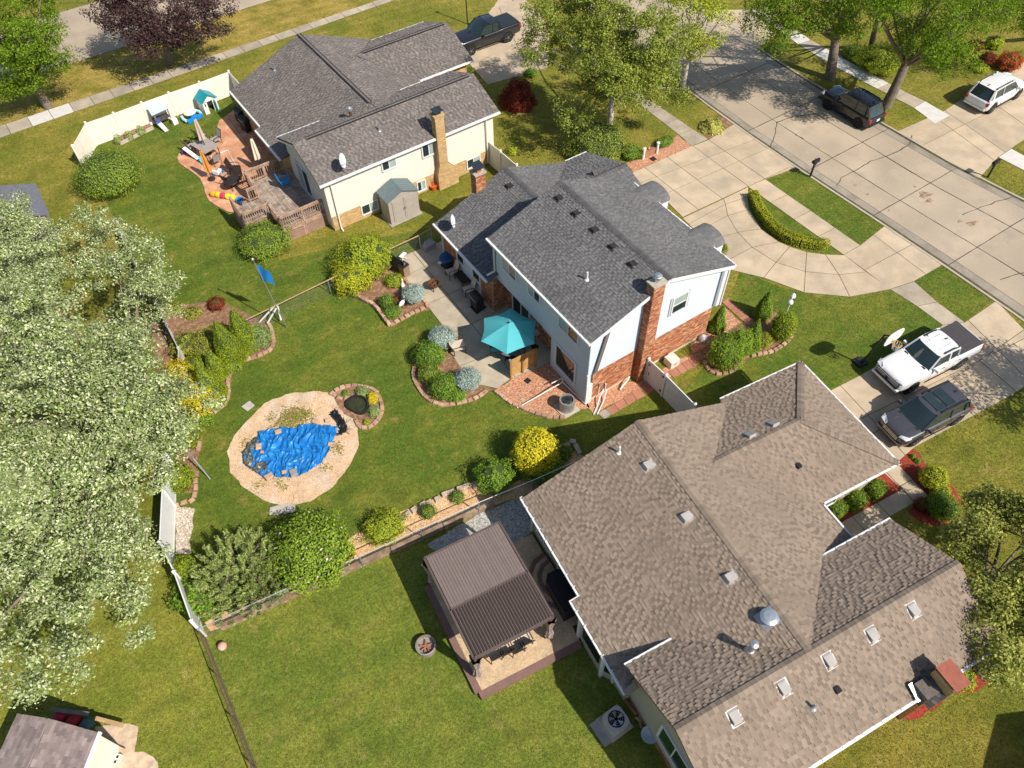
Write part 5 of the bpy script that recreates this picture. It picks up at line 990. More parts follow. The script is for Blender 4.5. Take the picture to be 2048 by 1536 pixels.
pf_ = empty('paver_path', tuple(G(*fb(420, 280))), 0, 'red paver walk at the front corner of the blue house', 'paver path'); c0 = np.array(pf_.location[:2])
for k in range(6):
    a = np.array((300, 215))+np.array((42, 38))*k; mb = MB(); mb.prism(inset([(x-c0[0], y-c0[1]) for x, y in gp([tuple(a), tuple(a+(62, -38)), tuple(a+(104, 0)), tuple(a+(42, 38))], 0, fb)], .012), 0, .05); mb.build('paver', PAVR, pf_)
edging('stone_edging', 'curved tan block edging around the front corner shrubs', [(600, 722), (655, 712), (705, 706), (755, 695), (800, 676), (835, 652), (872, 630), (908, 605), (938, 575), (960, 545), (975, 510), (980, 470)], fb)
edging('stone_edging', 'low block edging below the large front arborvitae', [(145, 800), (165, 845), (210, 885), (270, 902), (330, 893), (390, 870), (430, 845)], fb)
# brown house front beds
bed('mulch_bed_entry', [(230, 690), (560, 500), (720, 400), (770, 375), (930, 545), (520, 770), (440, 810), (360, 850)], MULCHR, z8)
bed('mulch_bed_walk', [(890, 260), (1030, 165), (1080, 210), (1160, 320), (1330, 470), (1420, 540), (1475, 640), (1470, 680), (1400, 680), (1330, 870), (1210, 880), (1080, 830), (980, 740), (1050, 680), (1175, 610), (1030, 450), (890, 310)], MULCHR, z8)
bed('mulch_bed_chimney', [(600, 1240), (690, 1160), (740, 1110), (850, 1060), (860, 1120), (800, 1190), (720, 1235), (640, 1250)], MULCHR, ZM(1600, 1020, 1334/448))
bed('mulch_bed_corner', [(880, 1060), (1000, 960), (1090, 880), (1150, 960), (1120, 1030), (1050, 1075), (940, 1090)], MULCHR, ZM(1600, 1020, 1334/448))
bed('gravel_bed_mailbox', [(1030, 1260), (1250, 1190), (1440, 1040), (1555, 1125), (1100, 1320)], GRAVR, z4)
bed('mulch_bed_street', [(1580, 980), (1640, 930), (1790, 900), (1870, 945), (1680, 1070)], MULCH, z4)
sheet('entry_cover', gp([(1050, 1235), (1060, 1230)], 0, z4)+gp([(1055, 1240)], 0, z4), .01, MULCH) if False else None
# ------------------------------------------------------------------ fences
def vinyl_fence(name, label, pts, h, mat, panels=True, gate=None, cat='fence'):
    e = empty(name, (pts[0][0], pts[0][1], 0), 0, label, cat); o0 = np.array([*pts[0], 0])
    for i, p in enumerate(pts):
        q = np.array([*p, 0])-o0; mb = MB(); mb.box((q[0], q[1], h/2+.03), (.13, .13, h+.06)); mb.lathe([(.095, 0), (.095, .04), (.02, .10)], (q[0], q[1], h+.06), 4); mb.build('post', mat, e)
    for a, b in zip(pts[:-1], pts[1:]):
        A, B_ = np.array([*a, 0])-o0, np.array([*b, 0])-o0; mb = MB(); d = B_-A; L__ = np.linalg.norm(d); d = d/L__; nn = np.array([-d[1], d[0], 0]); k = max(1, int(L__/.29))
        for j in range(k):                                     # tongue and groove boards
            p0, p1 = A+d*L__*(j/k)+d*.004, A+d*L__*((j+1)/k)-d*.004; mb.beam(tuple((p0+p1)/2+np.array([0, 0, .1])), tuple((p0+p1)/2+np.array([0, 0, h-.08])), .03, np.linalg.norm(p1-p0)) if False else mb.box(tuple((p0+p1)/2+np.array([0, 0, h/2])), (np.linalg.norm(p1-p0), .03, h-.16), math.atan2(d[1], d[0]))
        po_ = mb.build('panel', mat, e)
        for z in (h-.06, .10): mb = MB(); mb.box(tuple((A+B_)/2+np.array([0, 0, z])), (L__-.1, .05, .13), math.atan2(d[1], d[0])); mb.build('rail', mat, e)
    return e
vinyl_fence('fence', 'cream vinyl privacy fence along the dry lawn by the pavement', [(-5.96, 52.98), (-4.75, 55.31), (-2.82, 55.56), (-.82, 55.91), (1.17, 56.22), (3.45, 56.52), (5.73, 56.91), (6.05, 54.6), (6.3, 52.7)], 1.8, CREAM)
vinyl_fence('fence', 'cream vinyl fence between cream house and blue house', [(18.66, 40.1), (18.9, 38.56), (19.15, 36.75), (19.4, 34.9)], 1.8, CREAM)
gt = vinyl_fence('gate', 'white vinyl gate and fence panel beside the brick chimney', [(17.58, 19.25), (17.76, 17.94), (17.95, 15.75)], 1.75, WHITE, cat='gate')
mb = MB(); mb.box((.03, -.15, 1.45), (.10, .12, .06)); mb.box((.15, -1.18, 1.5), (.10, .14, .07)); mb.box((.15, -1.18, .35), (.10, .14, .07)); mb.box((.03, -.2, .75), (.05, .05, .3)); mb.build('hinge', BLACKP, gt)
vinyl_fence('fence', 'white vinyl fence behind the big silver maple, upper part', [(-4.85, 44.5), (-4.8, 42.0), (-4.6, 40.0), (-4.4, 38.1), (-4.2, 36.1), (-4.02, 34.1), (-3.83, 32.1), (-4.3, 30.0), (-4.8, 28.2)], 1.35, M('vinyl_grey', (.42, .41, .39), rough=.5, var=.1))
vinyl_fence('fence', 'white vinyl fence beside the pebble bed under the maple', [(-5.9, 25.6), (-6.4, 23.5), (-7.1, 20.8), (-6.85, 19.1), (-6.7, 16.6)], 1.75, WHITE)
def chain(name, label, pts, h, wood=False, posts=True, GALV=GALV):
    e = empty(name, (pts[0][0], pts[0][1], 0), 0, label, 'fence'); o0 = np.array([*pts[0], 0]); Q_ = [np.array([*p, 0])-o0 for p in pts]
    for q in Q_: mb = MB(); mb.tube(tuple(q), (q[0], q[1], h), .03, .03, 8); mb.build('post', GALV, e)
    for a, b in zip(Q_[:-1], Q_[1:]):
        mb = MB(); z = np.array([0, 0, h]); mb.tube(tuple(a+z), tuple(b+z), .035 if wood else .022, None, 8); mb.build('top_rail', M('rail_wood', (.36, .25, .13), var=.15) if wood else GALV, e)
        L__ = np.linalg.norm(b-a); mb = MB(); k = int((L__+h)/.14)
        for s in (1, -1):
            for j in range(-int(h/.14), int(L__/.14)):
                x0, x1 = j*.14, j*.14+h; c0_, c1_ = max(0, x0), min(L__, x1)
                if c1_-c0_ < .03: continue
                d = (b-a)/L__; z0, z1 = (c0_-x0), (c1_-x0)
                if s < 0: z0, z1 = h-z0, h-z1
                p, q = a+d*c0_+np.array([0, 0, z0]), a+d*c1_+np.array([0, 0, z1]); n_ = np.array([-d[1], d[0], 0])*.0022; u_ = np.array([0, 0, .003]); mb.add([p-n_, p+n_, q+n_, q-n_], [(0, 1, 2, 3)]); mb.add([p-u_, p+u_, q+u_, q-u_], [(0, 1, 2, 3)])
        mb.build('chain_link', GALV, e)['kind'] = 'stuff'
    return e
chain('chain_link_fence', 'chain link fence with wooden top rail past the flagpole', [(-1.2, 32.5), (.0, 32.63), (1.79, 32.89), (4.98, 33.38), (8.9, 34.07), (11.17, 34.37), (12.05, 34.61)], 1.12, True)
chain('chain_link_fence', 'chain link fence above the timber sleepers and chip bed', [(-6.7, 16.45), (-4.3, 16.45), (-1.92, 16.40), (.44, 16.33), (3.36, 16.30), (6.27, 16.25), (9.06, 16.1), (11.3, 16.05)], 1.12)
chain('chain_link_fence', 'dark low chain link fence running down the left light lawn', [(-6.7, 16.4), (-6.55, 14.4), (-6.4, 12.4), (-6.22, 10.4), (-6.05, 8.4)], .95, GALV=M('fence_brown', (.10, .07, .05), rough=.7, var=.2))
mb = MB(); mb.path([(-6.74, 16.4, .02), (-6.4, 12.4, .02), (-6.05, 8.0, .02)], .04); tag(mb.build('fence_kerb', M('kerb_dark', (.12, .085, .05), var=.2), None), 'dark timber strip under the low left fence', 'kerb')
# ================================================================== yard objects
DECKW = M('deck_weathered', ov=.14, c=(.36, .29, .235), rough=.85, var=.25, vs=5, bump=.4, bs=40, c2=(.235, .18, .14), mixs=1.6)
DECKR = M('deck_rail_red', (.33, .21, .15), rough=.8, var=.18, vs=4, c2=(.40, .28, .20), mixs=2)
BRONZE = M('bronze_metal', (.055, .036, .026), rough=.5, metal=.3, var=.1)
SLING = M('sling_beige', (.56, .47, .38), rough=.8, var=.05)
TEAL = M('cushion_teal', (.01, .20, .25), rough=.8, var=.08)
def lp(u, v): c, s = math.cos(.126), math.sin(.126); return (6.78+u*c-v*s, 38.17+u*s+v*c)
# --- deck of the cream house
dk = empty('deck', (6.78, 38.17, 0), .126, 'weathered wooden deck with railings on the cream house', 'deck')
ZD = 1.02
for k in range(21):
    u0 = -2.55+k*.1365; mb = MB(); mb.b2((u0+.006, 1.2, ZD-.04), (u0+.1305, 6.62, ZD+random.uniform(-.003, .003))); mb.build('board', DECKW, dk)
for k in range(13):
    u0 = -4.3+k*.1365; mb = MB(); mb.b2((u0+.006, 2.82, ZD-.045), (u0+.1305, 4.85, ZD+random.uniform(-.006, 0)-.004)); mb.build('board', DECKW, dk)
mb = MB(); mb.b2((-2.55, 1.15, ZD-.3), (.3, 1.2, ZD-.02)); mb.b2((-4.34, 2.77, ZD-.3), (-2.55, 2.82, ZD-.02)); mb.b2((-2.6, 1.15, ZD-.3), (-2.55, 2.8, ZD-.02)); mb.b2((-4.35, 2.8, ZD-.3), (-4.3, 4.9, ZD-.02)); mb.build('rim_board', DECKR, dk)
def rail(a, b, n=1):
    A, B_ = Vector((*a, ZD)), Vector((*b, ZD)); L__ = (B_-A).length; up = Vector((0, 0, 1))
    mb = MB(); mb.beam(A+up*.95, B_+up*.95, .14, .04); mb.build('handrail', DECKR, dk); mb = MB(); mb.beam(A+up*.82, B_+up*.82, .04, .09); mb.beam(A+up*.12, B_+up*.12, .04, .09); mb.build('rail', DECKR, dk)
    k = int(L__/.14); mb = MB()
    for i in range(1, k): p = A+(B_-A)*(i/k); mb.beam(p+up*.1, p+up*.85, .04, .04)
    mb.build('balusters', DECKR, dk)['kind'] = 'stuff'
    for i in range(n+1): p = A+(B_-A)*(i/n); mb = MB(); mb.beam(p-up*ZD, p+up*.93, .1, .1); mb.build('post', DECKR, dk)
rail((-2.55, 6.62), (-.05, 6.62), 2); rail((-2.55, 5.45), (-2.55, 6.62)); rail((-3.15, 4.85), (-2.55, 4.85)); rail((-4.3, 2.82), (-4.3, 4.85)); rail((-4.3, 2.82), (-2.6, 2.82), 1); rail((-2.6, 1.2), (-2.6, 2.82)); rail((-2.6, 1.2), (.3, 1.2), 2)
LAT = M('lattice_red_brown', (.42, .27, .20), rough=.85, var=.15, vs=3)
def lattice(a, b, h):
    A, B_ = Vector((*a, 0)), Vector((*b, 0)); L__ = (B_-A).length; d = (B_-A)/L__; mb = MB(); st = .11
    for s in (1, -1):
        for j in range(-int(h/st), int(L__/st)+1):
            x0 = j*st; c0_, c1_ = max(0, x0), min(L__, x0+h)
            if c1_-c0_ < .04: continue
            z0, z1 = c0_-x0, c1_-x0
            if s < 0: z0, z1 = h-z0, h-z1
            mb.beam(A+d*c0_+Vector((0, 0, z0)), A+d*c1_+Vector((0, 0, z1)), .012, .035)
    mb.build('lattice', LAT, dk)['kind'] = 'stuff'
    for t in (0, .45, 1): p = A+(B_-A)*t; mb = MB(); mb.beam(p, p+Vector((0, 0, h)), .05, .09); mb.build('lattice_post', LAT, dk)
lattice((-2.58, 1.12), (.3, 1.12), ZD-.3); lattice((-4.34, 2.76), (-2.6, 2.76), ZD-.3); lattice((-4.36, 4.85), (-4.36, 2.8), ZD-.3)
mb = MB(); mb.b2((-2.5, 1.3, .02), (.25, 6.5, ZD-.3)); mb.b2((-4.2, 2.95, .02), (-2.5, 4.8, ZD-.3)); mb.build('underfloor_shade', DARK, dk)  # dark block added below the boards in place of the shade there
for k in range(4): mb = MB(); mb.b2((-3.55-.0, 4.9+.28*k, ZD-.2*(k+1)-.04), (-2.6, 5.2+.28*k, ZD-.2*(k+1))); mb.build('step', DECKW, dk)
# --- stamped patio of the cream house
STP = M('stamped_orange', (.50, .235, .13), rough=.75, var=.2, vs=1.6, c2=(.56, .33, .21), mixs=1.2, bump=.3, bs=14, fine=.12, fs=12)
pat2 = gp([(870, 370), (700, 425), (620, 480), (560, 520), (538, 600), (555, 680), (480, 740), (360, 800), (180, 860), (100, 900), (82, 950), (110, 1010), (180, 1060), (270, 1120), (345, 1185), (385, 1270), (400, 1350), (440, 1430), (540, 1500), (660, 1560), (840, 1580), (1160, 1200), (1230, 900), (1000, 590)], 0, z2)
pst = tag(sheet('patio_stamped', pat2, .022, JOINT), kind='structure')
polys = [clean(pat2)]
for a, b in (((560, 680), (755, 615)), ((755, 615), (760, 622)), ((640, 880), (900, 830))): polys = cut(polys, *gp([a, b], 0, z2))
for p in polys: mb = MB(); mb.prism(inset(p, .015), -.03, .042); mb.build('slab', STP, pst)
# --- tan resin shed
sd_ = empty('shed', (*lp(4.55, -.72), 0), .126, 'small tan resin shed with ribbed green grey roof', 'shed')
SHT = M('resin_tan', (.36, .315, .27), rough=.6, var=.05); SHR = M('resin_roof', (.16, .21, .22), rough=.35, var=.08, metal=.2)
mb = MB(); mb.b2((-1.05, -.62, .04), (1.05, .6, 1.84)); mb.slabpoly([(-1.05, -.62, 1.84), (1.05, -.62, 1.84), (0, -.62, 2.28)], .05); mb.slabpoly([(1.05, .6, 1.84), (-1.05, .6, 1.84), (0, .6, 2.28)], .05); mb.build('wall', SHT, sd_)
for s in (1, -1):
    mb = MB(); pl = [(0, -.72, 2.33), (0, .70, 2.33), (s*1.14, .70, 1.83), (s*1.14, -.72, 1.83)]; mb.slabpoly(pl if s < 0 else pl[::-1], .04); rr = mb.build('roof', SHR, sd_)
    for k in range(7): t = k/6; mb = MB(); y = -.70+1.38*t; mb.beam((0, y, 2.345), (s*1.14, y, 1.845), .05, .03); mb.build('roof_rib', SHR, rr)
    mb = MB(); mb.b2((s*.02, -.66, .10), (s*.80, -.62, 1.76)); dr = mb.build('door', SHT, sd_)
    for z0, z1 in ((.2, .62), (.72, 1.14), (1.24, 1.62)): mb = MB(); mb.b2((s*.12, -.675, z0), (s*.70, -.655, z1)); mb.build('door_panel', SHT, dr)
    mb = MB(); mb.box((s*.06, -.69, .95), (.04, .03, .14)); mb.build('handle', GREYM, dr)
mb = MB(); mb.b2((-1.15, -.78, 0), (1.15, .65, .05)); mb.build('base', M('pad_grey', (.33, .31, .29), var=.1), sd_)
# --- toys along the cream fence
ph_ = empty('playhouse', tuple(G(*pf(1080, 350))), .30, 'white toy playhouse with bright teal roof by the cream fence', 'playhouse')
TQ = M('plastic_teal', (.0, .24, .30), rough=.4, var=.06); TW = M('plastic_white', (.75, .74, .70), rough=.45, var=.04); TBL = M('plastic_blue', (.01, .22, .55), rough=.4, var=.06)
mb = MB(); mb.b2((-.55, 0, 0), (-.22, .05, 1.0)); mb.b2((.22, 0, 0), (.55, .05, 1.0)); mb.b2((-.55, 0, .9), (.55, .05, 1.05)); mb.b2((-.55, .05, 0), (-.50, .9, 1.0)); mb.b2((.50, .05, 0), (.55, .9, 1.0)); mb.b2((-.55, .9, 0), (.55, .95, 1.0)); mb.slabpoly([(-.55, 0, 1.04), (.55, 0, 1.04), (0, 0, 1.38)], .05); mb.build('wall', TW, ph_)
for s in (1, -1): mb = MB(); pl = [(0, -.1, 1.45), (0, 1.02, 1.45), (s*.66, 1.02, .98), (s*.66, -.1, .98)]; mb.slabpoly(pl if s < 0 else pl[::-1], .06); mb.build('roof', TQ, ph_)
mb = MB(); mb.box((.32, -.12, .45), (.05, .36, .8)); mb.build('door', TQ, ph_)
for s in (1, -1): mb = MB(); mb.box((s*.38, -.012, .74), (.07, .03, .24)); mb.build('window', DARK, ph_)
pt_ = empty('toy_table', tuple(G(*pf(765, 460))), .35, 'blue and white plastic toy picnic table by the cream fence', 'toy table')
mb = MB(); mb.lathe([(.42, 0), (.46, .03), (.44, .07), (.1, .09)], (0, .12, .46), 14, 1, .85); mb.build('table_top', TW, pt_)
for s in (1, -1): mb = MB(); mb.path([(s*.62, -.25, .25), (s*.66, .1, .26), (s*.55, .5, .25)], .11, 8); mb.build('bench', M('plastic_pale_blue', (.42, .62, .66), rough=.5), pt_)
mb = MB(); mb.b2((-.62, -.42, .04), (.62, -.22, .3)); mb.b2((-.2, -.3, .1), (.2, .1, .45)); mb.build('base', TBL, pt_)
cl = empty('toy_climber', tuple(G(*pf(330, 560))), .30, 'pale blue roofed toy climber with slide by the cream fence', 'toy climber')
mb = MB(); [mb.tube((x, y, 0), (x, y, 1.25), .05) for x in (-.5, .55) for y in (0, .75)]; mb.build('post', M('plastic_brown', (.30, .19, .13), rough=.5), cl)
mb = MB(); mb.slabpoly([(-.7, -.15, 1.18), (.7, -.15, 1.18), (.62, .38, 1.42), (-.62, .38, 1.42)], .04); mb.slabpoly([(-.62, .38, 1.42), (.62, .38, 1.42), (.7, .92, 1.18), (-.7, .92, 1.18)], .04); mb.build('roof', M('plastic_sky', (.42, .56, .72), rough=.45, var=.05), cl)
mb = MB(); mb.slabpoly([(-.62, -.1, .55), (-.28, -.1, .55), (-.2, -.85, .08), (-.5, -.85, .08)][::-1], .05); mb.build('slide', M('plastic_grey', (.5, .5, .52), rough=.45), cl); mb = MB(); mb.b2((-.55, 0, .45), (.55, .75, .52)); mb.b2((-.55, .72, .5), (.55, .77, .9)); mb.build('floor', M('plastic_dark', (.07, .06, .06), rough=.6), cl)
mb = MB(); mb.b2((.42, -.5, 0), (.78, -.12, .42)); mb.build('step_box', TW, cl); mb = MB(); mb.box((-.45, -.15, .62), (.3, .12, .35)); mb.build('side_wall', M('plastic_navy', (.05, .10, .32), rough=.5), cl)
pbx = empty('planter', tuple(G(270, 270)), .32, 'long low wooden planter box with weeds under the cream fence', 'planter'); mb = MB(); mb.b2((-1.35, -.4, 0), (1.35, -.34, .26)); mb.b2((-1.35, .34, 0), (1.35, .4, .26)); mb.b2((-1.35, -.4, 0), (-1.29, .4, .26)); mb.b2((1.29, -.4, 0), (1.35, .4, .26)); mb.build('box', M('planter_wood', (.45, .37, .30), var=.15), pbx); mb = MB(); mb.b2((-1.29, -.34, 0), (1.29, .34, .2)); mb.build('soil', MULCH, pbx)
# --- furniture builders
def chair(label, loc, rz, fm, sm_, group=None, name='patio_chair', tilt=0.0):
    e = empty(name, loc, rz, label, 'chair', group)
    if tilt: e.rotation_euler = (tilt, 0, rz)
    for x in (-.28, .28):
        for y in (-.26, .28): mb = MB(); mb.tube((x, y, 0), (x*.95, y, .42 if y < 0 else .44), .022, .022, 6); mb.build('leg', fm, e)
        mb = MB(); mb.path([(x, -.27, .42), (x, -.25, .62), (x, -.05, .64), (x, .30, .60)], .024, 6); mb.build('armrest', fm, e)
    mb = MB(); mb.slabpoly([(-.26, -.28, .43), (.26, -.28, .43), (.26, .28, .40), (-.26, .28, .40)], .035); mb.build('seat', sm_, e)
    mb = MB(); mb.slabpoly([(-.26, .27, .42), (.26, .27, .42), (.25, .46, .98), (-.25, .46, .98)], .03); mb.build('backrest', sm_, e); mb = MB(); mb.path([(-.27, .28, .4), (-.26, .48, 1.0), (.26, .48, 1.0), (.27, .28, .4)], .022, 6); mb.build('back_frame', fm, e)
    return e
def grill(label, loc, rz, m1=BLACKP, shelf=True, name='gas_grill'):
    e = empty(name, loc, rz, label, 'grill'); mb = MB(); mb.b2((-.38, -.25, .1), (.38, .25, .78)); mb.build('cabinet', m1, e)
    n = 8; mb = MB(); vs = []
    for x in (-.42, .42): vs += [(x, -.28*math.cos(math.pi*i/n), .80+.27*math.sin(math.pi*i/n)) for i in range(n+1)]
    mb.add(vs, [(i, i+1, n+2+i, n+1+i) for i in range(n)]+[tuple(range(n+1)), tuple(range(2*n+1, n, -1))]); mb.build('lid', m1, e, smooth=False); mb = MB(); mb.tube((-.3, -.31, .92), (.3, -.31, .92), .02); mb.build('handle', GREYM, e)
    if shelf:
        for s in (1, -1): mb = MB(); mb.b2((s*.43, -.24, .76), (s*.80, .24, .80)); mb.build('side_shelf', m1, e)
    for x in (-.32, .32): mb = MB(); mb.tube((x-.03, -.2, .07), (x+.03, -.2, .07), .07); mb.build('wheel', TYRE, e)
    return e
def closed_umbrella(label, loc, h, mat, lean=(0, 0)):
    e = empty('closed_umbrella', loc, 0, label, 'umbrella'); e.rotation_euler = (lean[0], lean[1], 0); mb = MB(); mb.tube((0, 0, 0), (0, 0, h), .025); mb.lathe([(.26, 0), (.26, .07), (.05, .1)], (0, 0, 0), 14); mb.build('pole', BRONZE, e)
    n = 12; mb = MB(); vs = []; pr = [(.05, h), (.09, h-.1), (.13, h-.5), (.17, h-1.1), (.21, h-1.55), (.02, h-1.5)]
    for r, z in pr: vs += [(r*(1.25 if i % 2 else .65)*math.cos(2*math.pi*i/n), r*(1.25 if i % 2 else .65)*math.sin(2*math.pi*i/n), z) for i in range(n)]
    mb.add(vs, [(k*n+i, (k+1)*n+i, (k+1)*n+(i+1) % n, k*n+(i+1) % n) for k in range(len(pr)-1) for i in range(n)]); mb.build('canopy', mat, e); return e
def fire_pit(label, loc, r, mat, legs=True, fill=None):
    e = empty('fire_pit', loc, 0, label, 'fire pit'); mb = MB(); b = .18 if legs else 0
    mb.lathe([(r*.5, b), (r*.85, b+.10), (r, b+.28), (r*1.1, b+.30), (r*.98, b+.31), (r*.8, b+.14), (.02, b+.09)] if legs else [(r, 0), (r, .32), (r*.88, .33), (r*.86, .12), (.02, .1)], (0, 0, 0), 20); mb.build('bowl', mat, e)
    for i in range(3 if legs else 0): a = i*2.1; mb = MB(); mb.tube((r*.9*math.cos(a), r*.9*math.sin(a), 0), (r*.7*math.cos(a), r*.7*math.sin(a), b+.15), .025); mb.build('leg', mat, e)
    for i in range(5): a = i*1.35; z = b+.17 if legs else .16; mb = MB(); mb.tube((r*.6*math.cos(a), r*.6*math.sin(a), z), (-r*.6*math.cos(a+.3), -r*.6*math.sin(a+.3), z+.05), .035, .03, 7); mb.build('log', fill or RUST, e)
    return e
# cream house patio
grill('black gas grill in the roof shadow on the orange patio', tuple(G(*A1(800, 260), .04)), .126-1.45)
grill('small black grill beside the gas grill under the eave', tuple(G(*A1(865, 360), .04)), .126-1.4, shelf=False)
tb = empty('patio_table', tuple(G(*A1(395, 640), .04)), .38, 'grey slatted dining table on the orange patio', 'table'); GSL = M('table_grey', (.34, .30, .27), rough=.6, var=.1)
for k in range(9): mb = MB(); mb.b2((-.60+k*.134, -.85, .70), (-.60+k*.134+.124, .85, .73)); mb.build('slat', GSL, tb)
for x in (-.5, .5):
    for y in (-.7, .7): mb = MB(); mb.tube((x, y, 0), (x, y, .7), .03); mb.build('leg', BRONZE, tb)
closed_umbrella('closed beige umbrella standing in the grey patio table', tuple(G(*A1(395, 640), .04)), 2.75, M('umbrella_beige', (.50, .40, .32), rough=.85, var=.08))
closed_umbrella('closed cream umbrella beside the deck railing', tuple(G(*A1(1035, 850), .04)), 2.6, M('umbrella_cream', (.66, .60, .46), rough=.85, var=.08))
closed_umbrella('closed orange umbrella standing in a round base', tuple(G(*A2(322, 300), .04)), 2.3, M('umbrella_orange', (.55, .24, .05), rough=.7, var=.08), (0, 0))
for k, (x, y, r, lb) in enumerate(((330, 470, 2.0, 'grey sling chair at the upper left of the grey table'), (500, 520, -1.2, 'grey sling chair at the right of the grey table'), (215, 600, 1.9, 'grey sling chair at the lower left of the grey table'), (500, 760, 3.4, 'chair tucked at the near end of the grey table'))): chair(lb, tuple(G(*A1(x, y), .04)), r, BRONZE, GSL)
WIRE = M('wire_black', (.03, .022, .02), rough=.5, var=.1)
for k, (x, y, r, lb) in enumerate(((535, 240, 1.0, 'black wire chair near the deck corner'), (490, 345, 2.2, 'black wire chair beside the round black table'), (565, 330, -.4, 'black wire chair closest to the deck railing'))): chair(lb, tuple(G(*A2(x, y), .04)), r, WIRE, WIRE)
rt = empty('bistro_table', tuple(G(*A2(520, 385), .04)), 0, 'round black wire table below the deck', 'table'); mb = MB(); mb.lathe([(.5, .68), (.52, .70), (.5, .72), (.05, .72)], (0, 0, 0), 20); mb.build('table_top', WIRE, rt); mb = MB(); [mb.tube((.3*math.cos(a), .3*math.sin(a), 0), (0, 0, .68), .02) for a in (0, 2.1, 4.2)]; mb.build('leg', WIRE, rt)
sl_t = empty('toy_slide', tuple(G(*A2(160, 110), .04)), -1.0, 'white toy slide with purple frame on the orange patio', 'toy slide'); mb = MB(); mb.slabpoly([(-.65, -.14, .62), (.6, -.14, .06), (.6, .14, .06), (-.65, .14, .62)], .04); mb.build('chute', TW, sl_t); mb = MB(); mb.slabpoly([(-.65, -.16, .64), (-.65, .16, .64), (-.9, .2, 0), (-.9, -.2, 0)], .04); mb.build('ladder', M('plastic_purple', (.12, .05, .25), rough=.5), sl_t)
ky = empty('pool_float', tuple(G(*A2(430, 460), .05)), -.75, 'orange yellow and red striped float lying below the deck', 'float')
for k, c in enumerate(((.72, .33, .02), (.80, .50, .03), (.62, .03, .12), (.72, .66, .03), (.70, .62, .04))): mb = MB(); mb.lathe([(.15, -.20), (.20, -.12), (.21, .0), (.20, .12), (.15, .20)], (0, 0, 0), 10); o = mb.build('stripe', M('float_%d' % k, c, rough=.4, var=.05), ky); o.location = (-.75+k*.36, 0, .16); o.scale = (1, .95, .8); o.rotation_euler = (0, math.pi/2, 0)
bn = empty('toy_bin', tuple(G(*A2(575, 505), .05)), .2, 'small blue plastic bin in the deck corner', 'bin'); mb = MB(); mb.lathe([(.2, 0), (.26, .3), (.28, .32), (.22, .28), (.18, .06), (.01, .05)], (0, 0, 0), 4); mb.build('tub', TBL, bn)
PVC = M('pvc_white', (.75, .70, .66), rough=.4); gf = empty('goal_frame', tuple(G(*A2(440, 140), .04)), 0, 'thin white pipe frame lying on the orange patio', 'frame'); q0 = G(*A2(440, 140), .04)
for a, b in (((460, 45), (535, 185)), ((460, 45), (320, 100)), ((320, 100), (330, 160)), ((535, 185), (400, 240)), ((400, 240), (370, 220))): mb = MB(); A_, B_ = G(*A2(*a), .08)-q0, G(*A2(*b), .08)-q0; mb.tube(tuple(A_), tuple(B_), .025); mb.build('pipe', PVC, gf)
tt = empty('toy_trike', tuple(G(*A2(385, 255), .04)), .8, 'white and blue plastic ride-on toy by the orange umbrella', 'toy'); mb = MB(); mb.b2((-.3, -.1, .12), (.3, .1, .26)); mb.b2((-.32, -.2, .2), (-.2, .2, .45)); mb.build('body', TW, tt); [MB().tube((x, s*.18, .1), (x, s*.24, .1), .1).build('wheel', TBL, tt) for x in (-.22, .25) for s in (1, -1)]
t2 = empty('toy_chair', tuple(G(*A2(255, 160), .04)), .3, 'small light blue plastic toy chair on the orange patio', 'toy'); mb = MB(); mb.b2((-.18, -.18, 0), (.18, .18, .22)); mb.b2((-.18, .12, .2), (.18, .2, .5)); mb.build('seat', M('plastic_cyan', (.10, .48, .62), rough=.5), t2)
chair('bright blue plastic chair in the shade on the deck', (*lp(-.62, 4.9), ZD+.01), .126+1.45, TBL, TBL, name='deck_chair')
# flower pot by the chimney
fp = empty('flower_pot', tuple(G(*mz(1205, 630))), 0, 'orange flower pot with a thin plant beside the tan chimney', 'flower pot'); mb = MB(); mb.lathe([(.16, 0), (.24, .32), (.27, .33), (.27, .38), (.22, .38), (.2, .3), (.01, .3)], (0, 0, 0), 16); mb.build('pot', M('pot_orange', (.62, .10, .02), rough=.6, var=.06), fp); mb = MB(); [mb.tube((0, 0, .3), (random.uniform(-.1, .1), random.uniform(-.1, .1), random.uniform(.6, .9)), .012) for _ in range(5)]; mb.build('stem', M('stem_brown', (.18, .12, .05)), fp)
# --- flagpole
fg = empty('flagpole', tuple(G(574, 655)), 0, 'leaning steel flagpole with blue flag and white fence braces', 'flagpole'); top = np.array(G(505, 518, 5.5))-np.array(G(574, 655)); mb = MB(); mb.tube((0, 0, 0), tuple(top), .035, .025, 10); mb.build('pole', GALV, fg); mb = MB(); mb.lathe([(.01, -.05), (.05, -.03), (.05, .03), (.01, .05)], tuple(top), 10); mb.build('finial', WHITE, fg)
fm_ = MB(); a = top*.90; vs = []
for i in range(9):
    for j in range(6):
        t = i/8; s = j/5; p = a-np.array([0, 0, 1.0])*s*(1.0) + np.array([.55*t, -.18*t+.10*math.sin(6*t+2*s), -.55*t*t+.06*math.sin(9*t+3*s)]); vs.append(tuple(p))
fm_.add(vs, [(i*6+j, i*6+j+1, (i+1)*6+j+1, (i+1)*6+j) for i in range(8) for j in range(5)]); fm_.build('flag', M('flag_blue', (.01, .16, .45), rough=.7, var=.1), fg, smooth=True)
b0_ = G(574, 655)
for a_, b_ in (((552, 609), (518, 645)), ((552, 617), (535, 646)), ((555, 612), (562, 640))): mb = MB(); mb.tube(tuple(G(*a_, 1.1)-b0_), tuple(G(*b_, .25)-b0_), .05, .05); mb.build('brace', WHITE, fg)
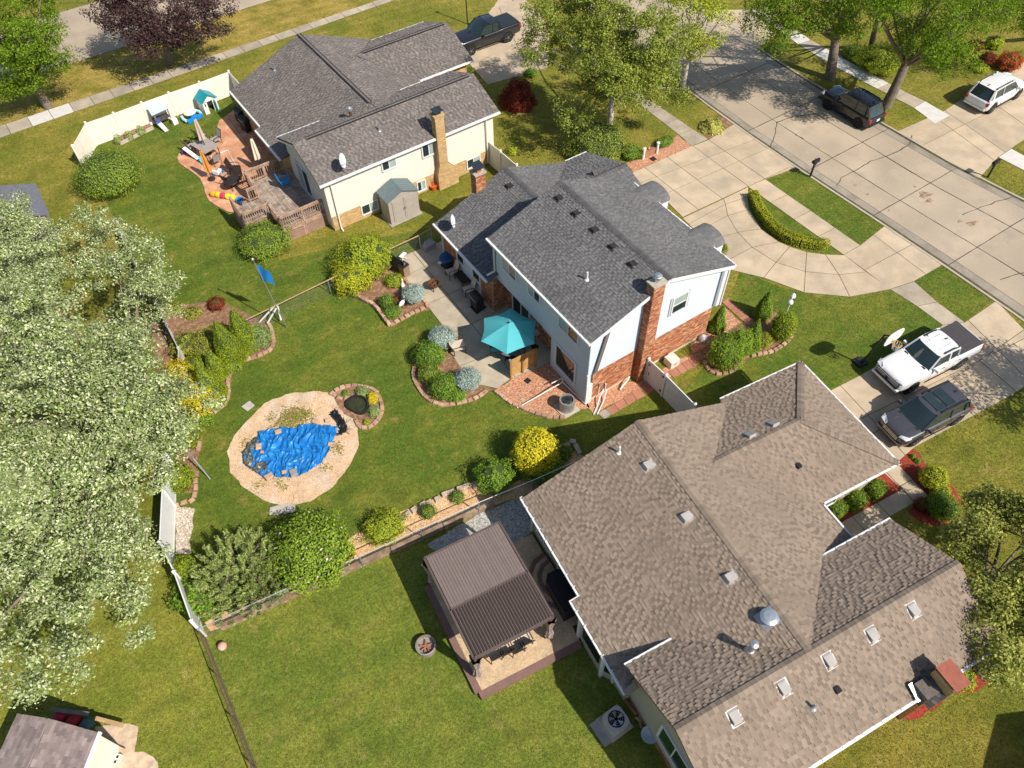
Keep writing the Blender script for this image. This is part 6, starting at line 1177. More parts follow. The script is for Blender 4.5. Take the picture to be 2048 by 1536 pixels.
# --- blue house patio furniture
fire_pit('rusty fire pit with logs on the blue house patio', tuple(G(*bb_(1000, 600), .04)), .33, RUST)
tvs = empty('sign_board', tuple(G(*bb_(600, 420), .04)), math.radians(112), 'tall black panel with white marks behind the patio bin', 'panel'); mb = MB(); mb.b2((-.62, -.03, .1), (.62, .03, 1.25)); mb.build('panel', BLACKP, tvs); mb = MB(); mb.box((.25, -.036, .8), (.08, .01, .12)); mb.box((.1, -.036, .65), (.05, .01, .08)); mb.build('mark', WHITE, tvs); mb = MB(); mb.b2((-.62, -.25, 0), (-.56, .25, .1)); mb.b2((.56, -.25, 0), (.62, .25, .1)); mb.build('foot', BLACKP, tvs)
tb_ = empty('trash_bin', tuple(G(*bb_(675, 450), .04)), math.radians(20), 'tan metal bin with black lid on the patio edge', 'bin'); mb = MB(); mb.b2((-.22, -.22, .05), (.22, .22, .82)); mb.build('body', M('bin_tan', (.34, .25, .17), rough=.4, metal=.4, var=.1), tb_); mb = MB(); mb.b2((-.24, -.24, .82), (.24, .24, .90)); mb.build('lid', BLACKP, tb_); mb = MB(); mb.lathe([(.12, 0), (.12, .03), (.01, .04)], (0, 0, .9), 12); mb.build('knob', GREYM, tb_)
for x in (-.18, .18): mb = MB(); mb.b2((x-.03, -.2, 0), (x+.03, .2, .05)); mb.build('foot', BLACKP, tb_)
wb_ = empty('side_stool', tuple(G(*bb_(655, 275), .04)), .5, 'white folding stool near the black panel', 'stool'); mb = MB(); mb.slabpoly([(-.25, -.12, .4), (.25, -.12, .4), (.25, .12, .4), (-.25, .12, .4)], .04); mb.build('seat', WHITE, wb_); [MB().beam((x, -.1, 0), (-x, .1, .4), .03).build('leg', WHITE, wb_) for x in (-.2, .2)]
pb = empty('planter', tuple(G(*bb_(940, 150), .04)), .3, 'grey stone planter box at the patio end by the fence', 'planter'); mb = MB(); mb.b2((-.4, -.22, 0), (.4, .22, .4)); mb.build('box', M('planter_grey', (.30, .27, .28), var=.15), pb); mb = MB(); mb.path([(-.38, -.2, .4), (-.3, 0, .7), (.3, 0, .7), (.38, .2, .4)], .02); mb.build('handle', GREYM, pb)
gb = empty('covered_cart', tuple(G(*pa(965, 345), .04)), .3, 'blue covered cart under the wing window', 'cart'); mb = MB(); mb.b2((-.32, -.32, .06), (.32, .32, .6)); mb.build('body', BLACKP, gb); mb = MB(); mb.lathe([(.46, .0), (.46, .08), (.4, .16), (.05, .19)], (0, 0, .6), 8); mb.build('cover', M('cover_blue', (.005, .07, .20), rough=.4, var=.08), gb); mb = MB(); mb.b2((-.62, -.1, .55), (-.42, .12, .6)); mb.build('shelf', WHITE, gb)
chair('tan sling chair beside the blue covered cart', tuple(G(*pa(1000, 425), .04)), .108+math.radians(-95), BRONZE, SLING)
chair('tan sling chair by the wall left of the black grill', tuple(G(*pa(1125, 560), .04)), .108+math.radians(-100), BRONZE, SLING)
ctb = empty('side_table', tuple(G(*pa(1085, 470), .04)), .108, 'low brown side table between the two wall chairs', 'table'); mb = MB(); mb.b2((-.3, -.55, .38), (.3, .55, .42)); mb.build('table_top', BRONZE, ctb); [MB().tube((x, y, 0), (x, y, .38), .025).build('leg', BRONZE, ctb) for x in (-.25, .25) for y in (-.5, .5)]
grill('black grill on a dark mat by the brick corner', tuple(G(*pa(1195, 665), .05)), .108+math.radians(-95), shelf=False)
mt = MB(); mt.prism(inset(gp([(1135, 660), (1190, 720), (1265, 665), (1195, 610)], 0, pa), 0), .03, .046); tag(mt.build('grill_mat', M('mat_black', (.02, .02, .022), rough=.8), None), 'black floor mat under the grill on the patio', 'mat')
chair('large tan sling lounge chair beside the left globe spruce', tuple(G(*pa(1055, 985), .04)), .108+math.radians(72), BRONZE, SLING, name='lounge_chair').scale = (1.35, 1.2, 1.0)
um_ = empty('open_umbrella', tuple(G(1018, 712)), .108, 'large open turquoise patio umbrella with six panels', 'umbrella'); apx = np.array(G(*um(750, 408), 2.75)); apx = apx-np.array(um_.location)
um_.location = (um_.location[0]+apx[0], um_.location[1]+apx[1], 0); RU = 1.62
TQF = M('canopy_turquoise', (.10, .50, .56), rough=.75, var=.03, trans=.25); umr = math.radians(-8)
for k in range(6):
    a0, a1 = umr+k*math.pi/3, umr+(k+1)*math.pi/3; mb = MB(); vs = [(0, 0, 2.75)]; nr = 5; na = 6
    for i in range(1, nr+1):
        for j in range(na+1):
            t = j/na; r = RU*i/nr; a = a0+(a1-a0)*t; ch_ = math.cos(math.pi/6)/math.cos(a-(a0+a1)/2); r2 = r*(ch_-.05*math.sin(math.pi*t)*(i/nr)); vs.append((r2*math.cos(a), r2*math.sin(a), 2.75-.62*(i/nr)**1.15-.05*math.sin(math.pi*t)*i/nr))
    fs = [(0, 1+j, 2+j) for j in range(na)]+[(1+i*(na+1)+j, 1+(i+1)*(na+1)+j, 1+(i+1)*(na+1)+j+1, 1+i*(na+1)+j+1) for i in range(nr-1) for j in range(na)]
    mb.add(vs, fs); mb.build('canopy_panel', TQF, um_, smooth=True)
    mb = MB(); mb.tube((0, 0, 2.70), (RU*.98*math.cos(a0), RU*.98*math.sin(a0), 2.10), .012); mb.build('rib', BRONZE, um_)
mb = MB(); mb.tube((0, 0, 0), (0, 0, 2.8), .025); mb.lathe([(.28, 0), (.28, .08), (.05, .12)], (0, 0, .03), 14); mb.build('pole', BRONZE, um_); mb = MB(); mb.lathe([(.05, 0), (.06, .04), (.02, .1)], (0, 0, 2.75), 10); mb.build('finial', BRONZE, um_)
dt = empty('patio_table', (um_.location[0], um_.location[1], .04), 0, 'round glass table under the turquoise umbrella', 'table'); mb = MB(); mb.lathe([(.6, .7), (.62, .72), (.6, .74), (.02, .74)], (0, 0, 0), 24); mb.build('table_top', M('tabletop_grey', (.12, .14, .15), rough=.1, spec=.6), dt); [MB().tube((.45*math.cos(a), .45*math.sin(a), 0), (.3*math.cos(a), .3*math.sin(a), .7), .025).build('leg', BRONZE, dt) for a in (.5, 2.07, 3.64, 5.2)]
for x, y, r, lb in ((630, 690, 2.6, 'teal cushioned chair left of the covered table'), (735, 690, 3.9, 'beige seat chair in front of the umbrella table'), (900, 640, 5.0, 'teal cushioned chair right of the covered table')): chair(lb, tuple(G(*um(x, y), .04)), r, BRONZE, TEAL if 'teal' in lb else SLING)
fn = empty('pedestal_fan', tuple(G(*um(1000, 640), .04)), -2.2, 'round pedestal fan by the brick wall behind the umbrella', 'fan'); mb = MB(); mb.tube((0, 0, 0), (0, 0, 1.1), .02); mb.lathe([(.2, 0), (.2, .03), (.03, .05)], (0, 0, 0), 12); mb.build('stand', BRONZE, fn); mb = MB(); mb.tube((-.05, 0, 1.25), (.05, 0, 1.25), .26, .26, 18); mb.build('cage', M('fan_grey', (.30, .33, .36), rough=.4, metal=.4), fn)
# wooden privacy screen
A_, B_ = G(*um(765, 930), .03), G(*um(1000, 815), .03); d = B_-A_; ps = empty('privacy_screen', tuple(A_), math.atan2(d[1], d[0]), 'freestanding wooden privacy screen of horizontal boards on the patio', 'screen'); Lp = float(np.linalg.norm(d)); WOODN = M('pine_wood', (.46, .28, .10), rough=.7, var=.12, vs=4, c2=(.38, .22, .08), mixs=3); WOODP = M('pine_post', (.33, .165, .06), rough=.7, var=.12)
for k in range(8): mb = MB(); mb.b2((0, -.015, .12+k*.165), (Lp, .02, .12+k*.165+.155)); mb.build('board', WOODN, ps)
for x in (0, Lp*.48, Lp): mb = MB(); mb.b2((x-.05, -.11, 0), (x+.05, -.016, 1.5)); mb.build('post', WOODP, ps)
mb = MB(); mb.b2((-.06, -.12, 1.44), (.06, .05, 1.52)); mb.build('cap', GREYM, ps)
# AC units
def ac(label, loc, r, round_=True):
    e = empty('air_conditioner', loc, .1, label, 'air conditioner'); n = 28; prof = [(r, .08), (r, .78), (r*.98, .80), (r*.80, .80), (r*.78, .70)]
    if round_: mb = MB(); mb.lathe(prof, (0, 0, 0), n); mb.build('casing', M('ac_casing', (.45, .45, .44), rough=.35, metal=.6, var=.05), e)
    else:
        mb = MB(); sq = []
        for i in range(24): a = 2*math.pi*i/24; k = (abs(math.cos(a))**6+abs(math.sin(a))**6)**(-1/6); sq.append((r*k*math.cos(a), r*k*math.sin(a)))
        mb.prism(sq, .06, .70); mb.build('casing', M('ac_casing_pale', (.46, .43, .40), rough=.5, var=.05), e); mb = MB(); mb.tube((0, 0, .60), (0, 0, .705), r*.78, None, 24); mb.build('fan_well', DARK, e)
    for i in range(0 if not round_ else 28): a = 2*math.pi*i/28; mb = MB(); mb.box((r*1.005*math.cos(a), r*1.005*math.sin(a), .43), (.012, .03, .66), a); mb.build('louvre', GREYM, e)
    if round_: mb = MB(); mb.tube((0, 0, .70), (0, 0, .706), r*.77, None, 20); mb.build('fan_well', DARK, e)
    for i in range(5): a = 2*math.pi*i/5; mb = MB(); mb.slabpoly([(.05*math.cos(a), .05*math.sin(a), .72), (r*.7*math.cos(a-.25), r*.7*math.sin(a-.25), .71), (r*.7*math.cos(a+.3), r*.7*math.sin(a+.3), .74)], .01); mb.build('fan_blade', GREYM, e)
    mb = MB(); [mb.lathe([(r*q, 0), (r*q, .008), (r*q-.012, .008), (r*q-.012, 0)], (0, 0, .79 if round_ else .71), 24) for q in (.25, .42, .6)]; mb.build('grille', GREYM, e)
    mb = MB(); mb.b2((-r*1.25, -r*1.25, 0), (r*1.25, r*1.25, .08)); mb.build('pad', M('pad_concrete', (.42, .37, .30), var=.1), e); return e
ac('round air conditioner on a pad in the red gravel', tuple(G(*pa(1870, 1430))), .40); ac('square air conditioner with open fan beside the tan siding', tuple(G(*a4(1465, 1185))), .42, False)
mb = MB(); q = G(*a4(1420, 1215)); mb.box((0, 0, .03), (1.1, 1.0, .06), .1); o = mb.build('paving_stone', GRAVG and M('pad_grey2', (.30, .28, .26), var=.15), None, loc=(q[0], q[1], 0)); tag(o, 'grey slab under the square air conditioner', 'paving stone')
mb = MB(); [mb.path([tuple(G(*pa(x, y), z)) for x, y, z in P_], .03) for P_ in ([(1495, 1425, .05), (1840, 1230, .45), (1835, 1200, .5), (1755, 1240, .5)], [(1840, 1230, .45), (2020, 1400, .1)])]; tag(mb.build('drain_pipe', PVC, None), 'white drain pipe running over the red gravel', 'pipe')
for x, y, s_, m_, lb in ((1575, 1222, .30, BLACKP, 'square black drain cover in the red gravel'), (1615, 1305, .22, PAVR, 'small square stepping stone in the red gravel'), (1535, 1365, .2, ROCK, 'pale stepping stone near the gravel edging')): mb = MB(); q = G(*pa(x, y)); mb.box((0, 0, .03), (s_, s_, .03), .3); tag(mb.build('stepping_stone', m_, None, loc=(q[0], q[1], 0)), lb, 'stone')
mb = MB(); mb.b2((-.3, -.3, 0), (.3, .3, .5)); ub = mb.build('utility_box', M('box_beige', (.62, .58, .52), rough=.6, var=.06), None, loc=tuple(G(*nz(1085, 960)))); ub.rotation_euler = (0, 0, .1); tag(ub, 'beige utility box beside the paver path', 'utility box'); mb = MB(); mb.box((0, -.31, .3), (.16, .02, .1)); mb.build('latch', GREYM, ub)
mb = MB(); mb.lathe([(.2, 0), (.24, .15), (.2, .3), (.08, .42)], (0, 0, 0), 12); tag(mb.build('wrapped_spigot', M('cover_white', (.6, .62, .66), rough=.5, var=.1), None, loc=tuple(G(*fb(118, 575)))), 'white covered spigot by the brick wall', 'cover')
# heron ornaments
def heron(label, loc, rz, s=1.0, bill=(.62, .33, .02)):
    e = empty('bird_ornament', loc, rz, label, 'ornament'); e.scale = (s, s, s); mb = MB(); mb.lathe([(.02, -.28), (.10, -.15), (.14, .0), (.10, .16), (.04, .24)], (0, 0, 0), 10); o = mb.build('body', TW, e, smooth=True); o.location = (0, 0, .42); o.rotation_euler = (0, 1.1, 0)
    mb = MB(); mb.path([(.18, 0, .50), (.26, 0, .66), (.20, 0, .78), (.26, 0, .86)], .04, 8); mb.build('neck', TW, e); mb = MB(); mb.tube((.26, 0, .86), (.52, 0, .80), .035, .01); mb.build('bill', M('bill_orange', bill, rough=.5), e); [MB().tube((0, y, 0), (0, y, .36), .015).build('leg', BRONZE, e) for y in (-.04, .04)]
    return e
heron('white heron statue with yellow bill in the patio bed', tuple(G(*bb_(645, 820))), .3); heron('white bird statue beside the blue globe spruce', tuple(G(*bb_(655, 610))), 1.2, .8, (.5, .4, .3)); heron('white bird statue at the left bed edging', tuple(G(*e2(605, 720))), 1.9, .75, (.1, .1, .1))
mb = MB(); mb.path([tuple(G(*e2(*p_), z_)) for p_, z_ in (((320, 1250), 2.0), ((410, 1370), 1.0), ((540, 1530), .02))], .035, 8); tag(mb.build('leaning_pole', GALV, None), 'grey metal pole leaning out of the left bed', 'pole')
# lamp post by the front corner
lpst = empty('garden_lamp', tuple(G(*fb(905, 345))), .6, 'white twin globe garden lamp behind the rounded arborvitae', 'lamp'); mb = MB(); mb.tube((0, 0, 0), (0, 0, 1.5), .03); mb.path([(-.25, 0, 1.5), (-.2, 0, 1.68), (0, 0, 1.6), (.2, 0, 1.68), (.25, 0, 1.5)], .025); mb.build('post', WHITE, lpst)
for x in (-.27, .27): mb = MB(); mb.lathe([(.04, .14), (.14, .06), (.16, -.05), (.10, -.16), (.02, -.18)], (x, 0, 1.42), 12); mb.build('globe', M('lamp_globe', (.72, .74, .78), rough=.2), lpst, smooth=True)
# mailboxes
def mailbox(label, loc, rz, h=1.15):
    e = empty('mailbox', loc, rz, label, 'mailbox'); mb = MB(); mb.b2((-.05, -.05, 0), (.05, .05, h)); mb.beam((0, 0, h-.45), (.25, 0, h-.05), .05); mb.build('post', BLACKP, e); n = 8; mb = MB(); vs = []
    for x in (-.22, .32): vs += [(x, -.11, h), *[(x, -.11*math.cos(math.pi*i/n), h+.13+.11*math.sin(math.pi*i/n)) for i in range(n+1)], (x, .11, h)]
    k = n+3; mb.add(vs, [(i, i+1, k+i+1, k+i) for i in range(k-1)]+[tuple(range(k)), tuple(range(2*k-1, k-1, -1)), (k-1, 0, k, 2*k-1)]); mb.build('box', M('mailbox_black', (.02, .02, .025), rough=.3, metal=.4), e); mb = MB(); mb.box((.1, .125, h+.2), (.1, .015, .06)); mb.build('flag', LAMPR, e); return e
mailbox('black mailbox on a post by the near kerb', tuple(G(1620, 354)), .1); mailbox('black mailbox on a post beside the far driveway', tuple(G(1975, 355)), math.pi+.1)
# two white posts and a planter wall at the drive corner
for x, y, lb in ((1175, 1225, 'white stub post left of the drive corner planter'), (1280, 1180, 'white stub post right of the drive corner planter')): mb = MB(); mb.tube((0, 0, 0), (0, 0, .85), .09, .08, 12); mb.lathe([(.12, 0), (.12, .06), (.02, .1)], (0, 0, .85), 12); tag(mb.build('bollard', WHITE, None, loc=tuple(G(*z4(x, y)))), lb, 'post', 'white posts at the drive corner')
q = G(*z4(1210, 1190)); pw = empty('planter', tuple(q), .16, 'low brick planter with yellow flowers at the drive corner', 'planter'); bkp = MB(); tile(bkp, [(-.6, -.2, 0), (.55, -.2, 0), (.55, -.2, .5), (-.6, -.2, .5)], .076, (.2, .21), .012, .011, False, 5, stag=False); tile(bkp, [(-.6, .25, 0), (-.6, -.2, 0), (-.6, -.2, .5), (-.6, .25, .5)], .076, (.2, .21), .012, .011, False, 6, stag=False); bkp.build('bricks', PAVR, pw)['kind'] = 'stuff'; mb = MB(); mb.b2((-.59, -.19, 0), (.54, .25, .47)); mb.build('core', MULCH, pw)
for k in range(7): mb = MB(); mb.lathe([(.02, 0), (.08, .05), (.06, .1), (.01, .12)], (random.uniform(-.45, .45), random.uniform(-.1, .18), .47), 8); mb.build('flower', M('flower_yellow', (.65, .36, .02), rough=.7), pw)
mb = MB(); mb.box((0, 0, .03), (.38, .38, .04), .15); tag(mb.build('drain_cover', BLACKP, None, loc=tuple(G(*z4(1252, 1223)))), 'square dark cover in the red gravel by the drive', 'drain cover')
# basketball hoop
hp = empty('basketball_hoop', (28.42, 14.62, 0), 0, 'basketball hoop with white backboard beside the white pickup', 'basketball hoop'); mb = MB(); mb.tube((0, 0, 0), (.05, -.35, 2.7), .055, .05, 10); mb.beam((.05, -.30, 2.35), (.15, -.75, 2.75), .05); mb.beam((.05, -.35, 2.65), (.12, -.8, 3.05), .05); mb.build('pole', BLACKP, hp)
mb = MB(); n = 20; c = (.12, -.82, 2.95); pts = [(c[0]+.68*math.copysign(abs(math.cos(2*math.pi*i/n))**.7, math.cos(2*math.pi*i/n)), c[1]+.06*math.cos(2*math.pi*i/n), c[2]+.44*math.copysign(abs(math.sin(2*math.pi*i/n))**.7, math.sin(2*math.pi*i/n))) for i in range(n)]; mb.slabpoly(pts, .04); mb.build('backboard', WHITE, hp)
mb = MB(); rc = (.14, -1.12, 2.72); [mb.tube((rc[0]+.23*math.cos(2*math.pi*i/16), rc[1]+.23*math.sin(2*math.pi*i/16), rc[2]), (rc[0]+.23*math.cos(2*math.pi*(i+1)/16), rc[1]+.23*math.sin(2*math.pi*(i+1)/16), rc[2]), .018, None, 6) for i in range(16)]; mb.beam((.13, -.84, 2.72), (.14, -.90, 2.72), .14, .06); mb.build('rim', M('rim_orange', (.62, .27, .03), rough=.5), hp)
mb = MB(); [mb.tube((rc[0]+.22*math.cos(a), rc[1]+.22*math.sin(a), rc[2]), (rc[0]+.12*math.cos(a+s), rc[1]+.12*math.sin(a+s), rc[2]-.42), .012, None, 4) for a in [2*math.pi*i/10 for i in range(10)] for s in (.35, -.35)]; mb.build('net', WHITE, hp)['kind'] = 'stuff'; mb = MB(); mb.b2((-.3, -.2, 0), (.3, .35, .14)); mb.build('base', BLACKP, hp)
# --- pergola on the deck of the brown house
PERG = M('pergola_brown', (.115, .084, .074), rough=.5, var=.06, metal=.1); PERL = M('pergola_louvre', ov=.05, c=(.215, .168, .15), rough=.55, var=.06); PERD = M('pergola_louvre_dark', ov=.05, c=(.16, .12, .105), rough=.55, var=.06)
STPD = M('stamped_tan', (.50, .36, .215), rough=.8, var=.15, vs=3, c2=(.44, .33, .22), mixs=4, fine=.18, fs=14)
dkp = tag(sheet('patio_raised', [(2.6, 8.78), (7.28, 8.70), (7.35, 9.5), (7.9, 9.5), (7.9, 14.1), (2.6, 14.1)], .20, STPD, th=.2), kind='structure')
BORD = M('stamped_border', (.19, .11, .09), rough=.8, var=.12, vs=4)
for a, b in (((2.6, 8.78), (7.25, 8.70)), ((2.6, 8.94), (2.6, 14.1))):
    mb = MB(); mb.beam((*a, .105), (*b, .105), .30, .215); mb.build('border', BORD, dkp)
for k, (r_, h_, m_) in enumerate(((1.42, .32, BORD), (1.20, .325, STPD), (.98, .45, BORD), (.78, .455, STPD))):
    cx, cy = 7.9, 11.6; pts = [(cx, cy-r_)]+[(cx-r_*.98*math.cos(math.radians(t)), cy+r_*math.sin(math.radians(t))) for t in (-62, -35, -12, 12, 35, 62)]+[(cx, cy+r_)]; mb = MB(); mb.prism(pts, .05, h_); mb.build('step', m_, dkp)
pg = empty('pergola', (2.8, 9.47, .2), 0, 'brown louvred roof pergola on the raised patio', 'pergola'); PWd, PLn, PH = 3.53, 4.72, 2.38
for x in (.06, PWd-.06):
    for y in (.06, PLn-.06): mb = MB(); mb.b2((x-.06, y-.06, 0), (x+.06, y+.06, PH)); mb.build('post', PERG, pg)
for (a, b) in (((0, 0), (PWd, 0)), ((0, PLn), (PWd, PLn)), ((0, 0), (0, PLn)), ((PWd, 0), (PWd, PLn)), ((0, PLn*.46), (PWd, PLn*.46))): mb = MB(); mb.beam((*a, PH), (*b, PH), .09, .18); mb.build('beam', PERG, pg)
nl = 27
mb = MB(); mb.b2((.05, .05, PH-.02), (PWd-.05, PLn-.05, PH)); mb.build('gap_shade_sheet', DARK, pg)  # dark sheet added below the louvres, stands for shade in their gaps
for k in range(nl):
    x = .07+(PWd-.14)*(k+.5)/nl; wl_ = (PWd-.14)/nl
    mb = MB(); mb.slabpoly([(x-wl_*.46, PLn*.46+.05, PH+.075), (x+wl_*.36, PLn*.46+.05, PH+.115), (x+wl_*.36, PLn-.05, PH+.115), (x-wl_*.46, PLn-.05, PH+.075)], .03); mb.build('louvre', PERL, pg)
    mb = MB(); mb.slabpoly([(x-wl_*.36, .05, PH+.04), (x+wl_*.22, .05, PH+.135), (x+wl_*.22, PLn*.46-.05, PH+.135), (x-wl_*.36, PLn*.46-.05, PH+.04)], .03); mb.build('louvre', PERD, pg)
CUR = M('curtain_stripe', (.36, .29, .25), rough=.85, var=.1, c2=(.15, .10, .09), mixs=14)
for x, y in ((.08, .10), (PWd-.1, .10), (.08, PLn-.1)):
    mb = MB(); vs = []; n = 14
    for r_, z in ((.12, .15), (.17, .4), (.09, 1.0), (.14, 1.5), (.22, 2.2)): vs += [(x+r_*(1+.3*(i % 2))*math.cos(2*math.pi*i/n), y-.03+r_*(1+.3*(i % 2))*math.sin(2*math.pi*i/n), z) for i in range(n)]
    mb.add(vs, [(k*n+i, k*n+(i+1) % n, (k+1)*n+(i+1) % n, (k+1)*n+i) for k in range(4) for i in range(n)]); mb.build('curtain', CUR, pg)
for x, y, lb in ((655, 735, 'tan dining chair under the pergola, nearest the lawn corner'), (725, 705, 'tan dining chair in the middle under the pergola edge'), (855, 640, 'tan dining chair under the pergola nearest the house'), (800, 690, 'tan dining chair second from the house under the pergola')): chair(lb, (lambda q: (q[0], q[1]+.12, .2))(G(*a4(x, y), .2)), math.pi, BRONZE, SLING)
ptb = empty('patio_table', (4.6, 11.2, .2), 0, 'long brown dining table in the shade of the pergola', 'table'); mb = MB(); mb.b2((-.9, -.5, .68), (.9, .5, .73)); mb.build('table_top', BRONZE, ptb); [MB().tube((x, y, 0), (x, y, .68), .03).build('leg', BRONZE, ptb) for x in (-.8, .8) for y in (-.4, .4)]
cg = empty('covered_grill', tuple(G(*a4(1120, 370), .25)), .0, 'dark covered grill between pergola and house wall', 'grill'); cg.location = (cg.location[0]+.12, cg.location[1]+.25, .2); mb = MB(); mb.prism([(-.5, -.9), (.45, -.9), (.45, .75), (.2, .95), (-.3, .95), (-.5, .7)], 0, 1.0); mb.prism([(-.42, -.8), (.38, -.8), (.38, .65), (.15, .82), (-.25, .82), (-.42, .6)], 1.0, 1.12); mb.build('cover', M('cover_black', (.018, .014, .02), rough=.7, var=.2, vs=5), cg)
fire_pit('round metal fire ring full of sticks on the light lawn', tuple(G(*a4(180, 665))), .44, M('ring_metal', (.34, .29, .25), rough=.5, metal=.4, var=.15), False, M('ash_stick', (.26, .12, .07), var=.2))
bal = MB(); bal.lathe([(.02, 0), (.16, .05), (.20, .18), (.15, .30), (.02, .36)], (0, 0, 0), 14); tag(bal.build('ball', M('ball_pink', (.62, .30, .24), rough=.5, c2=(.7, .66, .6), mixs=2), None, loc=tuple(G(447, 1295)), smooth=True), 'pink and white ball on the light lawn near the fence', 'ball')
# woodpile and bowl by the tan wall
wp = empty('woodpile', tuple(G(*a4(1620, 1130))), 1.55, 'small pile of split firewood against the tan siding', 'firewood')
for k in range(12): mb = MB(); x = random.uniform(-1.0, 1.0); mb.tube((x-.2, random.uniform(-.1, .1), .08+.1*(k % 2)), (x+.2, random.uniform(-.15, .15), .08+.1*(k % 2)), .07, .06, 6); mb.build('log', M('log_%d' % (k % 3), ((.30, .17, .09), (.40, .28, .18), (.22, .11, .06))[k % 3], var=.2), wp)
mb = MB(); mb.lathe([(.08, 0), (.3, .1), (.34, .2), (.3, .18), (.02, .1)], (0, 0, 0), 18); tag(mb.build('basin', M('basin_white', (.5, .55, .58), rough=.4), None, loc=tuple(G(*a4(1700, 1270), .3))), 'white round basin by the brick base of the tan wall', 'basin')
# --- shed at the lower left corner
s2 = empty('shed', tuple(G(150, 1500)), 0, 'shed with purplish brown shingle roof at the bottom left', 'shed'); c_ = np.array(s2.location)
zr0 = 2.4; R4 = [np.array(G(*q, zz))-c_ for q, zz in (((35, 1427), 2.35), ((98, 1437), 2.75), ((197, 1465), 2.35), ((160, 1560), 2.35), ((40, 1620), 2.75), ((-60, 1640), 2.35))]
R4[4] = R4[1]+(R4[3]-R4[2])*1.6; R4[3] = R4[2]+(R4[3]-R4[2])*1.6; R4[5] = R4[0]+(R4[3]-R4[2])
RS2 = M('shingle_mauve', (.20, .158, .15), rough=.9, island=.2, isl_c2=(.26, .21, .20), var=.1); rf = MB(); q1 = [tuple(R4[i]) for i in (1, 4, 3, 2)]; q2 = [tuple(R4[i]) for i in (0, 5, 4, 1)]
def ccw(p): return p if (np.cross(np.array(p[1])-np.array(p[0]), np.array(p[2])-np.array(p[0]))[2] > 0) else p[::-1]
q1, q2 = ccw(q1), ccw(q2); rf.slabpoly(q1, .08); rf.slabpoly(q2, .08); r_ = rf.build('roof', _mats['roof_deck_brown'], s2); sm = MB(); tile(sm, q1, .14, (.14, .3), .02, seed=3); tile(sm, q2, .14, (.14, .3), .02, seed=4); sm.build('shingles', RS2, r_)['kind'] = 'stuff'
mb = MB(); mb.prism([tuple((R4[i]*.94)[:2]) for i in (0, 2, 3, 5)], 0, 2.28); mb.build('wall', CREAM, s2); mb = MB(); mb.beam(tuple(R4[2]+np.array([.05, 0, -.03])), tuple(R4[3]+np.array([.05, 0, -.03])), .1, .14); mb.build('fascia', WHITE, s2)
zs = ZM(0, 1330, 2048/420)
sheet('shed_pad', gp([(930, 600), (1250, 570), (1350, 600), (1340, 700), (1310, 850), (1400, 845), (1500, 900), (1545, 960), (1540, 1100), (900, 1100)], 0, zs), .02, M('pad_sandy', (.50, .38, .27), rough=.9, var=.25, vs=3, fine=.15))
for k, (pts, c3, lb) in enumerate((([(500, 430), (860, 480)], (.16, .15, .15), 'dark plank leaning behind the mauve roofed shed'), ([(935, 520), (1200, 590)], (.42, .28, .15), 'tan plank beside the mauve roofed shed'), ([(960, 740), (1215, 840)], (.45, .33, .22), 'long box plank in front of the corner shed wall'))):
    A_, B_ = [np.array(G(*zs(*q_), .5 if k < 2 else .2)) for q_ in pts]; mb = MB(); mb.beam(tuple(A_-A_), tuple(B_-A_), .16, .10); tag(mb.build('plank', M('plank_%d' % k, c3, var=.2, vs=4), None, loc=tuple(A_)), lb, 'plank')
for k, (x, y, c3, lb) in enumerate(((590, 500, (.30, .01, .05), 'dark red folded tarp behind the corner shed'), (720, 540, (.32, .012, .03), 'bright red bundle behind the corner shed'), (850, 575, (.05, .12, .13), 'teal ribbed bundle behind the corner shed'))):
    q = G(*zs(x, y), .3); mb = MB(); mb.lathe([(.05, -.3), (.22, -.2), (.26, 0), (.22, .2), (.05, .3)], (0, 0, 0), 10); o = mb.build('bundle', M('bundle_%d' % k, c3, rough=.6, var=.2), None, loc=(q[0], q[1], .28), smooth=True); o.rotation_euler = (0, 1.5, .3); tag(o, lb, 'bundle')
q = G(*zs(1155, 930), .02); cb = empty('cinder_block', tuple(q), .9, 'pale concrete block with two holes on the shed pad', 'block'); mb = MB(); mb.b2((-.2, -.1, 0), (.2, .1, .2)); mb.build('body', M('cinder', (.6, .55, .48), var=.1), cb)
for x in (-.09, .09): mb = MB(); mb.box((x, 0, .203), (.1, .09, .006)); mb.build('hole', DARK, cb)
# green grey roof of a neighbour's shed under the maple
s3 = empty('shed', tuple(G(55, 470)), .1, 'low shed with blue grey roof half hidden by the silver maple', 'shed'); mb = MB(); mb.b2((-1.6, -1.6, 0), (1.6, 1.6, 2.1)); mb.build('wall', SIDT, s3)
for s in (1, -1): mb = MB(); pl = [(0, -1.8, 2.7), (0, 1.8, 2.7), (s*1.9, 1.8, 2.05), (s*1.9, -1.8, 2.05)]; mb.slabpoly(ccw(pl), .08); mb.build('roof', M('roof_slate_blue', (.13, .135, .16), rough=.85, var=.15, vs=6), s3)
# street lamp pole and details near the black pickup
mb = MB(); mb.tube((0, 0, 0), (0, 0, 3.2), .05); q = G(935, 48); sl2 = mb.build('yard_lamp', BLACKP, None, loc=tuple(q)); tag(sl2, 'thin black lamp post beside the black pickup', 'lamp post'); mb = MB(); mb.lathe([(.06, 0), (.12, .25), (.14, .27), (.02, .36)], (0, 0, 3.2), 8); mb.build('lantern', BLACKP, sl2)
